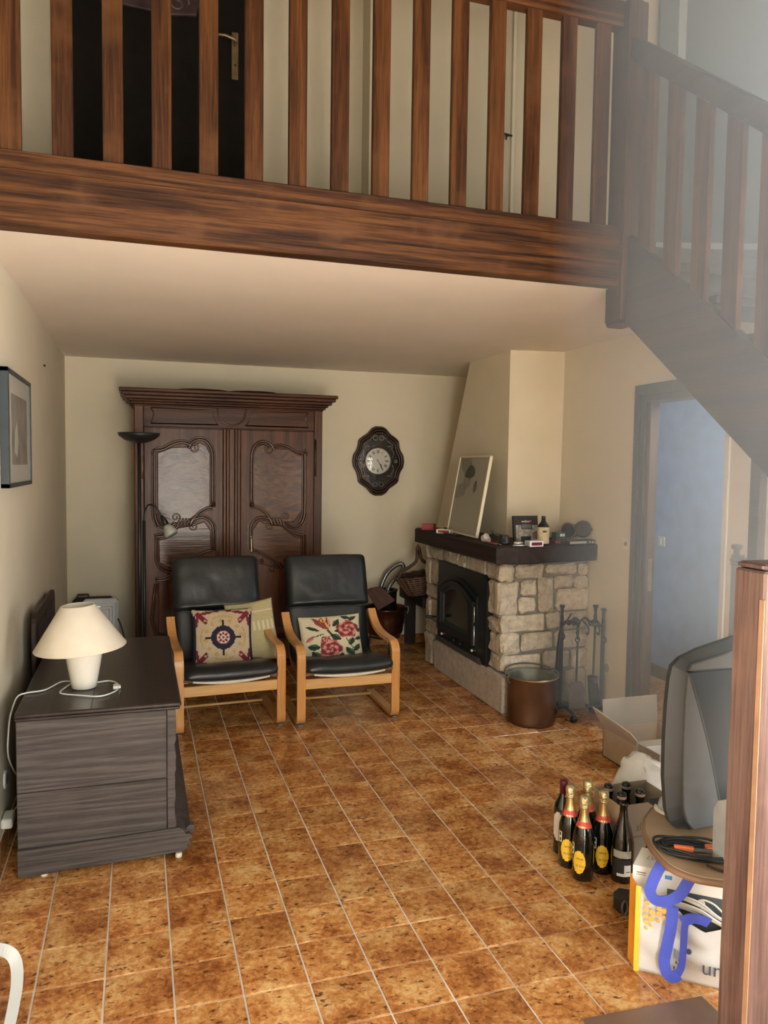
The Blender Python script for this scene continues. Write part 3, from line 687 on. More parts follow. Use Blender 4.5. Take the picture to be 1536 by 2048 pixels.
for r in [(1.685,1.895,0.893,0.996),(1.80,1.885,0.648,0.868),(1.70,1.872,0.534,0.622),(1.70,1.84,0.390,0.514),(1.69,1.83,0.275,0.373),(2.985,3.09,0.675,0.880),(2.79,2.965,0.692,0.888),(2.782,3.07,0.572,0.669),(2.969,3.07,0.390,0.545),(2.785,2.948,0.397,0.548),(2.779,3.07,0.277,0.375),(2.93,3.09,0.012,0.25),(3.02,3.09,0.893,0.990),(2.729,3.0,0.900,0.998),(2.555,2.709,0.905,0.998),(2.405,2.535,0.902,0.998),(2.276,2.389,0.897,0.998),(1.93,2.254,0.897,0.998)]:
    stone(*r, 'X')
# corner stone capping the arris and the long hearth stone
stone(1.775, 1.875, 0.895, 0.998, 'Y')
b = B()
prof = [(1.60, 0.0), (1.60, 0.255), (1.70, 0.262), (1.90, 0.268), (2.40, 0.255), (2.80, 0.248), (2.895, 0.215), (2.86, 0.10), (2.84, 0.0)]
b.prism(prof, 'X', 1.835 - 0.045, FX + 0.05, 0.012); 
b.warp(lambda p: p + Vector((-0.008 * abs(noise.noise(p * 9)), 0.0, 0)))
put('hearth_stone', b, 'stone_pink', fp)
b = B(); b.box(1.795, 2.45, 1.60, FY + 0.01, 0.0, 0.02, 0.006); put('mortar_skirt', b, 'mortar', fp)
# mantel
b = B(); b.prism([(1.66, 2.985), (1.672, 1.50), (1.80, 1.46), (2.4555, 1.555), (2.4555, 3.06), (1.70, 3.06)], 'Z', 1.030, 1.141, 0.006); put('mantel', b, 'mantel', fp)
b = B(); b.prism([(1.80, 1.46), (1.803, 1.459), (1.803, 1.48), (1.80, 1.48)], 'Z', 1.028, 1.1425); put('mantel_joint', b, 'ink', fp)
# hood (tapering plastered chimney breast)
b = B()
V = b.pts([(2.05, 2.11, 1.10), (XR, 2.06, 1.10), (XR, 3.50, 1.10), (2.05, 3.48, 1.10), (2.05, 2.11, H), (XR, 2.04, H), (XR, 2.82, H), (2.05, 2.815, H)])
for f in ((0, 3, 2, 1), (4, 5, 6, 7), (0, 1, 5, 4), (1, 2, 6, 5), (2, 3, 7, 6), (3, 0, 4, 7)): b.face([V[i] for i in f])
struct('wall_chimney', b, 'wall')
# stove insert: own assembly under the fireplace
b = B()
y0, y1, z0, z1 = 1.855, 2.765, 0.262, 0.905
b.prism([(y0, z0), (y1, z0), (y1, z1), (y0 + 0.08, z1 - 0.005), (y0, z1 - 0.05)], 'X', FX - 0.035, FX + 0.03, 0.004)
ins = put('stove_insert', b, 'stove', fp)
def arch(y0, y1, z0, zs, rise, n=10):
    P = [(y0, z0), (y1, z0), (y1, zs)]
    for k in range(1, n): a = k / n; P.append((y1 + (y0 - y1) * a, zs + rise * math.sin(PI * a)))
    P.append((y0, zs)); return P
def ringframe(b, outer, inner, x0, x1):
    n = len(outer)
    A = b.pts([(x0, *p) for p in outer]); Bq = b.pts([(x0, *p) for p in inner]); Cq = b.pts([(x1, *p) for p in outer]); Dq = b.pts([(x1, *p) for p in inner])
    for i in range(n):
        k = (i + 1) % n
        b.face([A[i], A[k], Bq[k], Bq[i]]); b.face([A[i], Cq[i], Cq[k], A[k]]); b.face([Bq[i], Bq[k], Dq[k], Dq[i]]); b.face([Cq[i], Dq[i], Dq[k], Cq[k]])
b = B(); ringframe(b, arch(2.03, 2.70, 0.375, 0.69, 0.10), arch(2.10, 2.64, 0.425, 0.665, 0.085), FX - 0.068, FX - 0.03); put('stove_door', b, 'stove', ins)
b = B(); ringframe(b, arch(2.10, 2.64, 0.425, 0.665, 0.085), arch(2.135, 2.605, 0.447, 0.655, 0.07), FX - 0.055, FX - 0.03); put('inner_frame', b, 'frame_grey', ins)
b = B(); b.prism(arch(2.135, 2.605, 0.447, 0.655, 0.07), 'X', FX - 0.045, FX - 0.032); put('door_glass', b, 'stove_glass', ins)
b = B(); ringframe(b, arch(2.0, 2.74, 0.36, 0.735, 0.085), arch(2.022, 2.715, 0.368, 0.70, 0.10), FX - 0.05, FX - 0.03); put('surround', b, 'stove', ins)
b = B(); b.tube([(FX - 0.07, 2.70, 0.455), (FX - 0.12, 2.715, 0.457), (FX - 0.15, 2.72, 0.46)], [0.008, 0.012, 0.014], 10); put('door_knob', b, 'black', ins)
b = B(); b.tube([(FX - 0.066, 1.995, 0.66), (FX - 0.066, 1.995, 0.55)], 0.005, 8); put('hinge_rod', b, 'steel_bright', ins)
b = B(); b.tube([(FX - 0.066, 1.992, 0.525), (FX - 0.066, 1.992, 0.385)], 0.0045, 8); put('hinge_rod', b, 'steel_bright', ins)
b = B(); b.prism([(y0 + 0.06, 0.2645), (y1 - 0.02, 0.2645), (y1 - 0.03, 0.30), (y0 + 0.1, 0.30)], 'X', FX - 0.058, FX - 0.033, 0.003); put('ash_ledge', b, 'stove_ash', ins)
for yy in (2.60, 2.36, 2.24, 2.03):
    b = B(); b.lathe([(0.008, 0), (0.008, 0.02), (0.012, 0.024), (0.012, 0.034), (0.006, 0.04)], 8); b.xf(frame_mat((FX - 0.034, yy, 0.34), (0, 1, 0), (0, 0, 1)) @ Matrix.Rotation(PI, 4, 'X')); put('air_control', b, 'steel_bright' if yy in (2.60, 2.03) else 'stove', ins)

# ================================================================== ARMOIRE
AY = 3.22
ar = thing('armoire', 'tall dark walnut armoire with carved scroll doors against the back wall', 'wardrobe', (0.19, 3.48, 0))
b = B(); b.box(-0.54, 0.925, AY + 0.03, 3.755, 0.06, 2.10, 0.004)
for x in (-0.54, 0.855): b.box(x, x + 0.07, AY - 0.005, AY + 0.05, 0.0, 2.10, 0.006)
b.box(-0.48, 0.86, AY, AY + 0.05, 0.06, 0.24, 0.004)
put('carcass', b, 'walnut', ar)
b = B()
steps = [(0.0, 2.085, 2.10), (0.018, 2.10, 2.118), (0.035, 2.118, 2.135), (0.06, 2.135, 2.16), (0.085, 2.16, 2.185), (0.10, 2.185, 2.212)]
for ex, z0, z1 in steps: b.box(-0.545 - ex, 0.93 + ex, AY - 0.01 - ex, 3.765, z0, z1, 0.005)
put('cornice', b, 'walnut_x', ar)
b = B(); b.box(-0.47, 0.855, AY - 0.002, AY + 0.04, 1.93, 2.09, 0.003); fr = put('frieze', b, 'walnut_x', ar)
F2 = lambda L, dy=0.004: [(p[0], AY - dy, p[1]) for p in L]
mir = lambda L: [(0.388 - p[0], p[1]) for p in L]
def mould(L, r=0.0095, n=5, double=True, parent=None, closed=False):
    P = smoothpath([Vector((p[0], p[1], 0)) for p in L], n, closed)
    P = [(p.x, p.y) for p in P]
    b = B()
    b.tube([(p[0], AY - 0.013, p[1]) for p in P], r, 8)
    if double:
        Q = []
        for i in range(len(P)):
            a, c = P[max(i - 1, 0)], P[min(i + 1, len(P) - 1)]
            t = Vector((c[0] - a[0], c[1] - a[1])); t = t.normalized() if t.length > 1e-6 else Vector((1, 0))
            Q.append((P[i][0] - t.y * r * 2.0, AY - 0.010, P[i][1] + t.x * r * 2.0))
        b.tube(Q, r * 0.7, 6)
    return put('moulding', b, 'walnut_d', parent)
for mr in (False, True):
    L_ = [(-0.42, 2.075), (-0.398, 2.04), (-0.396, 2.017), (-0.418, 1.954), (0.087, 1.956), (0.05, 2.0), (0.043, 2.067), (-0.42, 2.075)]
    b = B(); b.tube(F2(mir(L_) if mr else L_), 0.005, 6); put('moulding', b, 'walnut_d', fr)
sh = smoothpath([(0.083, 2.085, 0), (0.099, 2.008, 0), (0.143, 1.968, 0), (0.194, 1.955, 0), (0.245, 1.968, 0), (0.289, 2.01, 0), (0.305, 2.085, 0)], 5)
b = B(); b.tube([(p.x, AY - 0.004, p.y) for p in sh], 0.007, 6); put('shield_moulding', b, 'walnut_d', fr)
b = B()
for k in range(6):
    a = k * PI / 3; b.lathe([(0.001, 0), (0.012, 0.0), (0.008, 0.006), (0.001, 0.008)], 8, (0, 0, 0)); 
b.m.free(); b = B()
for dx, dz in ((-0.03, 0.02), (0.0, 0.035), (0.025, 0.01), (-0.005, -0.005)):
    b.tube([(0.194 + dx, AY - 0.002, 2.035 + dz), (0.194 + dx, AY - 0.007, 2.035 + dz)], 0.006, 8)
put('carved_flower', b, 'walnut', fr)
b = B()
for k, (x0, x1) in enumerate(((0.128, 0.150), (0.152, 0.172), (0.174, 0.214), (0.216, 0.236), (0.238, 0.262))):
    b.box(x0, x1, AY - (0.006, 0.018, 0.012, 0.018, 0.006)[k], AY + 0.04, 0.24, 1.925, 0.004)
put('centre_stile', b, 'walnut', ar)
def scroll(cx, cz, r0, turns, start, hand=1, n=26):
    return [(cx + r0 * (1 - 0.88 * k / n) * math.cos(start + hand * 2 * PI * turns * k / n), cz + r0 * (1 - 0.88 * k / n) * math.sin(start + hand * 2 * PI * turns * k / n)) for k in range(n + 1)]
def door(mr):
    f = mir if mr else (lambda L: L)
    xa, xb = (-0.468, 0.124) if not mr else (0.264, 0.856)
    b = B(); b.box(xa, xb, AY - 0.006, AY + 0.03, 0.25, 1.922, 0.004)
    d = put('door', b, 'walnut', ar)
    # figured raised panels
    pan = [(-0.372, 1.28), (-0.372, 1.73), (-0.26, 1.775), (-0.12, 1.78), (-0.05, 1.815), (0.0, 1.79), (0.026, 1.73), (0.026, 1.32), (-0.06, 1.27), (-0.15, 1.20), (-0.30, 1.18)]
    b = B(); b.prism(f(pan), 'Y', AY - 0.014, AY, 0.006); put('panel', b, 'walnut_fig', d)
    pan2 = [(-0.365, 1.06), (-0.30, 1.07), (-0.22, 1.15), (-0.10, 1.17), (-0.02, 1.20), (0.03, 1.13), (0.03, 0.97), (-0.08, 0.90), (-0.25, 0.82), (-0.36, 0.88)]
    b = B(); b.prism(f(pan2), 'Y', AY - 0.014, AY, 0.006); put('panel', b, 'walnut_diag', d)
    pan3 = [(-0.37, 0.76), (-0.20, 0.80), (0.03, 0.88), (0.03, 0.33), (-0.37, 0.33)]
    b = B(); b.prism(f(pan3), 'Y', AY - 0.014, AY, 0.006); put('panel', b, 'walnut', d)
    mould(f([(-0.36, 1.168), (-0.385, 1.22), (-0.393, 1.30), (-0.393, 1.50), (-0.391, 1.735), (-0.391, 1.744), (-0.325, 1.755), (-0.265, 1.79), (-0.204, 1.81), (-0.155, 1.805), (-0.115, 1.785)]), parent=d)
    mould(f([(-0.140, 1.765), (-0.118, 1.806), (-0.081, 1.832), (-0.032, 1.835), (0.008, 1.808), (0.036, 1.752), (0.043, 1.65), (0.043, 1.312)]), parent=d)
    h = -1 if mr else 1
    sc = lambda cx, cz, r, st_, hd: mould((scroll(0.388 - cx, cz, r, 1.4, PI - st_, -hd) if mr else scroll(cx, cz, r, 1.4, st_, hd)), 0.007, 2, False, d)
    sc(-0.100, 1.770, 0.040, PI * 0.5, -1)
    mould(f([(0.043, 1.31), (-0.007, 1.304), (-0.063, 1.269), (-0.101, 1.222), (-0.130, 1.165)]), parent=d)
    mould(f([(-0.393, 1.26), (-0.376, 1.192), (-0.328, 1.151), (-0.279, 1.16), (-0.235, 1.19)]), parent=d)
    sc(-0.236, 1.232, 0.036, -PI * 0.3, 1)
    sc(-0.101, 1.160, 0.036, PI * 0.6, 1)
    for k in range(5):
        xx = -0.215 + 0.024 * k
        mould(f([(xx + 0.012, 1.225), (xx, 1.195), (xx - 0.012, 1.16)]), 0.009, 3, False, d)
    mould(f([(-0.138, 1.19), (-0.082, 1.221), (-0.02, 1.227), (0.03, 1.188), (0.047, 1.137), (0.045, 0.969)]), parent=d)
    mould(f([(-0.394, 1.079), (-0.322, 1.091), (-0.267, 1.122), (-0.206, 1.175)]), parent=d)
    mould(f([(-0.384, 1.079), (-0.386, 0.95), (-0.383, 0.889), (-0.347, 0.831), (-0.268, 0.803), (-0.20, 0.85), (-0.12, 0.90), (-0.008, 0.96), (0.045, 0.966)]), parent=d)
    sc(-0.255, 0.885, 0.036, -PI * 0.3, 1); sc(-0.13, 0.812, 0.036, PI * 0.6, 1)
    mould(f([(-0.39, 0.74), (-0.30, 0.75), (-0.22, 0.80), (-0.16, 0.87)]), parent=d)
    mould(f([(-0.39, 0.72), (-0.39, 0.32), (0.043, 0.32), (0.043, 0.80), (0.02, 0.85), (-0.06, 0.87)]), n=3, parent=d)
    lx = 0.081 if not mr else 0.322
    b = B()
    prof = [(lx - 0.010, 0.965), (lx + 0.010, 0.965), (lx + 0.006, 0.99), (lx + 0.013, 1.02), (lx + 0.008, 1.06), (lx + 0.013, 1.10), (lx + 0.006, 1.13), (lx + 0.008, 1.165), (lx, 1.19), (lx - 0.008, 1.165), (lx - 0.006, 1.13), (lx - 0.013, 1.10), (lx - 0.008, 1.06), (lx - 0.013, 1.02), (lx - 0.006, 0.99)]
    b.prism(prof, 'Y', AY - 0.012, AY - 0.005); put('lock_plate', b, 'brass_dark', d)
    if mr:
        b = B(); b.tube([(0.344, AY - 0.012, 1.075), (0.344, AY - 0.045, 1.075)], 0.004, 8); b.box(0.34, 0.348, AY - 0.05, AY - 0.044, 0.955, 1.06, 0.001); put('key', b, 'brass', d)
    hx = -0.480 if not mr else 0.868
    b = B(); b.tube([(hx, AY - 0.012, 1.53 if not mr else 1.56), (hx, AY - 0.012, 1.70 if not mr else 1.86)], 0.006, 8); put('hinge', b, 'brass' if not mr else 'brass_dark', d)
    return d
def figured(name, flame):
    m, nt, b = new_mat(name); N, L = nt.nodes, nt.links
    tc = N.new('ShaderNodeTexCoord'); mp = N.new('ShaderNodeMapping')
    mp.inputs['Rotation'].default_value = (0, 0.0 if flame else math.radians(28), 0); mp.inputs['Scale'].default_value = (7, 1, 16) if flame else (5, 1, 60)
    L.new(tc.outputs['Object'], mp.inputs['Vector'])
    n = N.new('ShaderNodeTexNoise'); n.inputs['Scale'].default_value = 1.0; n.inputs['Detail'].default_value = 5; n.inputs['Distortion'].default_value = 2.2 if flame else 0.4
    L.new(mp.outputs[0], n.inputs['Vector'])
    r = N.new('ShaderNodeValToRGB'); e = r.color_ramp.elements
    e[0].position = 0.3; e[0].color = (0.045, 0.016, 0.007, 1); e[1].position = 0.7; e[1].color = (0.14, 0.058, 0.026, 1)
    L.new(n.outputs['Fac'], r.inputs[0]); L.new(r.outputs[0], b.inputs['Base Color'])
    b.inputs['Roughness'].default_value = 0.25; b.inputs['Specular IOR Level'].default_value = 0.30; b.inputs['Coat Weight'].default_value = 0.05; b.inputs['Coat Roughness'].default_value = 0.15
    bp = N.new('ShaderNodeBump'); bp.inputs['Strength'].default_value = 0.35; bp.inputs['Distance'].default_value = 0.004
    L.new(n.outputs['Fac'], bp.inputs['Height']); L.new(bp.outputs[0], b.inputs['Normal']); L.new(bp.outputs[0], b.inputs['Coat Normal'])
    return m
M['walnut_fig'] = figured('flame_figured_walnut', True); M['walnut_diag'] = figured('diagonal_figured_walnut', False)
door(False); door(True)
# dark trays on top
for (x, rx, lab) in ((-0.02, 0.20, 'dark flat oval tray lying on top of the armoire, left of two'), (0.375, 0.195, 'dark flat oval tray lying on top of the armoire, right of two')):
    t = thing('oval_tray', lab, 'tray', (x, 3.36, 2.2125), 0, 'dark trays on the armoire')
    b = B(); b.lathe([(0.15, 0), (0.185, 0.004), (0.20, 0.014), (0.195, 0.016), (0.18, 0.008), (0.02, 0.006)], 28); b.xf(Matrix.Diagonal((rx / 0.2, 0.8, 1, 1))); put('dish', b, 'walnut_d', t, world=False)
    b = B(); b.tube([(rx * math.cos(a / 24 * 2 * PI), 0.16 * math.sin(a / 24 * 2 * PI), 0.015) for a in range(24)], 0.004, 6, closed=True); put('rim', b, 'brass_dark', t, world=False)

# ================================================================== ARMCHAIRS
def pad(path, hw, thick, ns, nu, wr=0.004, seed=0, sag=0.0, edge=0.35):
    """stuffed pad along a path in YZ"""
    P = smoothpath([(0, p[0], p[1]) for p in path], ns); k = len(P); b = B(); T, Bt = [], []
    for i in range(k):
        t = (P[min(i + 1, k - 1)] - P[max(i - 1, 0)]).normalized(); nn = Vector((0, -t.z, t.y))
        s_ = i / (k - 1); es = min(1, min(s_, 1 - s_) * k / 3.0)
        rt, rb = [], []
        for j in range(nu + 1):
            u = -1 + 2 * j / nu; prof = (1 - abs(u) ** 6) ** 0.5
            wdt = hw * (1 - 0.05 * (1 - es) ** 2)
            th = thick * (edge * 0.5 + (1 - edge * 0.5) * prof * math.sqrt(max(0, 1 - (1 - es) ** 2))) if prof > 0 else thick * edge * 0.5
            p = P[i] + Vector((u * wdt, 0, -sag * (1 - u * u)))
            q = noise.noise(Vector((u * 2.2 + seed, s_ * 3, seed * 1.7))) * wr - abs(noise.noise(Vector((u * 5.5 + s_ * 2 + seed, s_ * 2.2 - u * 1.2, 3.1)))) * wr * 0.9
            rt.append(b.m.verts.new(p + nn * (th / 2 + q))); rb.append(b.m.verts.new(p - nn * th / 2))
        T.append(rt); Bt.append(rb)
    for i in range(k - 1):
        for j in range(nu):
            b.face([T[i][j], T[i][j + 1], T[i + 1][j + 1], T[i + 1][j]], 0, True); b.face([Bt[i][j], Bt[i + 1][j], Bt[i + 1][j + 1], Bt[i][j + 1]], 0, True)
        for j in (0, nu): b.face([T[i][j], T[i + 1][j], Bt[i + 1][j], Bt[i][j]], 0, True)
    for i in (0, k - 1):
        for j in range(nu): b.face([T[i][j], T[i][j + 1], Bt[i][j + 1], Bt[i][j]], 0, True)
    return b
def armchair(label, loc, rz, seed):
    t = thing('armchair', label, 'armchair', loc, rz, 'black leather armchairs before the armoire')
    arm = [(0.56, 0.0125), (0.30, 0.0125), (0.06, 0.0125), (0.022, 0.022), (0.010, 0.05), (0.010, 0.10), (0.010, 0.30), (0.010, 0.40), (0.016, 0.445), (0.04, 0.475), (0.08, 0.488), (0.20, 0.487), (0.32, 0.492), (0.42, 0.512), (0.50, 0.555), (0.56, 0.61)]
    pa = [(p.y, p.z) for p in smoothpath([(0, a, c) for a, c in arm], 3)]
    for s in (-1, 1):
        xa, xb = (s * 0.34, s * 0.286); b = B(); b.strip([(y, z + 0.012) for y, z in pa], min(xa, xb), max(xa, xb), 0.025); put('arm_frame', b, 'beech', t, world=False)
        b = B(); b.box(min(xa, xb) + 0.012, max(xa, xb) - 0.012, 0.012, 0.06, 0.0, 0.0125); put('foot_pad', b, 'grey_plastic', t, world=False)
        side = smoothpath([(0, 0.02, 0.33), (0, 0.25, 0.285), (0, 0.45, 0.27), (0, 0.55, 0.32), (0, 0.62, 0.55), (0, 0.72, 0.95)], 5)
        b = B(); b.strip([(p.y, p.z) for p in side], s * 0.281 - (0.02 if s > 0 else 0), s * 0.281 + (0.02 if s < 0 else 0), 0.022); put('seat_frame', b, 'beech', t, world=False)
    b = B(); b.box(-0.287, 0.287, 0.0, 0.022, 0.238, 0.302, 0.003); put('front_rail', b, 'beech_x', t, world=False)
    b = B(); b.tube([(-0.29, 0.47, 0.035), (0.29, 0.47, 0.035)], 0.009, 8); put('rear_rod', b, 'beech_x', t, world=False)
    b = B(); b.tube([(-0.288, -0.006, 0.338), (0.288, -0.006, 0.338)], 0.009, 8); put('seat_rod', b, 'rod', t, world=False)
    b = B()
    P = [(x / 10 * 0.235, -0.017 - 0.0, 0.340 - 0.020 * (1 - (x / 10) ** 2)) for x in range(-10, 11)]
    b.ribbon(P, (0, 0, 0.011), 0.004); put('sling', b, 'canvas', t, world=False)
    path = [(-0.045, 0.362), (0.05, 0.392), (0.25, 0.352), (0.42, 0.328), (0.50, 0.36), (0.56, 0.47), (0.63, 0.66), (0.70, 0.86), (0.735, 0.985)]
    o = put('seat_cushion', pad(path, 0.287, 0.075, 5, 22, 0.005, seed, 0.014), 'leather', t, world=False)
    hp = [(0.555, 0.665), (0.585, 0.73), (0.62, 0.83), (0.655, 0.93), (0.69, 1.0)]
    o = put('headrest', pad(hp, 0.292, 0.105, 8, 30, 0.006, seed + 5, 0.0, 0.25), 'leather', t, world=False)
    b = B(); b.tube([(x / 12 * 0.28, 0.517 + 0.004 * math.sin(x), 0.664 + 0.003 * math.cos(x * 1.3)) for x in range(-12, 13)], 0.005, 6); put('piping', b, 'leather', t, world=False)
    return t
armchair('black leather armchair with bent beech frame, the left one beside the wooden chest', (0.028, 1.772, 0), math.radians(3.0), 1.0)
armchair('black leather armchair with bent beech frame, the right one nearer the fireplace', (0.770, 1.735, 0), math.radians(0.3), 4.0)

# cushions with cross-stitch fronts
NP = 60
def pillow(w_, h_, t_, pat, cols, back, n=NP, pinch=0.05):
    b = B(); G = [[], []]
    for side in (0, 1):
        for i in range(n + 1):
            row = []
            for j in range(n + 1):
                u, v = -1 + 2 * i / n, -1 + 2 * j / n
                uu = u * (1 - pinch * (1 - v * v) * abs(u)); vv = v * (1 - pinch * (1 - u * u) * abs(v))
                th = t_ * (max(0, (1 - u ** 2) * (1 - v ** 2))) ** 0.45 * 0.5
                edge = i in (0, n) or j in (0, n)
                if side == 1 and edge: row.append(G[0][i][j]); continue
                z = (th if side == 0 else -th) + 0.004 * noise.noise(Vector((u * 2.3, v * 2.3, t_ * 31)))
                row.append(b.m.verts.new((uu * w_ / 2, vv * h_ / 2, z)))
            G[side].append(row)
    for i in range(n):
        for j in range(n):
            u, v = -1 + (2 * i + 1) / n, -1 + (2 * j + 1) / n
            b.face([G[0][i][j], G[0][i + 1][j], G[0][i + 1][j + 1], G[0][i][j + 1]], pat(u, v), True)
            b.face([G[1][i][j], G[1][i][j + 1], G[1][i + 1][j + 1], G[1][i + 1][j]], back, True)
    return b
def cloth(name, c): return plain(name, c, 0.9, var=0.14, scale=150, bump=0.4, bscale=220)
K = [cloth('navy_wool', (0.012, 0.014, 0.035)), cloth('beige_wool', (0.50, 0.40, 0.27)), cloth('crimson_wool', (0.17, 0.012, 0.025)), cloth('gold_wool', (0.46, 0.32, 0.14)), cloth('white_wool', (0.62, 0.56, 0.46)), cloth('black_wool', (0.01, 0.01, 0.012))]
def seg(px, py, ax, ay, bx, by):
    dx, dy = bx - ax, by - ay; q = max(0, min(1, ((px - ax) * dx + (py - ay) * dy) / (dx * dx + dy * dy))); return math.hypot(px - ax - q * dx, py - ay - q * dy)
def medallion(u, v):
    r = math.hypot(u, v); a, c = abs(u), abs(v)
    # navy corners outside a lobed beige field
    lob = 0.98 - 0.05 * math.cos(8 * math.atan2(v, u))
    if a > 0.90 and c < 0.80 - 0.1 * math.sin(c * 9): return 0
    if c > 0.95 or a > 0.97:
        return 0 if (a < 0.88 or c < 0.88) else 1
    if r < 0.12 or r < 0.24:
        if r > 0.205: return 2
        for (x, y) in ((0, 0), (0.13, 0), (-0.13, 0), (0, 0.13), (0, -0.13), (0.09, 0.09), (-0.09, 0.09), (0.09, -0.09), (-0.09, -0.09)):
            if abs(u - x) + abs(v - y) < 0.055: return 2
        return 4
    if r < 0.40: return 0
    if (a < 0.028 and c < 0.60) or (c < 0.028 and a < 0.60): return 5
    if seg(a, c, 0.60, 0.60, 0.80, 0.80) < 0.085 and not (abs(a - 0.58) + abs(c - 0.58) < 0.06): return 2
    if seg(a, c, 0.80, 0.80, 0.42, 0.90) < 0.05 or seg(a, c, 0.80, 0.80, 0.90, 0.42) < 0.05: return 2
    if seg(a, c, 0.42, 0.90, 0.12, 0.95) < 0.028 or seg(a, c, 0.90, 0.42, 0.95, 0.15) < 0.028: return 2
    if abs(a - 0.56) + abs(c - 0.52) < 0.07: return 2
    if 0.52 < r < 0.66 and (math.sin(12 * math.atan2(v, u)) > 0.45): return 3
    if 0.70 < r < 0.76 and (a < 0.35 or c < 0.35): return 3
    return 1
F_ = [cloth('ivory_wool', (0.60, 0.54, 0.38)), cloth('deep_green_wool', (0.018, 0.045, 0.022)), cloth('mid_green_wool', (0.07, 0.11, 0.055)), cloth('wine_wool', (0.18, 0.025, 0.03)), cloth('rose_wool', (0.38, 0.10, 0.09)), cloth('pink_wool', (0.62, 0.28, 0.22)), cloth('mustard_wool', (0.68, 0.40, 0.08)), cloth('dark_leaf_wool', (0.01, 0.018, 0.014))]
def leaf(u, v, x, y, l, wd, ang):
    c, s = math.cos(ang), math.sin(ang); p, q = (u - x) * c + (v - y) * s, -(u - x) * s + (v - y) * c
    return abs(p) < l and abs(q) < wd * (1 - (p / l) ** 2), q
def rose(u, v, x, y, r, ph):
    d = math.hypot(u - x, (v - y) * 0.95); a = math.atan2(v - y, u - x)
    if d > r * (1 + 0.10 * math.sin(5 * a + ph)): return None
    k = math.sin(d / r * 11 + a * 2 + ph) + 0.6 * math.sin(a * 5 - d * 9 + ph)
    return 3 if k < -0.35 else (4 if k < 0.55 else 5)
LV = [(-0.62, 0.42, 0.24, 0.07, -0.5), (0.16, 0.62, 0.2, 0.10, 1.0), (-0.62, -0.36, 0.22, 0.13, -0.2), (-0.55, -0.72, 0.24, 0.13, -0.9), (-0.22, -0.9, 0.16, 0.09, 0.9), (0.22, -0.85, 0.2, 0.1, 1.2), (0.62, -0.22, 0.18, 0.11, 1.1), (0.78, -0.5, 0.2, 0.10, 0.9), (0.55, -0.65, 0.24, 0.12, -0.9), (0.88, -0.1, 0.15, 0.08, 0.4), (0.10, 0.0, 0.22, 0.12, -0.7), (0.5, 0.85, 0.18, 0.09, -0.4), (0.72, 0.78, 0.17, 0.08, 0.6), (0.25, 0.28, 0.2, 0.1, 0.2), (-0.1, -0.28, 0.15, 0.09, 0.6), (0.92, 0.25, 0.1, 0.12, 1.2)]
def floral(u, v):
    if max(abs(u), abs(v)) > 0.95: return 0
    c = rose(u, v, 0.52, 0.32, 0.36, 0.3)
    if c is not None: return c
    c = rose(u, v, -0.08, -0.48, 0.36, 1.9)
    if c is not None: return c
    c = rose(u, v, -0.22, -0.10, 0.17, 2.5)
    if c is not None: return c
    for (x, y, l, wd, a, k) in ((-0.36, 0.62, 0.34, 0.11, -0.9, 3), (-0.24, 0.66, 0.34, 0.12, -1.25, 6), (-0.12, 0.62, 0.33, 0.09, -1.6, 5), (-0.46, 0.78, 0.22, 0.07, -0.7, 3)):
        ok, q = leaf(u, v, x, y, l, wd, a)
        if ok: return k if math.sin(q * 60 + u * 12) > -0.5 else (3 if k != 3 else 4)
    ok, q = leaf(u, v, -0.72, -0.02, 0.17, 0.09, 0.6)
    if ok: return 4 if q > -0.02 else 5
    for L_ in LV:
        ok, q = leaf(u, v, *L_)
        if ok: return 7 if abs(q) < 0.018 else (1 if q < 0.04 else 2)
    if seg(u, v, -0.15, 0.35, 0.0, 0.05) < 0.03 or seg(u, v, -0.66, 0.05, -0.3, 0.16) < 0.02 or seg(u, v, 0.45, -0.1, 0.7, -0.6) < 0.02: return 1
    return 0
Yw = [cloth('pale_yellow_cotton', (0.46, 0.40, 0.22)), cloth('cream_stripe', (0.62, 0.57, 0.40))]
def stripes(u, v):
    if 0.0 < v < 0.28: return 1 if (int((v + 3) * 40) + int((u + 3) * 30)) % 2 else 0
    return 1 if min(abs(v - 0.62), abs(v - 0.45), abs(v + 0.45), abs(v + 0.55)) < 0.022 else 0
def place_pillow(b, mats, name, label, loc, lean, yaw=0, roll=0, grp=None):
    t = thing(name, label, 'cushion', loc)
    R_ = Matrix.Rotation(yaw, 4, 'Z') @ Matrix.Rotation(PI / 2 - lean, 4, 'X') @ Matrix.Rotation(roll, 4, 'Z')
    b.xf(R_); return put('cover', b, mats, t, world=False), t
def pillow_edge(w_, h_, t, lean, mat, yaw=0, roll=0):
    pass
o, t = place_pillow(pillow(0.395, 0.395, 0.12, medallion, K, 0), K, 'cushion', 'cross-stitch cushion with navy medallion and crimson corner sprays on the left armchair', (0.008, 2.115, 0.508), math.radians(20), roll=math.radians(-0.5))
o, t = place_pillow(pillow(0.33, 0.42, 0.10, stripes, Yw, 0, 40), Yw, 'cushion', 'pale yellow striped cushion tucked behind the medallion cushion', (0.222, 2.235, 0.518), math.radians(17), roll=math.radians(7))
o, t = place_pillow(pillow(0.44, 0.325, 0.11, floral, F_, 0), F_, 'cushion', 'ivory cushion embroidered with red roses and a tulip on the right armchair', (0.745, 2.135, 0.462), math.radians(22), roll=math.radians(1.5))

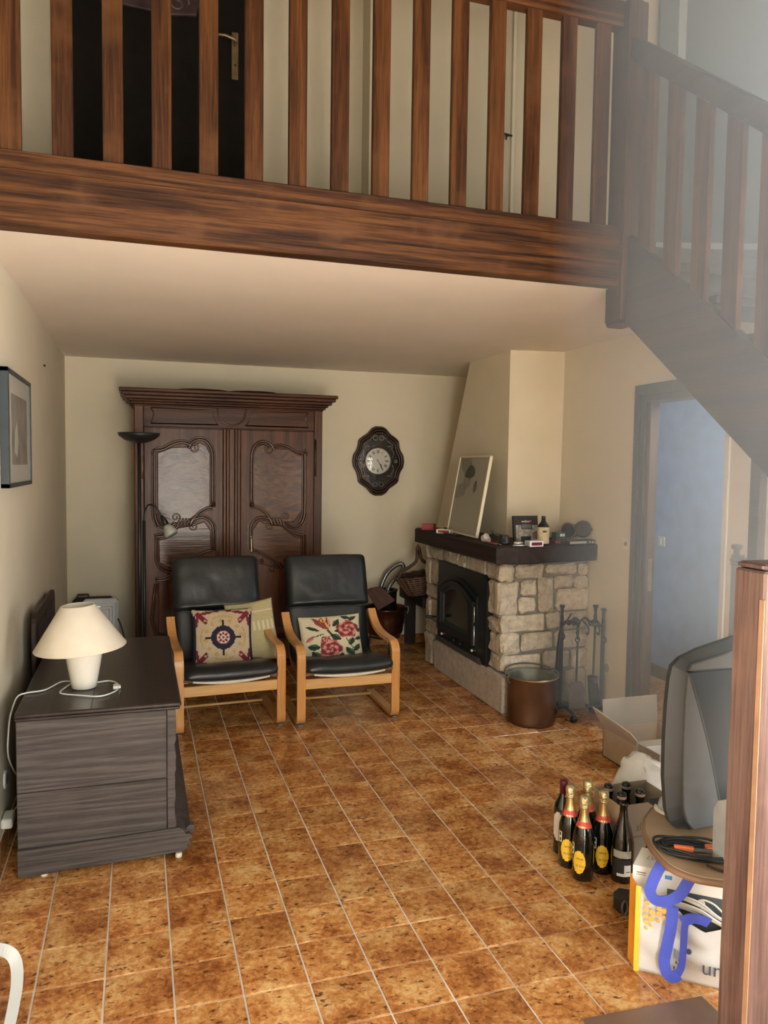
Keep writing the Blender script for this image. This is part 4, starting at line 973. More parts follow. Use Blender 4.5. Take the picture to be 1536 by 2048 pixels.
# ================================================================== CHEST
ch = thing('chest', 'old dark oak chest with plank end and scalloped plinth along the left wall', 'chest', (-0.66, 0.92, 0))
CX0, CX1, CY0, CY1 = -0.975, -0.372, 0.30, 1.545
b = B(); b.box(CX0 + 0.008, CX1 - 0.008, CY0 + 0.012, CY1, 0.02, 0.632); put('carcass', b, 'chest', ch)
b = B(); b.box(CX0, CX1 - 0.035, CY0, CY0 + 0.02, 0.345, 0.634, 0.003); put('end_plank', b, 'chest', ch)
b = B(); b.box(CX0, CX1 - 0.035, CY0, CY0 + 0.02, 0.120, 0.343, 0.003); put('end_plank', b, 'chest', ch)
rs2 = random.Random(5)
pr = [(CX1 - 0.033, 0.13), (CX1 - 0.033, 0.633)] + [(CX1 + rs2.uniform(-0.004, 0.004), 0.633 - 0.025 * k) for k in range(21)]
b = B(); b.prism(pr, 'Y', CY0 - 0.002, CY0 + 0.025, 0.002); put('corner_stile', b, 'chest', ch)
pl = [(CX0, 0.012), (-0.93, 0.008), (-0.80, 0.018), (-0.6, 0.020), (-0.45, 0.024), (-0.35, 0.03), (-0.318, 0.04), (-0.325, 0.055), (-0.308, 0.062), (-0.318, 0.078), (-0.303, 0.086), (-0.312, 0.10), (-0.332, 0.102), (-0.336, 0.115), (-0.345, 0.125), (-0.358, 0.132), (CX0, 0.118)]
b = B(); b.prism(pl, 'Y', CY0 - 0.014, CY0 + 0.012, 0.002); put('plinth', b, 'chest', ch)
b = B()
fpz = [(CX1 - 0.005, 0.02), (-0.322, 0.03), (-0.326, 0.05), (-0.312, 0.062), (-0.320, 0.075), (-0.305, 0.09), (-0.325, 0.103), (-0.345, 0.122), (CX1 - 0.005, 0.14)]
b.prism(fpz, 'Y', CY0 + 0.012, CY1); put('front_plinth', b, 'chest', ch)
b = B(); b.prism([(-0.33, 0.095), (-0.318, 0.088), (-0.300, 0.092), (-0.292, 0.105), (-0.296, 0.120), (-0.312, 0.124), (-0.328, 0.115)], 'Y', CY0 + 0.02, CY0 + 0.06, 0.002); put('plinth_knob', b, 'chest', ch)
b = B(); b.box(CX0 - 0.003, CX1 + 0.018, CY0 - 0.012, CY1 + 0.012, 0.636, 0.650, 0.004); b.box(CX0 - 0.003, CX1 + 0.024, CY0 - 0.018, CY1 + 0.018, 0.650, 0.668, 0.005); put('lid', b, 'chest_top', ch)
b = B(); b.box(-0.7, -0.6965, CY0 - 0.012, CY0 + 0.28, 0.6675, 0.6686); put('lid_crack', b, 'ink', ch)
for (x, y) in ((-0.88, 0.33), (-0.36, 0.33), (-0.88, 1.5), (-0.40, 1.5)):
    b = B(); b.lathe([(0.014, 0), (0.015, 0.008), (0.012, 0.02)], 10, (x, y - 0.025, 0)); put('foot_pad', b, 'cream_plastic', ch)

# table lamp on the chest
LX, LY, LZ = -0.743, 0.605, 0.669
t = thing('table_lamp', 'white ceramic table lamp with wide ivory conical shade on the chest', 'lamp', (LX, LY, LZ))
b = B(); b.lathe([(0.047, 0), (0.052, 0.003), (0.058, 0.04), (0.069, 0.10), (0.076, 0.145), (0.078, 0.170), (0.070, 0.190), (0.045, 0.202), (0.02, 0.208), (0.018, 0.23)], 32, (LX, LY, LZ)); put('base', b, 'ceramic', t)
b = B(); b.lathe([(0.188, 0.177), (0.191, 0.181), (0.070, 0.363), (0.067, 0.365), (0.0665, 0.361), (0.185, 0.180)], 48, (LX - 0.018, LY, LZ), cap0=False, cap1=False); b.xf(Matrix.Translation((LX, LY, LZ + 0.27)) @ Matrix.Rotation(math.radians(-3), 4, 'Y') @ Matrix.Translation((-LX, -LY, -LZ - 0.27))); put('shade', b, 'shade', t)
b = B(); b.tube([(LX - 0.07, LY, LZ + 0.352), (LX + 0.07, LY, LZ + 0.352)], 0.002, 6); b.tube([(LX, LY, LZ + 0.19), (LX, LY, LZ + 0.352)], 0.003, 6)
b.tube([(LX, LY, LZ + 0.23), (LX, LY, LZ + 0.29), (LX, LY, LZ + 0.31)], [0.012, 0.024, 0.01], 10); put('bulb_holder', b, 'white', t)
b = B()
cp = [(-0.70, 0.645, 0.674), (-0.64, 0.66, 0.674), (-0.605, 0.60, 0.674), (-0.607, 0.50, 0.674), (-0.67, 0.43, 0.674), (-0.76, 0.47, 0.674), (-0.832, 0.52, 0.674), (-0.82, 0.60, 0.674), (-0.79, 0.68, 0.674)]
b.tube(smoothpath(cp, 6), 0.0035, 6)
cp = [(-0.79, 0.68, 0.674), (-0.842, 0.70, 0.674), (-0.90, 0.585, 0.674), (-0.965, 0.56, 0.674), (-1.003, 0.56, 0.66), (-1.022, 0.54, 0.61), (-1.030, 0.52, 0.56), (-1.034, 0.50, 0.45), (-1.03, 0.57, 0.36), (-1.01, 0.64, 0.27), (-1.005, 0.68, 0.20), (-1.02, 0.66, 0.155), (-1.04, 0.60, 0.14)]
b.tube(smoothpath(cp, 6), 0.0035, 6); put('cord', b, 'cable_white', t)
b = B(); b.box(-0.622, -0.598, 0.525, 0.575, 0.669, 0.684, 0.004); b.box(-0.602, -0.590, 0.535, 0.565, 0.670, 0.682, 0.003); put('cord_switch', b, 'white', t)
b = B(); b.box(-1.066, -1.022, 0.50, 0.60, 0.118, 0.160, 0.006); put('plug', b, 'white', t)
t = thing('wall_socket', 'white oval wall socket on the left wall behind the chest corner', 'socket', (XL, 0.63, 0.285))
b = B(); b.lathe([(0.04, 0), (0.042, 0.004), (0.036, 0.009)], 24); b.xf(frame_mat((XL + 0.0005, 0.63, 0.285), (0, 1, 0), (0, 0, 1))); put('plate', b, 'white', t)
b = B(); b.lathe([(0.024, 0), (0.022, 0.003)], 20); b.xf(frame_mat((XL + 0.0095, 0.63, 0.285), (0, 1, 0), (0, 0, 1))); put('receptacle', b, 'grey_plastic', t)

# headboard panels leaning behind the chest
def headboard(y0, y1, z, x, lab):
    t = thing('wooden_panel', lab, 'board', (x, (y0 + y1) / 2, 0))
    r = 0.07
    P = [(y0, 0.0), (y1, 0.0), (y1, z - r)] + [(y1 - r + r * math.cos(a * PI / 10), z - r + r * math.sin(a * PI / 10)) for a in range(1, 5)] + [(y1 - r, z), (y0 + r, z)] + [(y0 + r - r * math.sin(a * PI / 10), z - r + r * math.cos(a * PI / 10)) for a in range(1, 5)] + [(y0, z - r)]
    b = B(); b.prism(P, 'X', x - 0.012, x + 0.012, 0.004); put('board', b, 'door_dark', t)
    b = B(); ins_ = [(y0 + (y1 - y0) * 0.5 + (p[0] - (y0 + y1) / 2) * 0.82, p[1] * 0.93) for p in P]; b.prism(ins_, 'X', x + 0.0125, x + 0.0165, 0.002); put('raised_field', b, 'door_dark', t)
headboard(1.20, 1.62, 0.89, -1.015, 'brown wooden panel with rounded top standing behind the chest, the nearer')
headboard(1.66, 2.28, 0.855, -1.03, 'brown wooden panel with rounded top standing against left wall, the farther')

# white appliance at the back-left corner
t = thing('electric_heater', 'pale grey electric heater standing by the back wall left of armoire', 'heater', (-0.79, 3.45, 0))
b = B(); b.box(-0.93, -0.665, 3.42, 3.50, 0.04, 0.575, 0.018); put('body', b, 'white_blue', t)
for k, (dx, dz) in enumerate(((0.028, 0.03), (0.048, 0.055), (0.070, 0.08))):
    b = B(); ringframe2 = [(-0.93 + dx, 0.575 - dz), (-0.665 - dx, 0.575 - dz), (-0.665 - dx, 0.12 + dz), (-0.93 + dx, 0.12 + dz)]
    b.tube([(p[0], 3.42, p[1]) for p in ringframe2], 0.006, 6, closed=True); put('panel_rib', b, 'white_blue', t)
for x in (-0.90, -0.695):
    b = B(); b.box(x - 0.02, x + 0.02, 3.40, 3.52, 0.0, 0.042, 0.004); put('foot', b, 'grey_plastic', t)
b = B(); b.tube(smoothpath([(-0.67, 3.41, 0.42), (-0.645, 3.38, 0.36), (-0.625, 3.36, 0.28), (-0.61, 3.36, 0.18), (-0.60, 3.37, 0.006)], 5), 0.006, 6); put('cord', b, 'rubber', t)
t = thing('suitcase', 'black case with rounded corners mostly hidden behind the lampshade', 'case', (-0.86, 3.62, 0))
b = B(); b.box(-1.02, -0.70, 3.58, 3.68, 0.0, 0.565, 0.03); put('shell', b, 'black', t)
b = B(); b.tube([(-0.98, 3.63, 0.56), (-0.98, 3.63, 0.585), (-0.90, 3.63, 0.585), (-0.90, 3.63, 0.56)], 0.008, 8); put('handle', b, 'black', t)

# picture on the left wall
t = thing('wall_picture', 'narrow grey framed print in pale mount on the left wall', 'picture', (XL, 1.01, 1.79))
py0, py1, pz0, pz1 = 0.66, 1.385, 1.535, 2.05
b = B()
for (a0, a1, c0, c1) in ((py0, py0 + 0.02, pz0, pz1), (py1 - 0.02, py1, pz0, pz1), (py0, py1, pz0, pz0 + 0.02), (py0, py1, pz1 - 0.02, pz1)): b.box(XL + 0.001, XL + 0.036, a0, a1, c0, c1, 0.002)
put('frame', b, 'frame_grey', t)
b = B(); b.box(XL + 0.001, XL + 0.028, py0 + 0.018, py1 - 0.018, pz0 + 0.018, pz1 - 0.018); put('mount', b, 'mount', t)
b = B(); b.box(XL + 0.0282, XL + 0.0292, py0 + 0.12, py1 - 0.12, pz0 + 0.10, pz1 - 0.10); put('print', b, 'print', t)
b = B(); b.prism([(0.86, 1.69), (0.93, 1.67), (0.97, 1.74), (0.93, 1.83), (0.88, 1.79)], 'X', XL + 0.0294, XL + 0.0299); put('figure', b, 'mount', t)
t = B(); t.tube([(XL, 2.296, 2.247), (XL + 0.012, 2.296, 2.247)], 0.006, 8); tag(put('wall_hook', t, 'iron'), 'small dark nail hook high on the left wall near the corner', 'hook')

# ================================================================== FLOOR LAMP
fx, fy = -0.505, 2.78
t = thing('floor_lamp', 'black uplighter floor lamp with bowl top before the armoire left edge', 'lamp', (fx, fy, 0))
b = B(); b.lathe([(0.13, 0), (0.13, 0.012), (0.10, 0.025), (0.02, 0.032)], 32, (fx, fy, 0)); put('base', b, 'black', t)
b = B(); b.tube([(fx, fy, 0.03), (fx, fy, 1.80)], 0.013, 10); put('pole', b, 'black', t)
b = B(); b.tube([(fx + 0.03, fy, 0.03), (fx + 0.03, fy, 1.24)], 0.011, 10); put('reading_pole', b, 'black', t)
b = B(); b.lathe([(0.02, 1.79), (0.05, 1.795), (0.10, 1.812), (0.137, 1.84), (0.144, 1.862), (0.140, 1.862), (0.13, 1.842), (0.09, 1.82), (0.02, 1.805)], 36, (fx, fy, 0)); put('bowl', b, 'black', t)
b = B(); b.tube(smoothpath([(fx + 0.03, fy, 1.235), (fx + 0.034, fy - 0.01, 1.30), (fx + 0.06, fy - 0.03, 1.352), (fx + 0.10, fy - 0.05, 1.345), (fx + 0.135, fy - 0.06, 1.30), (fx + 0.148, fy - 0.065, 1.275)], 6), 0.006, 8); put('gooseneck', b, 'black', t)
b = B(); b.tube([(fx + 0.148, fy - 0.065, 1.28), (fx + 0.165, fy - 0.07, 1.245), (fx + 0.185, fy - 0.078, 1.205)], [0.010, 0.020, 0.022], 12); put('socket', b, 'black', t)
b = B(); b.tube([(fx + 0.182, fy - 0.077, 1.212), (fx + 0.196, fy - 0.083, 1.185), (fx + 0.213, fy - 0.09, 1.155), (fx + 0.222, fy - 0.095, 1.14)], [0.024, 0.040, 0.050, 0.042], 12); put('glass_shade', b, 'glassy', t)

# ================================================================== WALL CLOCK
kx, kz, ky = 1.575, 1.695, YB - 0.002
t = thing('wall_clock', 'black lobed wall clock with pearl inlay and white Roman dial on back wall', 'clock', (kx, YB, kz))
def lobe(a, sx, sz):
    # eight-lobed outline, taller than wide
    base = [(0.0, 0.245), (20, 0.232), (40, 0.246), (58, 0.252), (70, 0.268), (90, 0.322)]
    x_ = abs(math.degrees(math.asin(abs(math.sin(a)))))
    for i in range(len(base) - 1):
        if base[i][0] <= x_ <= base[i + 1][0]:
            f = (x_ - base[i][0]) / (base[i + 1][0] - base[i][0]); f = f * f * (3 - 2 * f); r = base[i][1] + f * (base[i + 1][1] - base[i][1]); break
    return r
OUT = smoothpath([(0.248, 0.0, 0), (0.238, 0.055, 0), (0.212, 0.10, 0), (0.198, 0.145, 0), (0.190, 0.19, 0), (0.155, 0.222, 0), (0.110, 0.252, 0), (0.070, 0.297, 0), (0.030, 0.317, 0)], 4)
q1 = [(p.x, p.y) for p in OUT]
outl = q1 + [(-x, z) for x, z in q1[::-1]] + [(-x, -z) for x, z in q1] + [(x, -z) for x, z in q1[::-1]]
def scaled(s): return [(x * s, z * s) for x, z in outl]
def ringY(b, so, si, y0, y1):
    A = [(kx + x, y0, kz + z) for x, z in scaled(so)]; D = [(kx + x, y1, kz + z) for x, z in scaled(si)]
    VA, VD = b.pts(A), b.pts(D); n = len(A)
    for i in range(n): b.face([VA[i], VA[(i + 1) % n], VD[(i + 1) % n], VD[i]], 0, True)
b = B()
ys = [(1.0, 0.0), (1.0, -0.02), (0.985, -0.034), (0.955, -0.04), (0.935, -0.034), (0.92, -0.03), (0.90, -0.038), (0.87, -0.04), (0.85, -0.03), (0.835, -0.026), (0.815, -0.032), (0.79, -0.026), (0.775, -0.014)]
for i in range(len(ys) - 1): ringY(b, ys[i][0], ys[i + 1][0], ky + ys[i][1], ky + ys[i + 1][1])
put('case_frame', b, 'clock_wood', t)
b = B()
for s in (0.955, 0.885, 0.805): b.tube([(kx + x, ky - 0.0385 + (0.006 if s < 0.85 else 0), kz + z) for x, z in scaled(s)], 0.006, 6, closed=True)
put('brown_band', b, 'clock_brown', t)
b = B(); b.prism([(kx + x, kz + z) for x, z in scaled(0.79)], 'Y', ky - 0.014, ky - 0.002); put('inner_panel', b, 'clock_inner', t)
b = B()
for sx in (-1, 1):
    for sz in (-1, 1):
        L_ = [(0.135, 0.03), (0.145, 0.08), (0.125, 0.115), (0.14, 0.125), (0.10, 0.13), (0.085, 0.135), (0.14, 0.145), (0.115, 0.165), (0.085, 0.185), (0.06, 0.215), (0.035, 0.225)]
        b.tube([(kx + sx * p.x, ky - 0.016, kz + sz * p.y) for p in smoothpath([(a, c, 0) for a, c in L_], 3)], 0.0022, 5)
        P = [(0.03 + 0.022 * math.cos(k / 10 * 2 * PI), 0.215 + 0.022 * math.sin(k / 10 * 2 * PI)) for k in range(10)]
        b.tube([(kx + sx * p[0], ky - 0.016, kz + sz * p[1]) for p in P], 0.003, 5, closed=True)
    for k in range(5):
        a = k * 2 * PI / 5; b.lathe([(0.009, 0), (0.004, 0.003)], 8); 
b.m.free(); b = B()
for sx in (-1, 1):
    for sz in (-1, 1):
        L_ = [(0.135, 0.03), (0.145, 0.08), (0.125, 0.115), (0.14, 0.125), (0.10, 0.13), (0.085, 0.135), (0.14, 0.145), (0.115, 0.165), (0.085, 0.185), (0.06, 0.215), (0.035, 0.225)]
        b.tube([(kx + sx * p.x, ky - 0.016, kz + sz * p.y) for p in smoothpath([(a, c, 0) for a, c in L_], 3)], 0.0022, 5)
        P = [(0.03 + 0.022 * math.cos(k / 10 * 2 * PI), 0.212 + 0.022 * math.sin(k / 10 * 2 * PI)) for k in range(10)]
        b.tube([(kx + sx * p[0], ky - 0.016, kz + sz * p[1]) for p in P], 0.003, 5, closed=True)
    for k in range(6):
        a = k * PI / 3; b.tube([(kx + sx * 0.168 + 0.012 * math.cos(a), ky - 0.014, kz + 0.012 * math.sin(a)), (kx + sx * 0.168 + 0.012 * math.cos(a), ky - 0.0175, kz + 0.012 * math.sin(a))], 0.006, 6)
put('pearl_inlay', b, 'pearl', t)
Mdial = frame_mat((kx - 0.006, ky - 0.014, kz + 0.0), (1, 0, 0), (0, 0, 1))
b = B(); b.lathe([(0.132, 0.0), (0.132, 0.008), (0.122, 0.012), (0.118, 0.006)], 48); b.xf(Mdial); put('dial_bezel', b, 'brass_dark', t)
b = B(); b.lathe([(0.118, 0.003), (0.117, 0.007)], 48); b.xf(Mdial); put('dial', b, 'dial', t)
nb = B()
for k, s_ in enumerate(['XII', 'I', 'II', 'III', 'IIII', 'V', 'VI', 'VII', 'VIII', 'IX', 'X', 'XI']):
    a = -k * PI / 6; me = text_mesh(s_, 0.040, 0.0012)
    nb.add_mesh(me, Mdial @ Matrix.Rotation(a, 4, 'Z') @ Matrix.Translation((0, 0.084, 0.0076)) @ Matrix.Diagonal((0.62, 1.0, 1, 1)))
put('numerals', nb, 'ink', t)
hb = B()
def hand(ang, L_, wd, z):
    R_ = Mdial @ Matrix.Rotation(-ang, 4, 'Z')
    P = [(-wd, -0.018), (wd, -0.018), (wd * 0.7, 0.0), (wd * 0.5, L_ * 0.55), (wd * 2.2, L_ * 0.66), (wd * 1.6, L_ * 0.76), (wd * 0.4, L_ * 0.80), (0, L_), (-wd * 0.4, L_ * 0.80), (-wd * 1.6, L_ * 0.76), (-wd * 2.2, L_ * 0.66), (-wd * 0.5, L_ * 0.55), (-wd * 0.7, 0)]
    hb.face([hb.m.verts.new(R_ @ Vector((x, y, z))) for x, y in P])
hand(math.radians(143), 0.070, 0.0042, 0.0085); hand(math.radians(150), 0.100, 0.0032, 0.0095)
put('hands', hb, 'ink', t)
gm, nt, bs = new_mat('clock_glass'); N, L = nt.nodes, nt.links
tr_ = N.new('ShaderNodeBsdfTransparent'); gl_ = N.new('ShaderNodeBsdfGlossy'); gl_.inputs['Roughness'].default_value = 0.02
fz = N.new('ShaderNodeFresnel'); fz.inputs[0].default_value = 1.6; mxs = N.new('ShaderNodeMixShader')
L.new(fz.outputs[0], mxs.inputs[0]); L.new(tr_.outputs[0], mxs.inputs[1]); L.new(gl_.outputs[0], mxs.inputs[2]); L.new(mxs.outputs[0], N['Material Output'].inputs[0])
b = B(); RG = 1.0; dm = lambda x, z: ky - 0.048 + (x * x + z * z) / (2 * RG)
VV = [[b.m.verts.new((kx + x * f_, dm(x * f_, z * f_), kz + z * f_)) for x, z in scaled(0.785)] for f_ in (0.04, 0.2, 0.4, 0.6, 0.8, 1.0)]
for a in range(5):
    for i in range(len(outl)): b.face([VV[a][i], VV[a][(i + 1) % len(outl)], VV[a + 1][(i + 1) % len(outl)], VV[a + 1][i]], 0, True)
b.face(VV[0], 0, True); put('glass', b, gm, t)

# ================================================================== CORNER BENCH, BASKET, CAULDRON
t = thing('log_bench', 'low black oak bench between the back wall and the fireplace', 'bench', (2.1, 3.43, 0))
b = B(); b.box(1.79, 2.45, 3.12, 3.735, 0.445, 0.535, 0.006); put('seat', b, 'bench', t)
b = B(); b.box(1.850, 1.945, 3.70, 3.765, 0, 0.445, 0.006); put('leg', b, 'bench', t)
b = B(); b.box(2.33, 2.44, 3.66, 3.745, 0, 0.445, 0.006); put('leg', b, 'bench', t)
# wicker basket tilted on the bench
t = thing('wicker_basket', 'brown wicker basket with tall handle on the black bench', 'basket', (1.865, 3.34, 0.536))
ba, bc = 0.185, 0.13
b = B()
for k in range(9):
    f = k / 8; sx = 0.70 + 0.50 * f; z = 0.008 + 0.16 * f
    P = [(ba * sx * math.cos(a / 32 * 2 * PI), bc * sx * math.sin(a / 32 * 2 * PI) * 1.0, z + 0.004 * math.cos(a * PI)) for a in range(32)]
    b.tube(P, 0.0105, 6, closed=True)
wv = b
wv.xf(Matrix.Rotation(math.radians(-8), 4, 'Y')); put('woven_side', wv, 'wicker', t, world=False)
b = B()
for a in range(24):
    an = a / 24 * 2 * PI
    b.tube([(ba * (0.70 + 0.50 * f) * math.cos(an) * 1.03, bc * (0.70 + 0.50 * f) * math.sin(an) * 1.03, 0.008 + 0.165 * f) for f in (0, 0.5, 1)], 0.007, 6)
b.xf(Matrix.Rotation(math.radians(-8), 4, 'Y')); put('stakes', b, plain('pale_wicker', (0.20, 0.11, 0.055), 0.5, var=0.3), t, world=False)
b = B(); b.lathe([(0.02, 0.004), (0.11, 0.004), (0.115, 0.012)], 24); b.xf(Matrix.Rotation(math.radians(-8), 4, 'Y') @ Matrix.Diagonal((1, 0.73, 1, 1))); put('bottom', b, 'wicker', t, world=False)
b = B()
hp_ = smoothpath([(-0.215, 0, 0.155), (-0.17, 0, 0.215), (-0.09, 0, 0.25), (-0.03, 0, 0.29), (-0.012, 0, 0.36)], 5)
b.tube(hp_, 0.015, 8); b.tube([(-p.x, p.y, p.z) for p in hp_], 0.015, 8); b.tube([(-0.012, 0, 0.35), (-0.010, 0, 0.40), (0.0, 0, 0.43), (0.010, 0, 0.40), (0.012, 0, 0.35)], 0.015, 8)
b.xf(Matrix.Rotation(math.radians(-6), 4, 'Y')); put('handle', b, 'wicker', t, world=False)

cx, cy = 1.575, 3.50
t = thing('copper_cauldron', 'dark copper cauldron on iron trivet left of the black bench', 'cauldron', (cx, cy, 0))
b = B(); b.lathe([(0.03, 0.150), (0.12, 0.153), (0.150, 0.165), (0.160, 0.19), (0.178, 0.30), (0.190, 0.385), (0.202, 0.392), (0.202, 0.400), (0.190, 0.402), (0.184, 0.385), (0.172, 0.30), (0.155, 0.2), (0.14, 0.18), (0.03, 0.17)], 40, (cx, cy, 0)); put('bowl', b, 'copper_dark', t)
for s in (-1, 1):
    b = B(); b.tube(smoothpath([(cx + s * 0.188, cy - 0.02, 0.37), (cx + s * 0.205, cy - 0.03, 0.40), (cx + s * 0.212, cy - 0.03, 0.37), (cx + s * 0.20, cy - 0.03, 0.335)], 5), 0.005, 6); put('handle_ring', b, 'brass', t)
b = B(); b.tube([(cx + 0.13 * math.cos(a / 20 * 2 * PI), cy + 0.13 * math.sin(a / 20 * 2 * PI), 0.14) for a in range(20)], 0.009, 6, closed=True)
for k in range(3):
    a = k * 2 * PI / 3 + 0.5; b.tube([(cx + 0.13 * math.cos(a), cy + 0.13 * math.sin(a), 0.14), (cx + 0.15 * math.cos(a), cy + 0.15 * math.sin(a), 0.0)], 0.008, 6)
put('trivet', b, 'iron', t)
t = thing('ash_bin', 'black round metal bin standing inside the copper cauldron', 'bin', (1.60, 3.52, 0.172))
b = B(); b.lathe([(0.08, 0), (0.088, 0.36), (0.094, 0.366), (0.094, 0.374), (0.086, 0.376), (0.08, 0.02)], 28, (1.60, 3.52, 0.172), cap1=False); put('drum', b, 'black_gloss', t)
b = B(); b.tube([(1.60 + 0.092 * math.cos(a / 24 * 2 * PI), 3.52 + 0.092 * math.sin(a / 24 * 2 * PI), 0.55) for a in range(24)], 0.006, 6, closed=True); put('rim', b, 'stove', t)
b = B(); b.tube(smoothpath([(1.485, 3.44, 0.42), (1.475, 3.43, 0.50), (1.46, 3.43, 0.51)], 4), 0.006, 6); put('lid_catch', b, 'chrome', t)
t = thing('metal_hose', 'coiled chrome flexible hose looping up from the cauldron', 'hose', (1.57, 3.56, 0.40))
b = B(); hp = smoothpath([(1.550, 3.62, 0.42), (1.575, 3.62, 0.56), (1.625, 3.62, 0.67), (1.69, 3.62, 0.735), (1.755, 3.615, 0.765), (1.778, 3.60, 0.745), (1.755, 3.585, 0.695), (1.69, 3.57, 0.64), (1.625, 3.56, 0.555), (1.59, 3.55, 0.47)], 9)
b.tube(hp, 0.019, 12); put('tube', b, 'hose', t)
b = B()
for p in hp[::2][1:-1]:
    i = hp.index(p); d_ = (hp[i + 1] - hp[i - 1]).normalized(); u_ = d_.orthogonal().normalized(); v_ = d_.cross(u_)
    b.tube([p + (u_ * math.cos(a / 12 * 2 * PI) + v_ * math.sin(a / 12 * 2 * PI)) * 0.0185 for a in range(12)], 0.0018, 4, closed=True)
o = put('corrugation', b, 'hose', t); o['kind'] = 'stuff'
t = B()
P = [(1.345, 3.33, 0.575), (1.38, 3.31, 0.60), (1.43, 3.295, 0.61), (1.475, 3.29, 0.61)]
Q = [(1.44, 3.27, 0.415), (1.49, 3.26, 0.445), (1.54, 3.25, 0.475), (1.585, 3.245, 0.50)]
VA, VB = t.pts(P), t.pts(Q); VC = t.pts([Vector(p) + Vector((0, 0.006, 0.004)) for p in P]); VD = t.pts([Vector(p) + Vector((0, 0.006, 0.004)) for p in Q])
for i in range(3):
    t.face([VA[i], VA[i + 1], VB[i + 1], VB[i]]); t.face([VC[i], VD[i], VD[i + 1], VC[i + 1]]); t.face([VA[i], VC[i], VC[i + 1], VA[i + 1]]); t.face([VB[i], VB[i + 1], VD[i + 1], VD[i]])
t.face([VA[0], VB[0], VD[0], VC[0]]); t.face([VA[3], VC[3], VD[3], VB[3]])
tag(put('leather_flap', t, 'suede'), 'brown suede flap draped over the rim of the copper cauldron', 'leather')

# ================================================================== COPPER BUCKET
cx, cy = 1.925, 1.455
bk = thing('copper_bucket', 'tall brown copper bucket with rim handle in front of the fireplace corner', 'bucket', (cx, cy, 0))
b = B(); b.lathe([(0.02, 0.0), (0.148, 0.0), (0.156, 0.008), (0.158, 0.03), (0.160, 0.29), (0.166, 0.300), (0.170, 0.304), (0.169, 0.311), (0.160, 0.312), (0.153, 0.29), (0.15, 0.02), (0.02, 0.012)], 48, (cx, cy, 0), mis=[0] * 8 + [1] * 3); put('body', b, ['copper', 'copper_in'], bk)
b = B(); b.tube([(cx + 0.170 * math.cos(a / 40 * 2 * PI), cy + 0.170 * math.sin(a / 40 * 2 * PI), 0.305) for a in range(40)], 0.005, 6, closed=True); put('rim', b, 'brass', bk)
b = B(); b.tube([(cx + 0.176 * math.cos(a / 20 * PI - 0.15), cy + 0.176 * math.sin(a / 20 * PI - 0.15), 0.317 + 0.020 * math.sin(a / 20 * PI)) for a in range(21)], 0.006, 8); put('bail_handle', b, 'iron_grey', bk)
for s in (-1, 1):
    b = B(); b.tube([(cx + s * 0.165, cy - 0.02, 0.27), (cx + s * 0.185, cy - 0.02, 0.29), (cx + s * 0.185, cy - 0.02, 0.31), (cx + s * 0.172, cy - 0.02, 0.32)], 0.006, 6); put('ear', b, 'iron_grey', bk)

# ================================================================== FIRE TOOLS
A_, Bv = Vector((2.155, 1.485, 0)), Vector((2.415, 1.40, 0))
ft = thing('fire_tool_stand', 'black wrought iron fire tool stand beside the stone fireplace', 'stand', (2.28, 1.44, 0))
def knob(b, p, h=0.12, r=0.011):
    p = Vector(p)
    b.tube([p, p + Vector((0, 0, h * 0.25)), p + Vector((0, 0, h * 0.55)), p + Vector((0, 0, h * 0.85)), p + Vector((0, 0, h * 0.9)), p + Vector((0, 0, h))], [r * 0.8, r * 1.1, r * 0.75, r * 1.15, r * 1.7, r * 1.5], 10)
for P_, z1 in ((A_, 0.64), (Bv, 0.62)):
    b = B(); b.box(P_.x - 0.013, P_.x + 0.013, P_.y - 0.006, P_.y + 0.006, 0.05, z1, 0.002); put('upright', b, 'iron', ft)
    b = B(); knob(b, (P_.x, P_.y, z1 - 0.01)); put('finial', b, 'iron', ft)
    b = B(); b.tube([(P_.x + 0.016 * math.cos(k / 12 * 2 * PI), P_.y - 0.012, z1 - 0.10 + 0.02 * math.sin(k / 12 * 2 * PI)) for k in range(12)], 0.005, 6, closed=True); put('ring', b, 'iron', ft)
b = B(); P = []
for k in range(33):
    s_ = k / 32; p = A_.lerp(Bv, s_); z = 0.60 + 0.055 * math.sin(PI * s_) ** 0.5 + 0.012 * math.sin(s_ * 8 * PI); P.append((p.x, p.y, z))
b.tube(P, 0.008, 8)
for s_ in (0.18, 0.30, 0.70, 0.82):
    p = A_.lerp(Bv, s_); b.tube([(p.x + 0.02 * (1 - k / 18) * math.cos(k / 18 * 3.4 * PI), p.y, 0.628 + 0.02 * (1 - k / 18) * math.sin(k / 18 * 3.4 * PI)) for k in range(16)], 0.0055, 6)
put('scrolled_crossbar', b, 'iron', ft)
for s_ in (0.28, 0.52, 0.78):
    p = A_.lerp(Bv, s_); b = B(); b.tube(smoothpath([(p.x, p.y, 0.64), (p.x, p.y - 0.05, 0.62), (p.x, p.y - 0.065, 0.59), (p.x, p.y - 0.055, 0.565), (p.x, p.y - 0.035, 0.575)], 4), 0.0055, 6); put('hook', b, 'iron', ft)
b = B(); P = [A_.lerp(Bv, k / 10) + Vector((0, -0.02, 0.07 + 0.012 * math.sin(k / 10 * PI))) for k in range(11)]; b.ribbon(P, (0, 0.02, 0), 0.008); put('base_bar', b, 'iron', ft)
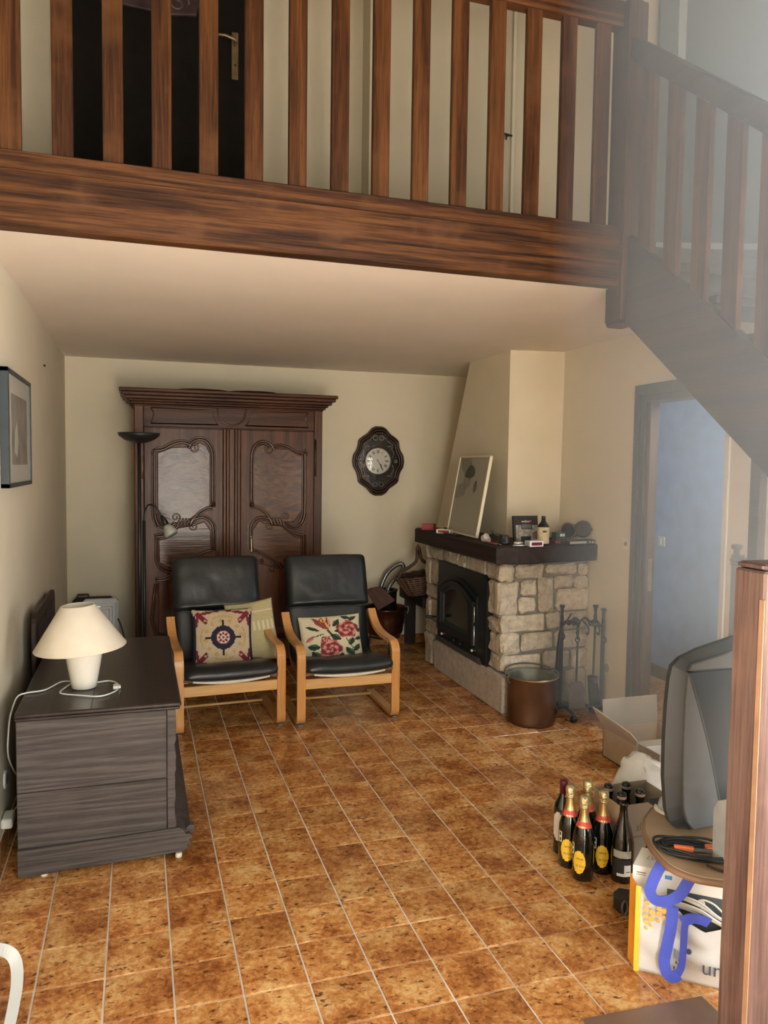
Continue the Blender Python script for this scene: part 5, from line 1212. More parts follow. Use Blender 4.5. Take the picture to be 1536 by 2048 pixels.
for P_, off in ((A_, (0.03, -0.13)), (Bv, (-0.01, -0.065)), (A_, (-0.01, 0.06)), (Bv, (0.0, 0.10))):
    q = P_ + Vector((off[0], off[1], 0)); b = B(); b.tube(smoothpath([(P_.x, P_.y, 0.065), ((P_.x + q.x) / 2, (P_.y + q.y) / 2, 0.075), (q.x, q.y, 0.045), (q.x, q.y, 0.022)], 5), 0.011, 8)
    b.lathe([(0.012, 0.0), (0.022, 0.006), (0.024, 0.022), (0.018, 0.036), (0.008, 0.042)], 12, (q.x, q.y, 0)); put('foot', b, 'iron', ft)
# shovel, brush, tongs: hang on the stand
p = A_.lerp(Bv, 0.28) + Vector((0, -0.055, 0))
t = thing('fire_shovel', 'ash grey fire shovel hanging on the iron tool stand', 'shovel', (p.x, p.y, 0.07))
b = B(); b.tube([(p.x, p.y, 0.245), (p.x, p.y, 0.52)], 0.007, 8); b.tube([(p.x, p.y, 0.53 + 0.0), (p.x, p.y, 0.60)], [0.006, 0.009], 8); knob(b, (p.x, p.y, 0.555), 0.09, 0.010)
b.tube([(p.x + 0.016 * math.cos(k / 12 * 2 * PI), p.y, 0.532 + 0.017 * math.sin(k / 12 * 2 * PI)) for k in range(12)], 0.0045, 6, closed=True); put('shaft', b, 'iron', t)
b = B(); b.prism([(p.x - 0.062, 0.075), (p.x + 0.062, 0.075), (p.x + 0.058, 0.19), (p.x + 0.048, 0.235), (p.x + 0.02, 0.252), (p.x - 0.02, 0.252), (p.x - 0.048, 0.235), (p.x - 0.058, 0.19)], 'Y', p.y - 0.006, p.y - 0.002, 0.001)
b.warp(lambda v: Vector((v.x, v.y - 2.5 * (v.x - p.x) ** 2, v.z))); put('blade', b, 'iron_grey', t)
p2 = A_.lerp(Bv, 0.70) + Vector((0, -0.05, 0))
t = thing('hearth_brush', 'black hearth brush with worn bristles hanging on the iron tool stand', 'brush', (p2.x, p2.y, 0.10))
b = B(); b.tube([(p2.x - 0.004, p2.y, 0.285), (p2.x, p2.y, 0.62)], 0.0075, 8); knob(b, (p2.x, p2.y, 0.65), 0.11, 0.011)
b.tube([(p2.x, p2.y - 0.002, 0.62), (p2.x, p2.y - 0.002, 0.64), (p2.x, p2.y - 0.002, 0.655)], [0.02, 0.034, 0.01], 12); put('shaft', b, 'iron', t)
b = B(); b.lathe([(0.030, 0.0), (0.034, 0.02), (0.034, 0.042), (0.01, 0.046)], 16, (p2.x - 0.006, p2.y, 0.245)); put('ferrule', b, 'iron', t)
b = B()
for k in range(70):
    a, r_ = random.random() * 2 * PI, math.sqrt(random.random()); x, y = r_ * math.cos(a), r_ * math.sin(a)
    b.tube([(p2.x - 0.006 + 0.028 * x, p2.y + 0.028 * y, 0.248), (p2.x + 0.004 + 0.034 * x, p2.y + 0.032 * y, 0.18), (p2.x + 0.022 + 0.042 * x, p2.y + 0.036 * y, 0.112 + 0.02 * x)], 0.0045, 4)
o = put('bristles', b, 'iron', t); o['kind'] = 'stuff'
t = thing('fire_tongs', 'black fire tongs leaning at the left of the iron tool stand', 'tongs', (2.07, 1.50, 0))
for s in (-1, 1):
    b = B(); b.tube(smoothpath([(2.20, 1.44 , 0.70), (2.165, 1.452, 0.64), (2.13, 1.465 + s * 0.006, 0.56), (2.115, 1.47 + s * 0.012, 0.30), (2.105, 1.475 + s * 0.012, 0.10)], 5), [0.006] * 21, 8); put('arm', b, 'iron', t)
b = B(); b.tube([(2.165, 1.440, 0.64), (2.165, 1.465, 0.64)], 0.012, 8); put('pivot', b, 'iron', t)

# ================================================================== THINGS ON THE MANTEL
MZ = 1.1415
t = thing('framed_print', 'white framed print of green egg shapes tilted back unsupported, clear of the chimney breast', 'picture', (1.83, 2.31, MZ))  # frame set to its image position; top ends short of the hood, unsupported
A0, A1 = Vector((1.815, 2.615, MZ + 0.002)), Vector((1.815, 2.035, MZ + 0.002)); TL, TR = Vector((2.028, 2.915, 1.735)), Vector((2.028, 2.325, 1.735))
# frame plane
ux = (A1 - A0).normalized(); uy = (TL - A0); uy = (uy - ux * uy.dot(ux)).normalized()
hgt = 0.66
w_ = (A1 - A0).length
sk = (TL - A0).dot(ux)
Fm = frame_mat(A0, ux, uy)
tilt = Matrix.Rotation(math.atan2(-0.30, 0.63), 4, 'Z')
Fm = frame_mat((1.808, 2.615, MZ + 0.005), (-0.028, -0.61, 0.0), (0.17, 0.0, 0.985))
w_, hgt = 0.605, 0.595
def fbox(b, x0, x1, y0, y1, z0, z1): b.box(x0, x1, y0, y1, z0, z1, 0.001, mat=Fm)
b = B(); fbox(b, 0, 0.012, 0, hgt, 0, 0.022); fbox(b, w_ - 0.012, w_, 0, hgt, 0, 0.022); fbox(b, 0, w_, 0, 0.012, 0, 0.022); fbox(b, 0, w_, hgt - 0.012, hgt, 0, 0.022); put('frame', b, 'white_frame', t)
b = B(); fbox(b, 0.010, w_ - 0.010, 0.010, hgt - 0.010, 0.004, 0.014); put('sheet', b, 'print_paper', t)
def shape(P, z=0.0146): bq = B(); V = [bq.m.verts.new(Fm @ Vector((x * w_, y * hgt, z))) for x, y in P]; V2 = [bq.m.verts.new(Fm @ Vector((x * w_, y * hgt, z - 0.0005))) for x, y in P]; bq.face(V); bq.face(V2[::-1]); [bq.face([V[i], V2[i], V2[(i + 1) % len(V)], V[(i + 1) % len(V)]]) for i in range(len(V))]; return bq
put('swirl', shape([(0.04, 0.97), (0.40, 0.97), (0.44, 0.90), (0.38, 0.80), (0.50, 0.70), (0.47, 0.62), (0.38, 0.57), (0.36, 0.50), (0.22, 0.46), (0.04, 0.44), (0.04, 0.60), (0.25, 0.66), (0.25, 0.76), (0.10, 0.86)]), 'swirl', t)
put('egg_shape', shape([(0.27, 0.74), (0.36, 0.715), (0.48, 0.715), (0.57, 0.74), (0.60, 0.79), (0.56, 0.84), (0.50, 0.87), (0.43, 0.89), (0.36, 0.86), (0.29, 0.81)], 0.0155), 'egg', t)
put('egg_shape', shape([(0.62, 0.57), (0.66, 0.53), (0.71, 0.57), (0.73, 0.63), (0.70, 0.68), (0.66, 0.69), (0.62, 0.64)], 0.0155), 'egg_lt', t)

t = thing('cookbook', 'black barbecue cookbook with photo cover standing on the mantel', 'book', (2.03, 1.80, MZ))
Bm = frame_mat((1.935, 1.762, MZ + 0.001), (0.985, -0.04, 0), (0, 0.16, 0.98))
bw, bh = 0.185, 0.182
b = B(); b.box(0, bw, 0, bh, -0.022, 0.0, 0.002, mat=Bm); put('cover', b, 'black', t)
b = B(); b.box(0.002, bw - 0.003, 0.002, bh - 0.002, -0.019, -0.003, mat=Matrix.Translation((0, 0, 0)) @ Bm @ Matrix.Translation((0.002, 0.0, 0))); put('pages', b, 'paper', t)
b = B(); b.box(0.016, bw - 0.006, 0.004, 0.118, 0.0003, 0.0009, mat=Bm); put('photo', b, 'cover_photo', t)
b = B(); b.box(0.056, 0.138, 0.088, 0.168, 0.0011, 0.0016, mat=Bm); put('title_panel', b, 'ink', t)
b = B(); b.box(0.050, 0.125, 0.0, 0.040, 0.0011, 0.0016, mat=Bm); put('caption_panel', b, 'ink', t)
b = B(); b.tube([Bm @ Vector((0.16 + 0.020 * math.cos(k / 16 * 2 * PI), 0.048 + 0.020 * math.sin(k / 16 * 2 * PI), 0.002)) for k in range(16)], 0.0022, 5, closed=True); b.add_mesh(text_mesh('O', 0.03), Bm @ Matrix.Translation((0.16, 0.048, 0.002))); put('badge', b, plain('badge_brown', (0.06, 0.02, 0.015), 0.4), t)
b = B(); b.add_mesh(text_mesh('weber', 0.026), Bm @ Matrix.Translation((0.092, 0.143, 0.0020))); put('title_lettering', b, 'paper', t)
b = B(); b.box(0.128, 0.134, 0.136, 0.152, 0.0018, 0.0022, mat=Bm); put('red_mark', b, 'redband', t)
b = B()
for k in range(3): b.box(0.062, 0.132, 0.116 - 0.010 * k, 0.1195 - 0.010 * k, 0.0018, 0.0021, mat=Bm)
put('subtitle_bar', b, 'paper_grey', t)

t = thing('firelighter_bottle', 'brown bottle with black neck and cream label on the mantel', 'bottle', (2.075, 1.62, MZ))
b = B(); b.lathe([(0.036, 0.0), (0.040, 0.004), (0.040, 0.118), (0.036, 0.126), (0.022, 0.143), (0.015, 0.155), (0.013, 0.172)], 24, (2.075, 1.62, MZ)); put('body', b, 'black', t)
b = B(); b.lathe([(0.0408, 0.006), (0.0408, 0.116)], 24, (2.075, 1.62, MZ), cap0=False, cap1=False); put('label', b, 'bottle_label', t)
b = B(); b.lathe([(0.0135, 0.160), (0.0135, 0.187), (0.012, 0.189)], 16, (2.075, 1.62, MZ)); put('cap', b, 'black', t)
b = B()
for k in range(5): b.box(2.050 + 0.006 * k, 2.054 + 0.006 * k, 1.5785, 1.580, MZ + 0.082, MZ + 0.092 + 0.004 * (k % 2))
put('lettering', b, 'brass_dark', t)
def matchbox(lab, c, sx, sy, sz, rz, outer, band, grp=None):
    t = thing('matchbox', lab, 'box', c, rz)
    b = B(); b.box(-sx / 2, sx / 2, -sy / 2, sy / 2, 0, sz, 0.001); put('sleeve', b, outer, t, world=False)
    b = B(); b.box(-sx / 2 * 0.78, sx / 2 * 0.78, -sy / 2 - 0.0008, -sy / 2 + 0.001, sz * 0.22, sz * 0.80); put('striker', b, band, t, world=False)
    b = B(); b.box(-sx / 2 - 0.004, -sx / 2 + 0.002, -sy / 2 + 0.002, sy / 2 - 0.002, 0.002, sz - 0.002, 0.001); put('tray', b, 'paper_grey', t, world=False)
matchbox('white matchbox with dark striker strip in front of the cookbook on the mantel', (1.945, 1.505, MZ), 0.105, 0.06, 0.036, 0.12, 'white', 'wine_foil')
matchbox('white matchbox with red edge near the left end of the mantel', (1.735, 2.52, MZ), 0.115, 0.07, 0.030, -0.75, 'white', 'red_box')
b = B(); b.box(-0.05, 0.05, -0.04, 0.04, 0, 0.05, 0.002); b.xf(Matrix.Translation((1.72, 2.83, MZ)) @ Matrix.Rotation(-0.6, 4, 'Z')); tag(put('red_box', b, 'red_box'), 'dark red box at the far left end of the mantel', 'box')
t = thing('yellow_lighter', 'yellow plastic lighter lying on the mantel left of the print', 'lighter', (1.80, 2.70, MZ))
b = B(); b.tube([(1.79, 2.76, MZ + 0.018), (1.78, 2.70, MZ + 0.018), (1.775, 2.66, MZ + 0.016)], [0.012, 0.016, 0.014], 8); put('grip', b, 'yellow_obj', t)
b = B(); b.tube([(1.775, 2.66, MZ + 0.014), (1.765, 2.56, MZ + 0.010)], 0.005, 6); put('nozzle', b, 'black', t)
b = B(); b.box(-0.10, 0.10, -0.015, 0.015, 0, 0.014, 0.003); b.xf(Matrix.Translation((1.71, 2.33, MZ)) @ Matrix.Rotation(PI / 2 + 0.1, 4, 'Z')); tag(put('glasses_case', b, 'black'), 'flat black case lying on the mantel edge below the print', 'case')
b = B(); bmesh.ops.create_icosphere(b.m, subdivisions=2, radius=0.034); b.warp(lambda p: Vector((p.x * (1 + 0.4 * noise.noise(p * 40)), p.y * (1 + 0.4 * noise.noise(p * 33 + Vector((3, 1, 2)))), p.z * (1.1 + 0.5 * noise.noise(p * 37))))); b.warp(lambda p: Vector((p.x, p.y, max(p.z, -0.022)))); b.xf(Matrix.Translation((1.755, 1.83, MZ + 0.0225)))
tag(put('crystal', b, 'quartz'), 'rough pale quartz lump at the right foot of the print', 'crystal')
t = thing('red_pen', 'dark red pen with silver tip along the mantel edge', 'pen', (1.72, 1.64, MZ))
b = B(); b.tube([(1.705, 1.73, MZ + 0.008), (1.73, 1.60, MZ + 0.008)], 0.007, 8); put('barrel', b, 'red_box', t)
b = B(); b.tube([(1.73, 1.60, MZ + 0.008), (1.738, 1.56, MZ + 0.008)], [0.007, 0.003], 8); put('tip', b, 'chrome', t)
t = thing('coffee_grinder', 'small black hand grinder with crank on the mantel corner', 'grinder', (1.805, 1.66, MZ))
b = B(); b.lathe([(0.042, 0), (0.042, 0.018), (0.034, 0.024), (0.034, 0.055), (0.030, 0.062)], 20, (1.805, 1.66, MZ)); put('body', b, 'black', t)
b = B(); b.tube([(1.80, 1.66, MZ + 0.06), (1.76, 1.665, MZ + 0.066), (1.725, 1.67, MZ + 0.068)], 0.005, 6); b.tube([(1.725, 1.67, MZ + 0.066), (1.725, 1.67, MZ + 0.092)], [0.006, 0.008], 8); put('crank', b, 'black', t)
t = thing('lighter_tube', 'short silver tube lying beside the black hand grinder', 'tube', (1.87, 1.585, MZ))
b = B(); b.tube([(1.845, 1.60, MZ + 0.012), (1.905, 1.585, MZ + 0.012)], 0.011, 12); put('tube', b, 'steel_bright', t)
b = B(); b.tube([(1.905, 1.585, MZ + 0.012), (1.912, 1.583, MZ + 0.012)], 0.008, 12); put('end_cap', b, 'black', t)
b = B(); b.tube([(1.80, 1.525, MZ + 0.006), (1.89, 1.50, MZ + 0.006)], [0.006, 0.004], 8); tag(put('silver_pen', b, 'steel_bright'), 'thin silver pen at the front edge of the mantel corner', 'pen')
t = thing('green_box', 'small dark green carton with pale windows right of the bottle', 'box', (2.22, 1.66, MZ))
b = B(); b.box(2.185, 2.255, 1.635, 1.70, MZ + 0.022, MZ + 0.075, 0.002); put('carton', b, 'green_box', t)
b = B(); b.box(2.213, 2.229, 1.6338, 1.636, MZ + 0.048, MZ + 0.066); b.box(2.233, 2.248, 1.6338, 1.636, MZ + 0.048, MZ + 0.066); put('print_patch', b, 'paper', t)
b = B(); b.box(2.175, 2.26, 1.63, 1.705, MZ, MZ + 0.0215, 0.002); tag(put('red_carton', b, 'red_box'), 'flat dark red carton under the green box', 'box')
b = B(); b.tube([(2.20, 1.60, MZ + 0.010), (2.30, 1.575, MZ + 0.007)], [0.008, 0.005], 8); tag(put('pocket_knife', b, 'black'), 'small black penknife lying before the green box', 'knife')
t = thing('tablet_case', 'flat black strip with white symbols at the right end of the mantel', 'device', (2.34, 1.60, MZ))
b = B(); b.box(-0.115, 0.115, -0.04, 0.04, 0, 0.026, 0.003); put('shell', b, 'black', t, world=False)
b = B(); b.box(-0.11, 0.03, -0.0412, -0.039, 0.005, 0.021); put('strip', b, 'paper_grey', t, world=False)
b = B(); b.prism([(0.052, 0.013), (0.060, 0.006), (0.068, 0.013), (0.060, 0.020)], 'Y', -0.0415, -0.039); b.prism([(0.076, 0.006), (0.092, 0.006), (0.084, 0.020)], 'Y', -0.0415, -0.039); b.prism([(0.100, 0.006), (0.108, 0.006), (0.108, 0.019), (0.102, 0.014)], 'Y', -0.0415, -0.039); put('symbol', b, 'paper', t, world=False)
t.rotation_euler[2] = 0.14
# brass flue cover on the wall above the mantel
VY0, VZ0, VY1, VZ1 = 1.831, 1.209, 1.654, 1.236
t = thing('flue_cover', 'open round brass flue cover with hinged lid on the right wall', 'vent', (XR, 1.83, 1.215))
Mv = frame_mat((2.395, VY0, VZ0), (0.60, -0.80, 0), (0, 0, 1)); Mv2 = frame_mat((2.405, VY1, VZ1), (0.60, -0.80, 0), (0, 0, 1))
b = B(); b.lathe([(0.052, -0.006), (0.060, 0), (0.061, 0.008), (0.052, 0.012), (0.050, 0.006)], 32, cap1=False); b.xf(Mv); put('ring', b, 'brass', t)
b = B(); b.lathe([(0.0505, 0.0), (0.050, 0.006)], 32); b.xf(Mv); put('opening', b, 'ink', t)
b = B(); b.lathe([(0.052, 0), (0.059, 0.003), (0.059, 0.009), (0.042, 0.012), (0.032, 0.008), (0.022, 0.012), (0.012, 0.008), (0.004, 0.010)], 32); b.xf(Mv2); put('lid', b, 'brass_dark', t)
b = B(); b.tube([Mv @ Vector((0.062, 0.02, 0.006)), Mv @ Vector((0.062, -0.02, 0.006))], 0.006, 8); put('hinge', b, 'brass', t)
b = B(); b.tube([Mv @ Vector((0.0, 0.0, -0.004)), Vector((XR, VY0 + 0.02, VZ0))], 0.045, 20); b.tube([Mv2 @ Vector((0.03, 0.0, -0.002)), Vector((XR, VY1 - 0.02, VZ1))], 0.012, 12); put('collar', b, 'brass_dark', t)
t = thing('bell_switch', 'cream push button switch beside the dark door frame', 'switch', (XR, 1.222, 1.176))
b = B(); b.box(XR - 0.012, XR - 0.0005, 1.182, 1.262, 1.134, 1.218, 0.003); put('plate', b, 'white', t)
b = B(); b.lathe([(0.013, 0), (0.013, 0.005), (0.006, 0.007)], 16); b.xf(frame_mat((XR - 0.012, 1.222, 1.176), (0, -1, 0), (0, 0, 1))); put('button', b, 'brass', t)
t = thing('blank_socket', 'round pale cover plate low on the right wall behind the fire tools', 'socket', (XR, 1.395, 0.33))
b = B(); b.lathe([(0.045, 0), (0.045, 0.004), (0.04, 0.007)], 28); b.xf(frame_mat((XR - 0.0005, 1.395, 0.33), (0, -1, 0), (0, 0, 1))); put('plate', b, 'cream_plastic', t)
b = B(); b.lathe([(0.030, 0), (0.029, 0.003)], 24); b.xf(frame_mat((XR - 0.007, 1.395, 0.33), (0, -1, 0), (0, 0, 1))); put('blank', b, plain('grey_blank', (0.36, 0.36, 0.30), 0.5), t)

# ================================================================== BOTTLES
def on_cyl(b, me, r, ang, z, mi=0):
    V = [b.m.verts.new((r * math.sin(ang + v.co.x / r), -r * math.cos(ang + v.co.x / r), z + v.co.y)) for v in me.vertices]
    for p in me.polygons: b.face([V[i] for i in p.vertices], mi)
def patch(outline_fn, r, ang0, ang1, z0, z1, n=20, m_=16):
    """label wrapped on a cylinder; keeps cells whose centre passes outline_fn(u,v)"""
    b = B(); G = {}
    def vt(i, j):
        if (i, j) not in G:
            a = ang0 + (ang1 - ang0) * i / n; G[(i, j)] = b.m.verts.new((r * math.sin(a), -r * math.cos(a), z0 + (z1 - z0) * j / m_))
        return G[(i, j)]
    for i in range(n):
        for j in range(m_):
            if outline_fn((i + 0.5) / n * 2 - 1, (j + 0.5) / m_ * 2 - 1): b.face([vt(i, j), vt(i + 1, j), vt(i + 1, j + 1), vt(i, j + 1)], 0, True)
    return b
CHAMP = [(0.030, 0.006), (0.041, 0.0), (0.0435, 0.004), (0.0435, 0.150), (0.042, 0.175), (0.034, 0.205), (0.024, 0.232), (0.0175, 0.252), (0.0155, 0.275), (0.015, 0.300)]
def sparkling(label, loc, rz):
    t = thing('sparkling_wine_bottle', label, 'bottle', loc, rz, 'gold topped sparkling wine bottles on the tiles')
    b = B(); b.lathe(CHAMP, 28); put('glass', b, 'bottle', t, world=False)
    b = B(); b.lathe([(0.0270, 0.226), (0.0195, 0.250), (0.0170, 0.272), (0.0163, 0.296)], 24, cap0=False, cap1=False); put('neck_foil', b, 'gold', t, world=False)
    b = B(); b.lathe([(0.0178, 0.288), (0.0195, 0.294), (0.0185, 0.306), (0.0205, 0.318), (0.0195, 0.330), (0.014, 0.336), (0.004, 0.337)], 20)
    b.warp(lambda p: p * (1 + 0.06 * noise.noise(p * 160)) if p.z > 5 else Vector((p.x * (1 + 0.16 * noise.noise(p * 130)), p.y * (1 + 0.16 * noise.noise(p * 120)), p.z))); put('cap_foil', b, 'gold_lt', t, world=False)
    b = B(); b.lathe([(0.0318, 0.2135), (0.0240, 0.236), (0.0215, 0.242)], 24, cap0=False, cap1=False); put('red_band', b, 'redband', t, world=False)
    b = patch(lambda u, v: v > 0.55 - 1.1 * (1 - abs(u) ** 1.5), 0.0300, -0.75, 0.75, 0.210, 0.2215, 10, 4); b.warp(lambda p: Vector((p.x * (1 + (0.2195 - p.z) * 8), p.y * (1 + (0.2195 - p.z) * 8), p.z))); put('collar_label', b, 'gold_lt', t, world=False)
    b = patch(lambda u, v: (u * u * 1.0 + v * v < 0.98), 0.0439, -0.62, 0.62, 0.032, 0.125); lb = put('label', b, 'yellow', t, world=False)
    b = patch(lambda u, v: abs(u) > 0.6 or abs(v) > 0.8 or abs(v) < 0.12, 0.0439, -0.95, -0.55, 0.105, 0.150, 8, 12); put('side_label', b, 'paper', t, world=False)
    b = B(); on_cyl(b, text_mesh('ance', 0.016), 0.0442, 0.08, 0.094); on_cyl(b, text_mesh('de Die', 0.013), 0.0442, 0.08, 0.064); on_cyl(b, text_mesh('750', 0.007), 0.0442, 0.22, 0.046)
    put('lettering', b, 'ink', lb, world=False)
    return t
s0 = sparkling('gold topped sparkling wine bottle standing nearest, in front of the group', (1.192, -0.318, 0), -0.95)
dup(s0, (1.192, -0.212, 0), -0.75, 'gold topped sparkling wine bottle at the left, with a pale yellow label edge')
dup(s0, (1.298, -0.295, 0), -0.62, 'gold topped sparkling wine bottle at the right, beside the cardboard carton')
dup(s0, (1.290, -0.190, 0), 0.5, 'gold topped sparkling wine bottle at the back of the group')
t = thing('wine_bottle', 'dark red foil wine bottle behind the gold topped bottles', 'bottle', (1.222, -0.11, 0), -0.9)
b = B(); b.lathe([(0.03, 0.005), (0.037, 0), (0.039, 0.004), (0.039, 0.19), (0.034, 0.215), (0.02, 0.24), (0.0145, 0.26), (0.0140, 0.305)], 28); put('glass', b, 'bottle', t, world=False)
b = B(); b.lathe([(0.0152, 0.252), (0.0152, 0.29), (0.0165, 0.293), (0.0165, 0.312), (0.012, 0.314)], 20); put('foil', b, 'wine_foil', t, world=False)
b = patch(lambda u, v: abs(u) < 0.95 - max(0, abs(v) - 0.7) * 2.5, 0.0394, -0.9, 0.5, 0.06, 0.185, 12, 14); put('label', b, 'paper', t, world=False)
t = thing('brown_bottle', 'tall unlabelled-neck dark bottle with grey band beside the carton', 'bottle', (1.337, -0.375, 0), -0.55)
t['label'] = 'dark open bottle with grey band and barcode label right of the gold tops'
b = B(); b.lathe([(0.03, 0.006), (0.043, 0), (0.0455, 0.004), (0.0455, 0.130), (0.043, 0.165), (0.032, 0.21), (0.021, 0.245), (0.0160, 0.275), (0.0150, 0.300), (0.0175, 0.303), (0.0175, 0.314), (0.0155, 0.317)], 28); put('glass', b, 'bottle', t, world=False)
b = patch(lambda u, v: True, 0.0460, -0.9, 0.75, 0.105, 0.135, 14, 3); put('band_label', b, plain('grey_label', (0.40, 0.40, 0.34), 0.6, var=0.2, scale=60), t, world=False)
b = patch(lambda u, v: True, 0.0460, -0.9, 0.75, 0.030, 0.100, 14, 4); put('back_label', b, 'ink', t, world=False)
b = patch(lambda u, v: u > -0.0 or v < -0.6, 0.0463, -0.5, 0.75, 0.032, 0.078, 10, 8); bl = put('barcode', b, 'paper', t, world=False)
b = patch(lambda u, v: int((v + 1) * 9) % 2 == 0, 0.0466, 0.3, 0.66, 0.046, 0.074, 2, 9); put('bars', b, 'ink', bl, world=False)
# carton with four bottles
cb = thing('cardboard_carton', 'brown open cardboard carton holding dark bottle necks', 'carton', (1.46, -0.26, 0))
cx0, cx1, cy0, cy1, cz = 1.362, 1.625, -0.312, -0.130, 0.272
b = B()
b.box(cx0, cx1, cy0, cy0 + 0.004, 0, cz - 0.004); b.box(cx0, cx1, cy1 - 0.004, cy1, 0, cz + 0.006); b.box(cx1 - 0.004, cx1, cy0, cy1, 0, cz); b.box(cx0, cx1, cy0, cy1, 0, 0.004); put('walls', b, 'card_in', cb)
b = B(); b.box(cx0 - 0.002, cx0 + 0.003, cy0, cy1, 0, cz, 0.001); put('side_wall', b, 'card_lt', cb)
b = B(); b.add_mesh(text_mesh('alnr', 0.05), frame_mat((1.475, cy0 - 0.0006, 0.168), (1, 0, 0), (0, 0, 1)) @ Matrix.Diagonal((0.8, 1, 1, 1))); put('lettering', b, plain('carton_ink', (0.13, 0.12, 0.11), 0.8), cb)
b = B(); b.box(cx0 + 0.05, cx1 - 0.03, cy0 - 0.0008, cy0, 0.125, 0.132); put('printed_line', b, plain('carton_ink_line', (0.2, 0.18, 0.15), 0.8), cb)
def neck(label, loc):
    t = thing('carton_bottle', label, 'bottle', (loc[0], loc[1], 0.0045), 0, 'dark bottles standing in the carton')
    b = B(); b.lathe([(0.03, 0.004), (0.036, 0), (0.0375, 0.004), (0.0375, 0.150), (0.030, 0.185), (0.019, 0.215), (0.0155, 0.245), (0.0150, 0.270)], 20); put('glass', b, 'bottle', t, world=False)
    b = B(); b.lathe([(0.0165, 0.232), (0.0160, 0.260), (0.0195, 0.266), (0.0195, 0.280)], 18, cap1=False); put('neck_foil', b, 'black_gloss', t, world=False)
    b = B(); b.lathe([(0.0197, 0.278), (0.0197, 0.290)], 18, cap0=False, cap1=False); put('foil_ring', b, 'silver_ink', t, world=False)
    b = B(); b.lathe([(0.0196, 0.289), (0.0190, 0.298), (0.012, 0.303), (0.003, 0.304)], 18); put('cap', b, 'black_gloss', t, world=False)
    return t
n0 = neck('black capped bottle in the carton at its far left corner', (1.395, -0.185))
dup(n0, (1.40, -0.272, 0.0045), 0.3, 'black capped bottle in the carton at its near left corner')
dup(n0, (1.480, -0.19, 0.0045), 0.9, 'black capped bottle in the carton, tallest looking, back middle')
dup(n0, (1.490, -0.272, 0.0045), 0.6, 'black capped bottle in the carton, rightmost at the front')
# white plastic sack behind the carton
b = B(); bmesh.ops.create_icosphere(b.m, subdivisions=4, radius=1.0)
def sackf(p):
    q = Vector((p.x * 0.175, p.y * 0.10, p.z * 0.185)); 
    tp = max(0, p.z); q.x *= 1 - 0.55 * tp * tp; q.y *= 1 - 0.4 * tp
    q += Vector((-0.075 * tp * tp, 0, 0))
    return q + 0.030 * noise.noise_vector(p * 2.2) + 0.014 * noise.noise_vector(p * 5.5)
b.warp(sackf); b.warp(lambda p: Vector((p.x, p.y, max(p.z, -0.165)))); b.xf(Matrix.Translation((1.745, 0.01, 0.166)))
tag(put('plastic_sack', b, plain('white_sack', (0.74, 0.76, 0.75), 0.4, var=0.05, bump=0.4, bscale=22), smooth=True), 'crumpled white plastic sack behind the bottle carton', 'bag')
# cardboard boxes further back
t = thing('cardboard_box', 'large open brown cardboard box by the doorway with raised flaps', 'box', (2.2, 0.66, 0))
b = B(); z1 = 0.165
b.box(2.03, 2.40, 0.42, 0.425, 0, z1); b.box(2.03, 2.035, 0.42, 0.80, 0, z1); b.box(2.395, 2.40, 0.42, 0.80, 0, z1); b.box(2.03, 2.40, 0.795, 0.80, 0, z1); b.box(2.03, 2.40, 0.42, 0.80, 0, 0.005); put('walls', b, 'card', t)
b = B(); b.ribbon([(2.03, 0.80, z1 - 0.002), (1.985, 0.62 + 0.18, 0.235), (1.96, 0.80, 0.275)], (0, 0.0, 0.0001), 0.004); b.m.free()
b = B(); V = [(2.03, 0.42, z1), (2.03, 0.80, z1), (1.955, 0.80, 0.29), (1.995, 0.50, 0.235)]
A_v = b.pts(V); B_v = b.pts([Vector(v) + Vector((0.005, 0, 0.003)) for v in V]); b.face(A_v); b.face(B_v[::-1])
for i in range(4): b.face([A_v[i], B_v[i], B_v[(i + 1) % 4], A_v[(i + 1) % 4]])
put('flap', b, 'card', t)
b = B(); b.box(2.03, 2.40, 0.797, 0.802, z1, 0.325, mat=Matrix.Translation((2.2, 0.8, z1)) @ Matrix.Rotation(math.radians(-6), 4, 'X') @ Matrix.Translation((-2.2, -0.8, -z1))); put('flap', b, 'card_in', t)
t = thing('paper_box', 'small white box with open lid flap between the sack and the television', 'box', (2.06, 0.24, 0))
b = B(); b.box(1.955, 2.17, 0.19, 0.36, 0, 0.215, 0.002); put('carton', b, 'white', t)
b = B(); b.box(1.935, 2.17, 0.36, 0.364, 0.20, 0.245, mat=Matrix.Identity(4)); b.box(1.945, 1.955, 0.19, 0.36, 0.16, 0.235, 0.001); put('flap', b, 'card_in', t)
b = B(); b.box(1.9535, 1.9555, 0.24, 0.246, 0.10, 0.17); b.box(1.9535, 1.9555, 0.262, 0.268, 0.10, 0.17); put('printed_bar', b, 'paper_grey', t)

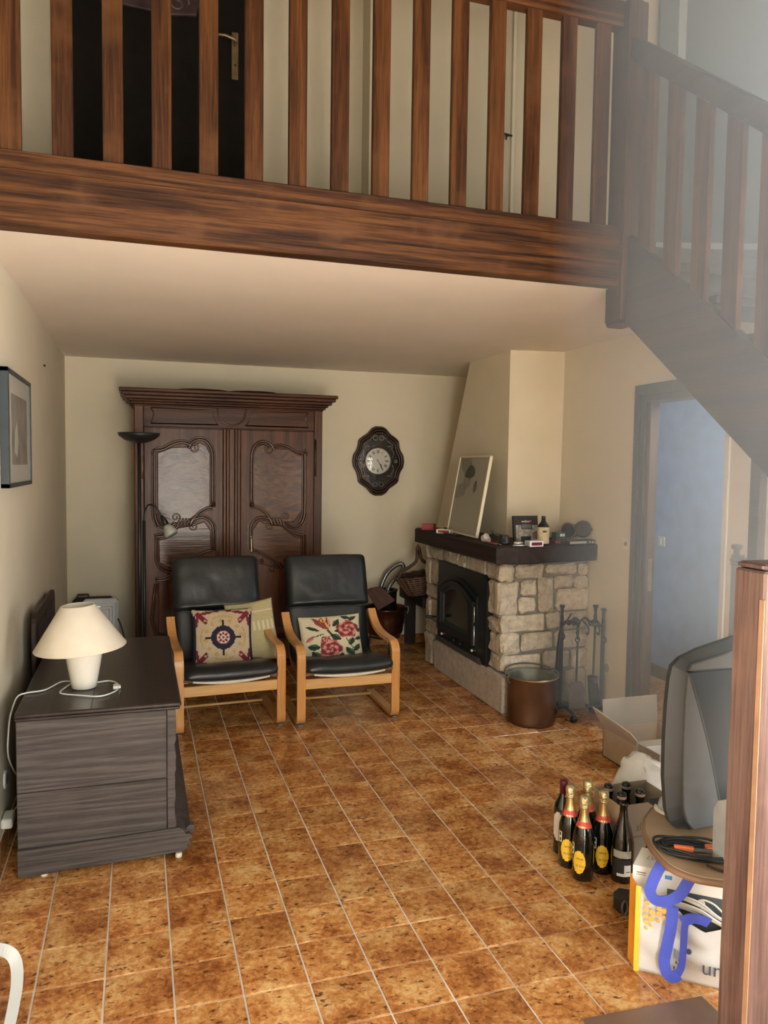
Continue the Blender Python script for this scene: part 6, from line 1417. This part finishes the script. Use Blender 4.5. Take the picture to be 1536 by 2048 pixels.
# ================================================================== TV TABLE AND WHAT IS ON IT
TZ = 0.44
tb_ = thing('oval_table', 'low oval tan laminate table under the television', 'table', (1.5, -0.90, 0))
ov = [(p.x, p.y) for p in smoothpath([(1.34, -0.632, 0), (1.21, -0.70, 0), (1.125, -0.785, 0), (1.066, -0.90, 0), (1.040, -1.01, 0), (1.050, -1.07, 0), (1.095, -1.125, 0), (1.22, -1.185, 0), (1.5, -1.22, 0), (1.8, -1.2, 0), (1.98, -1.05, 0), (2.0, -0.85, 0), (1.85, -0.69, 0), (1.6, -0.628, 0)], 5, True)]
b = B(); b.prism(ov, 'Z', TZ - 0.026, TZ, 0.003); put('table_top', b, 'table', tb_)
b = B(); b.tube([(p[0], p[1], TZ - 0.013) for p in ov], 0.011, 6, closed=True); put('edge_band', b, 'table_edge', tb_)
for (x, y) in ((1.34, -0.74), (1.72, -0.74), (1.72, -1.02), (1.36, -0.98)):
    b = B(); b.tube([(x, y, 0.0), (x, y, TZ - 0.026)], 0.018, 10); put('leg', b, 'black', tb_)
tv = thing('television', 'large grey tube television standing on the oval table', 'television', (1.52, -0.70, TZ))
Lf = [(1.235, TZ + 0.010), (1.190, TZ + 0.018), (1.160, TZ + 0.045), (1.145, TZ + 0.09), (1.132, TZ + 0.20), (1.130, TZ + 0.32), (1.133, TZ + 0.44), (1.140, TZ + 0.53), (1.150, TZ + 0.57)]
top = [(1.180, TZ + 0.595), (1.25, TZ + 0.620), (1.39, TZ + 0.652), (1.53, TZ + 0.662)]
half = Lf + top; mirx = lambda L: [(3.06 - x, z) for x, z in L]
full = half + mirx(half)[::-1][1:]
def shrink(d):
    cxz = (1.53, TZ + 0.33)
    return [(x + d * (1 if x < 1.53 else -1) * min(1, abs(x - 1.53) / 0.3), z + d * 0.55 * (1 if z < cxz[1] else -1) * min(1, abs(z - cxz[1]) / 0.25)) for x, z in full]
def loft(b, rings):
    V = [b.pts([(x, y, z) for x, z in L]) for y, L in rings]; n = len(V[0])
    for a in range(len(V) - 1):
        for i in range(n): b.face([V[a][i], V[a][(i + 1) % n], V[a + 1][(i + 1) % n], V[a + 1][i]], 0, False)
    b.face(V[0][::-1]); b.face(V[-1]); return b
b = loft(B(), [(-0.835, shrink(0.012)), (-0.85, full), (-0.868, full), (-0.898, shrink(0.045))]); put('front_bezel', b, 'tv_dark', tv)
b = loft(B(), [(-0.60, [((x - 1.53) * 0.42 + 1.53, (z - TZ) * 0.6 + TZ + 0.03) for x, z in full]), (-0.72, [((x - 1.53) * 0.62 + 1.53, (z - TZ) * 0.85 + TZ + 0.015) for x, z in full]), (-0.836, [((x - 1.53) * 0.86 + 1.53, (z - TZ) * 0.95 + TZ + 0.008) for x, z in full])]); put('rear_housing', b, 'tv_dark', tv)
seam = smoothpath([(1.184, TZ + 0.555, 0), (1.234, TZ + 0.420, 0), (1.280, TZ + 0.280, 0), (1.325, TZ + 0.110, 0), (1.345, TZ + 0.030, 0)], 5)
sm = [(p.x, p.y) for p in seam]
for mr in (0, 1):
    P = sm + [(1.225, TZ + 0.026), (1.198, TZ + 0.055), (1.184, TZ + 0.10), (1.176, TZ + 0.22), (1.175, TZ + 0.34), (1.176, TZ + 0.46)]
    b = B(); b.prism(mirx(P) if mr else P, 'Y', -0.907, -0.890, 0.003); put('speaker_cheek', b, 'tv', tv)
P = sm + mirx(sm)[::-1]
b = B(); b.prism(P, 'Y', -0.903, -0.890, 0.002); put('screen', b, 'screen', tv)
b = B(); b.tube([(x, -0.906, z) for x, z in sm], 0.0045, 6); put('seam', b, 'tv_dark', tv)
P = [(1.186, TZ + 0.560), (1.874, TZ + 0.560), (1.86, TZ + 0.582), (1.66, TZ + 0.625), (1.53, TZ + 0.635), (1.40, TZ + 0.625), (1.20, TZ + 0.582)]
b = B(); b.prism(P, 'Y', -0.906, -0.890, 0.003); put('top_bezel', b, 'tv', tv)
b = B(); b.box(1.25, 1.81, -0.86, -0.64, TZ + 0.0005, TZ + 0.013); put('foot', b, 'tv_dark', tv)
# clear dome thing behind the TV
t = thing('desk_lamp_base', 'pale round dish with grey dome beside the television', 'dish', (1.26, -0.735, TZ))
t.location = (1.285, -0.725, TZ); ROOT[t] = Matrix.Translation(t.location)
b = B(); b.lathe([(0.05, 0), (0.062, 0.006), (0.06, 0.012), (0.02, 0.012)], 24, (1.285, -0.725, TZ + 0.0005)); put('dish', b, 'white', t)
b = B(); b.lathe([(0.05, 0.012), (0.046, 0.035), (0.03, 0.055), (0.005, 0.062)], 20, (1.285, -0.725, TZ + 0.0005)); put('dome', b, 'grey_board', t)
# coil of black leads with orange plugs
t = thing('cable_coil', 'coil of black leads with orange plugs on the front of the oval table', 'cable', (1.13, -1.0, TZ))
rr = random.Random(11)
b = B()
for k in range(9):
    ax, by = 0.105 + rr.uniform(-0.014, 0.012), 0.072 + rr.uniform(-0.012, 0.012); ox, oy = rr.uniform(-0.008, 0.008), rr.uniform(-0.008, 0.008); zz = TZ + 0.005 + 0.0042 * (k % 5)
    b.tube([(1.165 + ox + ax * math.cos(a / 40 * 2 * PI) * 0.95 - by * 0.35 * math.sin(a / 40 * 2 * PI), -1.0 + oy + by * math.sin(a / 40 * 2 * PI) - ax * 0.35 * math.cos(a / 40 * 2 * PI), zz + 0.003 * math.sin(a * 0.7 + k)) for a in range(40)], 0.0042, 6, closed=True)
b.tube(smoothpath([(1.24, -1.03, TZ + 0.012), (1.28, -1.06, TZ + 0.008), (1.33, -1.04, TZ + 0.006), (1.40, -1.02, TZ + 0.005)], 6), 0.0042, 6)
b.tube(smoothpath([(1.13, -1.08, TZ + 0.01), (1.16, -1.12, TZ + 0.007), (1.22, -1.125, TZ + 0.006), (1.30, -1.08, TZ + 0.005)], 6), 0.0042, 6)
put('leads', b, 'rubber', t)
b = B(); b.box(-0.030, 0.030, -0.009, 0.009, 0, 0.017, 0.003); b.xf(Matrix.Translation((1.115, -0.995, TZ + 0.014)) @ Matrix.Rotation(-0.55, 4, 'Z')); put('plug', b, 'orange_plastic', t)
b = B(); b.prism([(-0.022, -0.016), (0.020, -0.010), (0.026, 0.014), (-0.018, 0.014)], 'Z', 0, 0.016, 0.002); b.xf(Matrix.Translation((1.20, -1.022, TZ + 0.016)) @ Matrix.Rotation(-0.3, 4, 'Z')); put('plug', b, 'orange_plastic', t)
b = B(); b.tube([(1.136, -1.01, TZ + 0.022), (1.185, -1.035, TZ + 0.022)], 0.008, 8); put('connector', b, 'grey_plastic', t)
b = B(); b.tube(smoothpath([(1.14, -0.89, TZ + 0.004), (1.165, -0.888, TZ + 0.004), (1.185, -0.905, TZ + 0.008), (1.195, -0.93, TZ + 0.004)], 5), 0.003, 6); tag(put('loose_white_cord', b, 'cable_white'), 'short loose white cord lying by the television foot', 'cable')  # end of a loose white cord on the table
# boards leaning at the right of the table, next to the newel
t = thing('grey_board', 'slim grey board with rounded corners upright on table next to newel', 'board', (1.13, -1.09, TZ))
P = [(-1.145, TZ + 0.001), (-1.03, TZ + 0.001), (-1.028, TZ + 0.16), (-1.045, TZ + 0.19), (-1.075, TZ + 0.205), (-1.145, TZ + 0.205)]
b = B(); b.prism(P, 'X', 1.190, 1.206, 0.004); put('panel', b, 'grey_board', t)
b = B(); b.prism([(y, z) for y, z in P], 'X', 1.2065, 1.210, 0.001); put('backing', b, 'ink_blue', t)
b = B(); b.box(1.185, 1.203, -1.165, -1.15, TZ + 0.001, TZ + 0.21, 0.002); tag(put('tan_board', b, 'tan_board'), 'thin tan board standing behind newel at right of the table', 'board')
# bottle under the table
t = thing('stout_bottle', 'stout dark bottle with pale label half hidden below the table', 'bottle', (1.285, -0.62, 0), -0.5)
b = B(); b.lathe([(0.03, 0.005), (0.045, 0), (0.048, 0.005), (0.048, 0.19), (0.04, 0.225), (0.02, 0.255), (0.015, 0.30), (0.016, 0.315)], 24); put('glass', b, 'bottle', t, world=False)
b = patch(lambda u, v: v < 0.5 - 0.7 * u, 0.0486, -0.8, 0.6, 0.08, 0.15, 12, 8); put('label', b, 'paper_grey', t, world=False)
# adaptor on the floor
t = thing('power_adaptor', 'black rounded power adaptor on the tiles beside the shopping bag', 'adaptor', (1.225, -0.56, 0))
b = B(); b.box(-0.045, 0.045, -0.04, 0.04, 0, 0.075, 0.02); b.xf(Matrix.Translation((1.215, -0.575, 0)) @ Matrix.Rotation(-0.6, 4, 'Z')); put('case', b, 'black', t)
b = B(); b.tube([(1.178 + 0.012 * math.cos(k / 14 * 2 * PI), -0.62, 0.045 + 0.026 * math.sin(k / 14 * 2 * PI)) for k in range(14)], 0.004, 6, closed=True); put('cord_loop', b, 'grey_plastic', t)

# ================================================================== SHOPPING BAG
bd = Vector((0.78, -0.63, 0)).normalized()      # along the front face
bn = Vector((bd.y, -bd.x, 0))                   # outwards, towards the camera
bo = Vector((1.030, -0.862, 0))
def bp(s_, z, o=0.0): q = bo + bd * s_ + bn * o; return Vector((q.x, q.y, z))
bag = thing('shopping_bag', 'white woven shopping bag with orange side and blue straps in front of the table', 'bag', tuple(bp(0.16, 0, -0.08)))
EDGE = [(-0.02, 0.294), (0.03, 0.286), (0.066, 0.240), (0.121, 0.247), (0.151, 0.224), (0.181, 0.194), (0.222, 0.176), (0.266, 0.196), (0.33, 0.24)]
def sag(s_):
    for k in range(len(EDGE) - 1):
        if s_ <= EDGE[k + 1][0]: f = (s_ - EDGE[k][0]) / (EDGE[k + 1][0] - EDGE[k][0]); return EDGE[k][1] + f * (EDGE[k + 1][1] - EDGE[k][1])
    return EDGE[-1][1]
SB = 0.33
b = B(); n, m_ = 30, 16; G = []
for i in range(n + 1):
    s_ = 0.012 + (SB - 0.012) * i / n; row = []
    for j in range(m_ + 1):
        f = j / m_; z = f * sag(s_); o_ = 0.010 * math.sin(f * PI) + 0.016 * noise.noise(Vector((s_ * 12, f * 4, 1.3))) * math.sin(f * PI)
        row.append(b.m.verts.new(bp(s_, z, o_)))
    G.append(row)
for i in range(n):
    for j in range(m_): b.face([G[i][j], G[i + 1][j], G[i + 1][j + 1], G[i][j + 1]], 0, True)
G2 = []
for i in range(n + 1):
    s_ = 0.012 + (SB - 0.012) * i / n
    G2.append([b.m.verts.new(bp(s_ + 0.02, z, -0.16)) for z in (0, 0.27)])
for i in range(n): b.face([G2[i][0], G2[i][1], G2[i + 1][1], G2[i + 1][0]], 0); b.face([G[i][0], G2[i][0], G2[i + 1][0], G[i + 1][0]], 0)
b.face([G[n][0], G2[n][0], G2[n][1], G[n][m_]], 0)
put('panel', b, 'bagwhite', bag)
b = B()
g0 = [bp(0.012 + 0.028 * math.exp(-((z - 0.07) / 0.03) ** 2) * 0.6, z, o_) for z, o_ in ((0.0, 0.0), (0.05, 0.008), (0.10, 0.010), (0.20, 0.006), (0.292, 0.0))]
g1 = [bp(-0.012, z, -0.045) for z in (0.008, 0.07, 0.11, 0.20, 0.300)]; g2 = [bp(0.035, z, -0.09) for z in (0.0, 0.07, 0.11, 0.2, 0.296)]; g3 = [bp(0.032, z, -0.16) for z in (0, 0.07, 0.11, 0.2, 0.27)]
cols = [b.pts(x) for x in (g0, g1, g2, g3)]
for c_ in range(3):
    for j in range(4): b.face([cols[c_][j], cols[c_ + 1][j], cols[c_ + 1][j + 1], cols[c_][j + 1]], 0)
put('orange_side', b, 'orange', bag)
b = B(); b.ribbon([bp(0.018, z, o_) for z, o_ in ((0.0, 0.004), (0.06, 0.012), (0.12, 0.015), (0.20, 0.012), (0.288, 0.003))], tuple(bd * 0.008), 0.002); put('orange_edge', b, plain('amber_edge', (0.9, 0.50, 0.05), 0.4), bag)
db = B()
for (s_, z, r) in ((0.046, 0.246, 0.0085), (0.044, 0.224, 0.0085), (0.063, 0.219, 0.0095), (0.083, 0.217, 0.0095), (0.100, 0.231, 0.0085), (0.084, 0.236, 0.008), (0.043, 0.202, 0.0085), (0.061, 0.197, 0.0095), (0.081, 0.194, 0.006), (0.099, 0.210, 0.006), (0.045, 0.182, 0.0075), (0.059, 0.174, 0.005), (0.046, 0.161, 0.005)):
    db.face([db.m.verts.new(bp(s_ + r * math.cos(k / 14 * 2 * PI), z + r * math.sin(k / 14 * 2 * PI), 0.022)) for k in range(14)])
put('printed_dots', db, plain('orange_dots', (0.80, 0.40, 0.10), 0.5), bag)
Mb = lambda s_, z, o_=0.022: frame_mat(bp(s_, z, o_), bd, (0, 0, 1))
b = B(); b.add_mesh(text_mesh('un', 0.066), Mb(0.247, 0.073, 0.0235)); put('lettering', b, 'ink_blue', bag)
b = B()
for k in range(8): b.box(-0.018 + 0.0045 * k, -0.0163 + 0.0045 * k, 0.012 - 0.002 * k, 0.045 - 0.003 * k, 0, 0.0006, mat=Mb(0.150, 0.072, 0.0228))
for k in range(6): b.box(-0.020 + 0.006 * k, -0.016 + 0.006 * k, -0.022 + 0.006 * ((k * 7) % 4), -0.012 + 0.006 * ((k * 7) % 4), 0, 0.0006, mat=Mb(0.152, 0.070, 0.0228))
b.face([b.m.verts.new(Mb(0.176, 0.116, 0.023) @ Vector((0.009 * math.cos(k / 12 * 2 * PI), 0.010 * math.sin(k / 12 * 2 * PI), 0))) for k in range(12)])
put('printed_motif', b, 'ink_blue', bag)
b = B()
for k in range(42): b.box(-0.025 + 0.0075 * (k % 7), -0.0225 + 0.0075 * (k % 7), -0.02 + 0.0065 * (k // 7), -0.0175 + 0.0065 * (k // 7), 0, 0.0005, mat=Mb(0.166, 0.062, 0.0225))
put('halftone', b, plain('peach_dots', (0.62, 0.42, 0.28), 0.6), bag)
def strap(P, hw):
    Pp = smoothpath(P, 6); Ws = []
    for i in range(len(Pp)):
        d_ = (Pp[min(i + 1, len(Pp) - 1)] - Pp[max(i - 1, 0)]).normalized(); wv_ = d_.cross(bn); Ws.append(wv_.normalized() * hw)
    b = B(); b.ribbon(Pp, Ws, 0.003); return put('strap', b, 'strap', bag)
strap([bp(0.124, 0.254, 0.022), bp(0.121, 0.196, 0.034), bp(0.111, 0.129, 0.038), bp(0.104, 0.078, 0.040), bp(0.112, 0.044, 0.044), bp(0.129, 0.032, 0.046), bp(0.148, 0.046, 0.044)], 0.0175)
strap([bp(0.140, 0.034, 0.043), bp(0.155, 0.070, 0.040), bp(0.159, 0.119, 0.036), bp(0.160, 0.167, 0.032), bp(0.161, 0.198, 0.030), bp(0.166, 0.222, 0.026)], 0.0105)
strap([bp(0.152, 0.210, 0.028), bp(0.176, 0.224, 0.022), bp(0.202, 0.224, 0.014), bp(0.234, 0.208, -0.005)], 0.0165)
strap([bp(0.108, 0.410, -0.02), bp(0.077, 0.362, 0.014), bp(0.058, 0.315, 0.026), bp(0.055, 0.287, 0.030), bp(0.072, 0.268, 0.032), bp(0.101, 0.270, 0.032), bp(0.129, 0.286, 0.030), bp(0.148, 0.307, 0.028), bp(0.170, 0.350, 0.018), bp(0.191, 0.389, -0.01)], 0.0175)
# boxed appliance and cables in the bag
t = thing('appliance_box', 'white appliance box with blue sticker poking out of the shopping bag', 'box', tuple(bp(0.16, 0.02, -0.10)))
ZB = 0.334
b = B()
V = [bp(-0.004, 0.03, -0.04), bp(SB - 0.02, 0.03, -0.04), bp(SB - 0.02, ZB, -0.04), bp(-0.004, ZB, -0.04), bp(0.02, 0.03, -0.135), bp(SB - 0.02, 0.03, -0.135), bp(SB - 0.02, ZB + 0.02, -0.135), bp(0.02, ZB + 0.02, -0.135)]
Q = b.pts(V)
for f in ((0, 1, 2, 3), (7, 6, 5, 4), (0, 4, 5, 1), (1, 5, 6, 2), (2, 6, 7, 3), (3, 7, 4, 0)): b.face([Q[i] for i in f])
put('carton', b, 'white', t)
Fb = lambda s_, z: frame_mat(bp(s_, z, -0.0396), bd, (0, 0, 1))
b = B(); b.box(-0.011, 0.011, -0.010, 0.010, 0, 0.0006, mat=Fb(0.108, 0.310)); put('sticker', b, 'hpblue', t)
b = B(); b.box(-0.011, 0.011, -0.0095, -0.003, 0.0007, 0.0010, mat=Fb(0.108, 0.310)); put('sticker_band', b, 'paper', t)
b = B(); b.box(0.0, 0.030, 0.0, 0.0025, 0, 0.0006, mat=Fb(0.008, 0.312)); b.box(0.0, 0.03, -0.007, -0.0055, 0, 0.0006, mat=Fb(0.008, 0.312))
for k in range(5):
    b.box(0.018 * k, 0.018 * k + 0.0135, 0, 0.0075, 0, 0.0005, mat=Fb(0.192, 0.318))
put('printed_icons', b, plain('icon_ink', (0.09, 0.09, 0.10), 0.7), t)
b = B()
for k in range(5): b.box(0.018 * k + 0.002, 0.018 * k + 0.0115, 0.002, 0.0055, 0.0006, 0.0009, mat=Fb(0.192, 0.318))
put('icon_fill', b, 'paper_grey', t)
b = B(); b.box(0, SB - 0.13, -0.20, 0.0, 0, 0.0006, mat=Fb(0.105, 0.276)); put('dark_band', b, plain('band_ink', (0.07, 0.085, 0.09), 0.5), t)
vb = Vector((-bn.x * 0.975, -bn.y * 0.975, 0.215)).normalized()
Tm = Matrix.Translation(bp(0.055, ZB + 0.0115, -0.088)) @ Matrix((-bd, -vb, (-bd).cross(-vb))).transposed().to_4x4()
b = B(); b.add_mesh(text_mesh('M7', 0.030), Tm @ Matrix.Translation((0, 0, 0.001))); put('lettering', b, 'paper_grey', t)
Tm = Matrix.Translation(bp(0.18, ZB + 0.0115, -0.088)) @ Matrix((-bd, -vb, (-bd).cross(-vb))).transposed().to_4x4()
b = B(); b.box(0.05, 0.075, -0.012, 0.012, 0.0004, 0.0010, mat=Tm); put('blue_patch', b, 'hpblue', t)
t = thing('white_cables', 'bundle of white cables spilling from the shopping bag', 'cable', tuple(bp(0.22, 0.20, -0.02)))
b = B()
for k in range(7):
    z = 0.222 + 0.0075 * k; oo = -0.030 + 0.004 * (k % 4)
    b.tube(smoothpath([bp(0.118 + 0.005 * k, z + 0.005, oo), bp(0.16, z + 0.008, oo + 0.010), bp(0.21, z + 0.004 * math.sin(k), oo + 0.016), bp(0.265, z - 0.018 - 0.003 * k, oo + 0.016), bp(0.315, z - 0.045, oo + 0.012)], 5), 0.0034, 6)
for k in range(3):
    b.tube(smoothpath([bp(0.225 - 0.008 * k, 0.238, -0.018), bp(0.198 + 0.01 * k, 0.262, -0.012), bp(0.212, 0.277, -0.010), bp(0.245, 0.270, -0.010), bp(0.275, 0.246, -0.010), bp(0.305, 0.22, -0.012)], 5), 0.0032, 6)
put('lead', b, 'cable_white', t)
# thin sheet darkening the tiles at the foot of the newel
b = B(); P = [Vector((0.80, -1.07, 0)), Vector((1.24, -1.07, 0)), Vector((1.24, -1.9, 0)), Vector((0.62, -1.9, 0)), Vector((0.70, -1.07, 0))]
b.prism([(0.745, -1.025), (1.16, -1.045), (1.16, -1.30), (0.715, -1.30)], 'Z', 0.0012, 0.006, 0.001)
tag(put('floor_dark_sheet', b, 'mat'), 'thin dark brown sheet on the tiles at the foot of newel', 'mat')
# white handle of a plastic carrier bag at the lower left
t = thing('carrier_bag', 'white plastic carrier bag with loop handle at the lower left edge', 'bag', (-0.99, -0.62, 0))
b = B(); P = smoothpath([(-1.02, -0.60, 0.20), (-0.97, -0.62, 0.275), (-0.90, -0.64, 0.29), (-0.855, -0.65, 0.265), (-0.845, -0.655, 0.20), (-0.86, -0.66, 0.10), (-0.885, -0.665, 0.0)], 6)
Ws = []
for i in range(len(P)):
    d_ = (P[min(i + 1, len(P) - 1)] - P[max(i - 1, 0)]).normalized(); wv_ = d_.cross(Vector((0.35, -0.93, 0.1))).normalized() * 0.016; Ws.append(wv_)
b.ribbon(P, Ws, 0.004); put('loop_handle', b, 'poly', t)
b = B(); bmesh.ops.create_icosphere(b.m, subdivisions=3, radius=1.0)
b.warp(lambda p: Vector((p.x * 0.07, p.y * 0.10, p.z * 0.10)) + 0.02 * noise.noise_vector(p * 2.5)); b.warp(lambda p: Vector((p.x, p.y, max(p.z, -0.085)))); b.xf(Matrix.Translation((-0.975, -0.63, 0.0855))); put('pouch', b, 'poly', t, smooth=True)

# ================================================================== GLARE VOLUME
# scattering volume added around the stairs to imitate veiling glare
hz = B(); hz.box(1.17, 2.40, -1.85, 0.02, 0.62, 4.95)
hm = bpy.data.materials.new('glare_volume'); hm.use_nodes = True; N, L = hm.node_tree.nodes, hm.node_tree.links
N.remove(N['Principled BSDF']); vsn = N.new('ShaderNodeVolumeScatter'); vsn.inputs['Color'].default_value = (0.66, 0.83, 1.0, 1); vsn.inputs['Density'].default_value = 0.50; vsn.inputs['Anisotropy'].default_value = 0.0
L.new(vsn.outputs[0], N['Material Output'].inputs['Volume'])
ho = put('glare_volume', hz, hm); ho['kind'] = 'stuff'; tag(ho, 'pale bluish haze volume added by the stairs to imitate lens glare', 'haze')
S.cycles.volume_bounces = 1
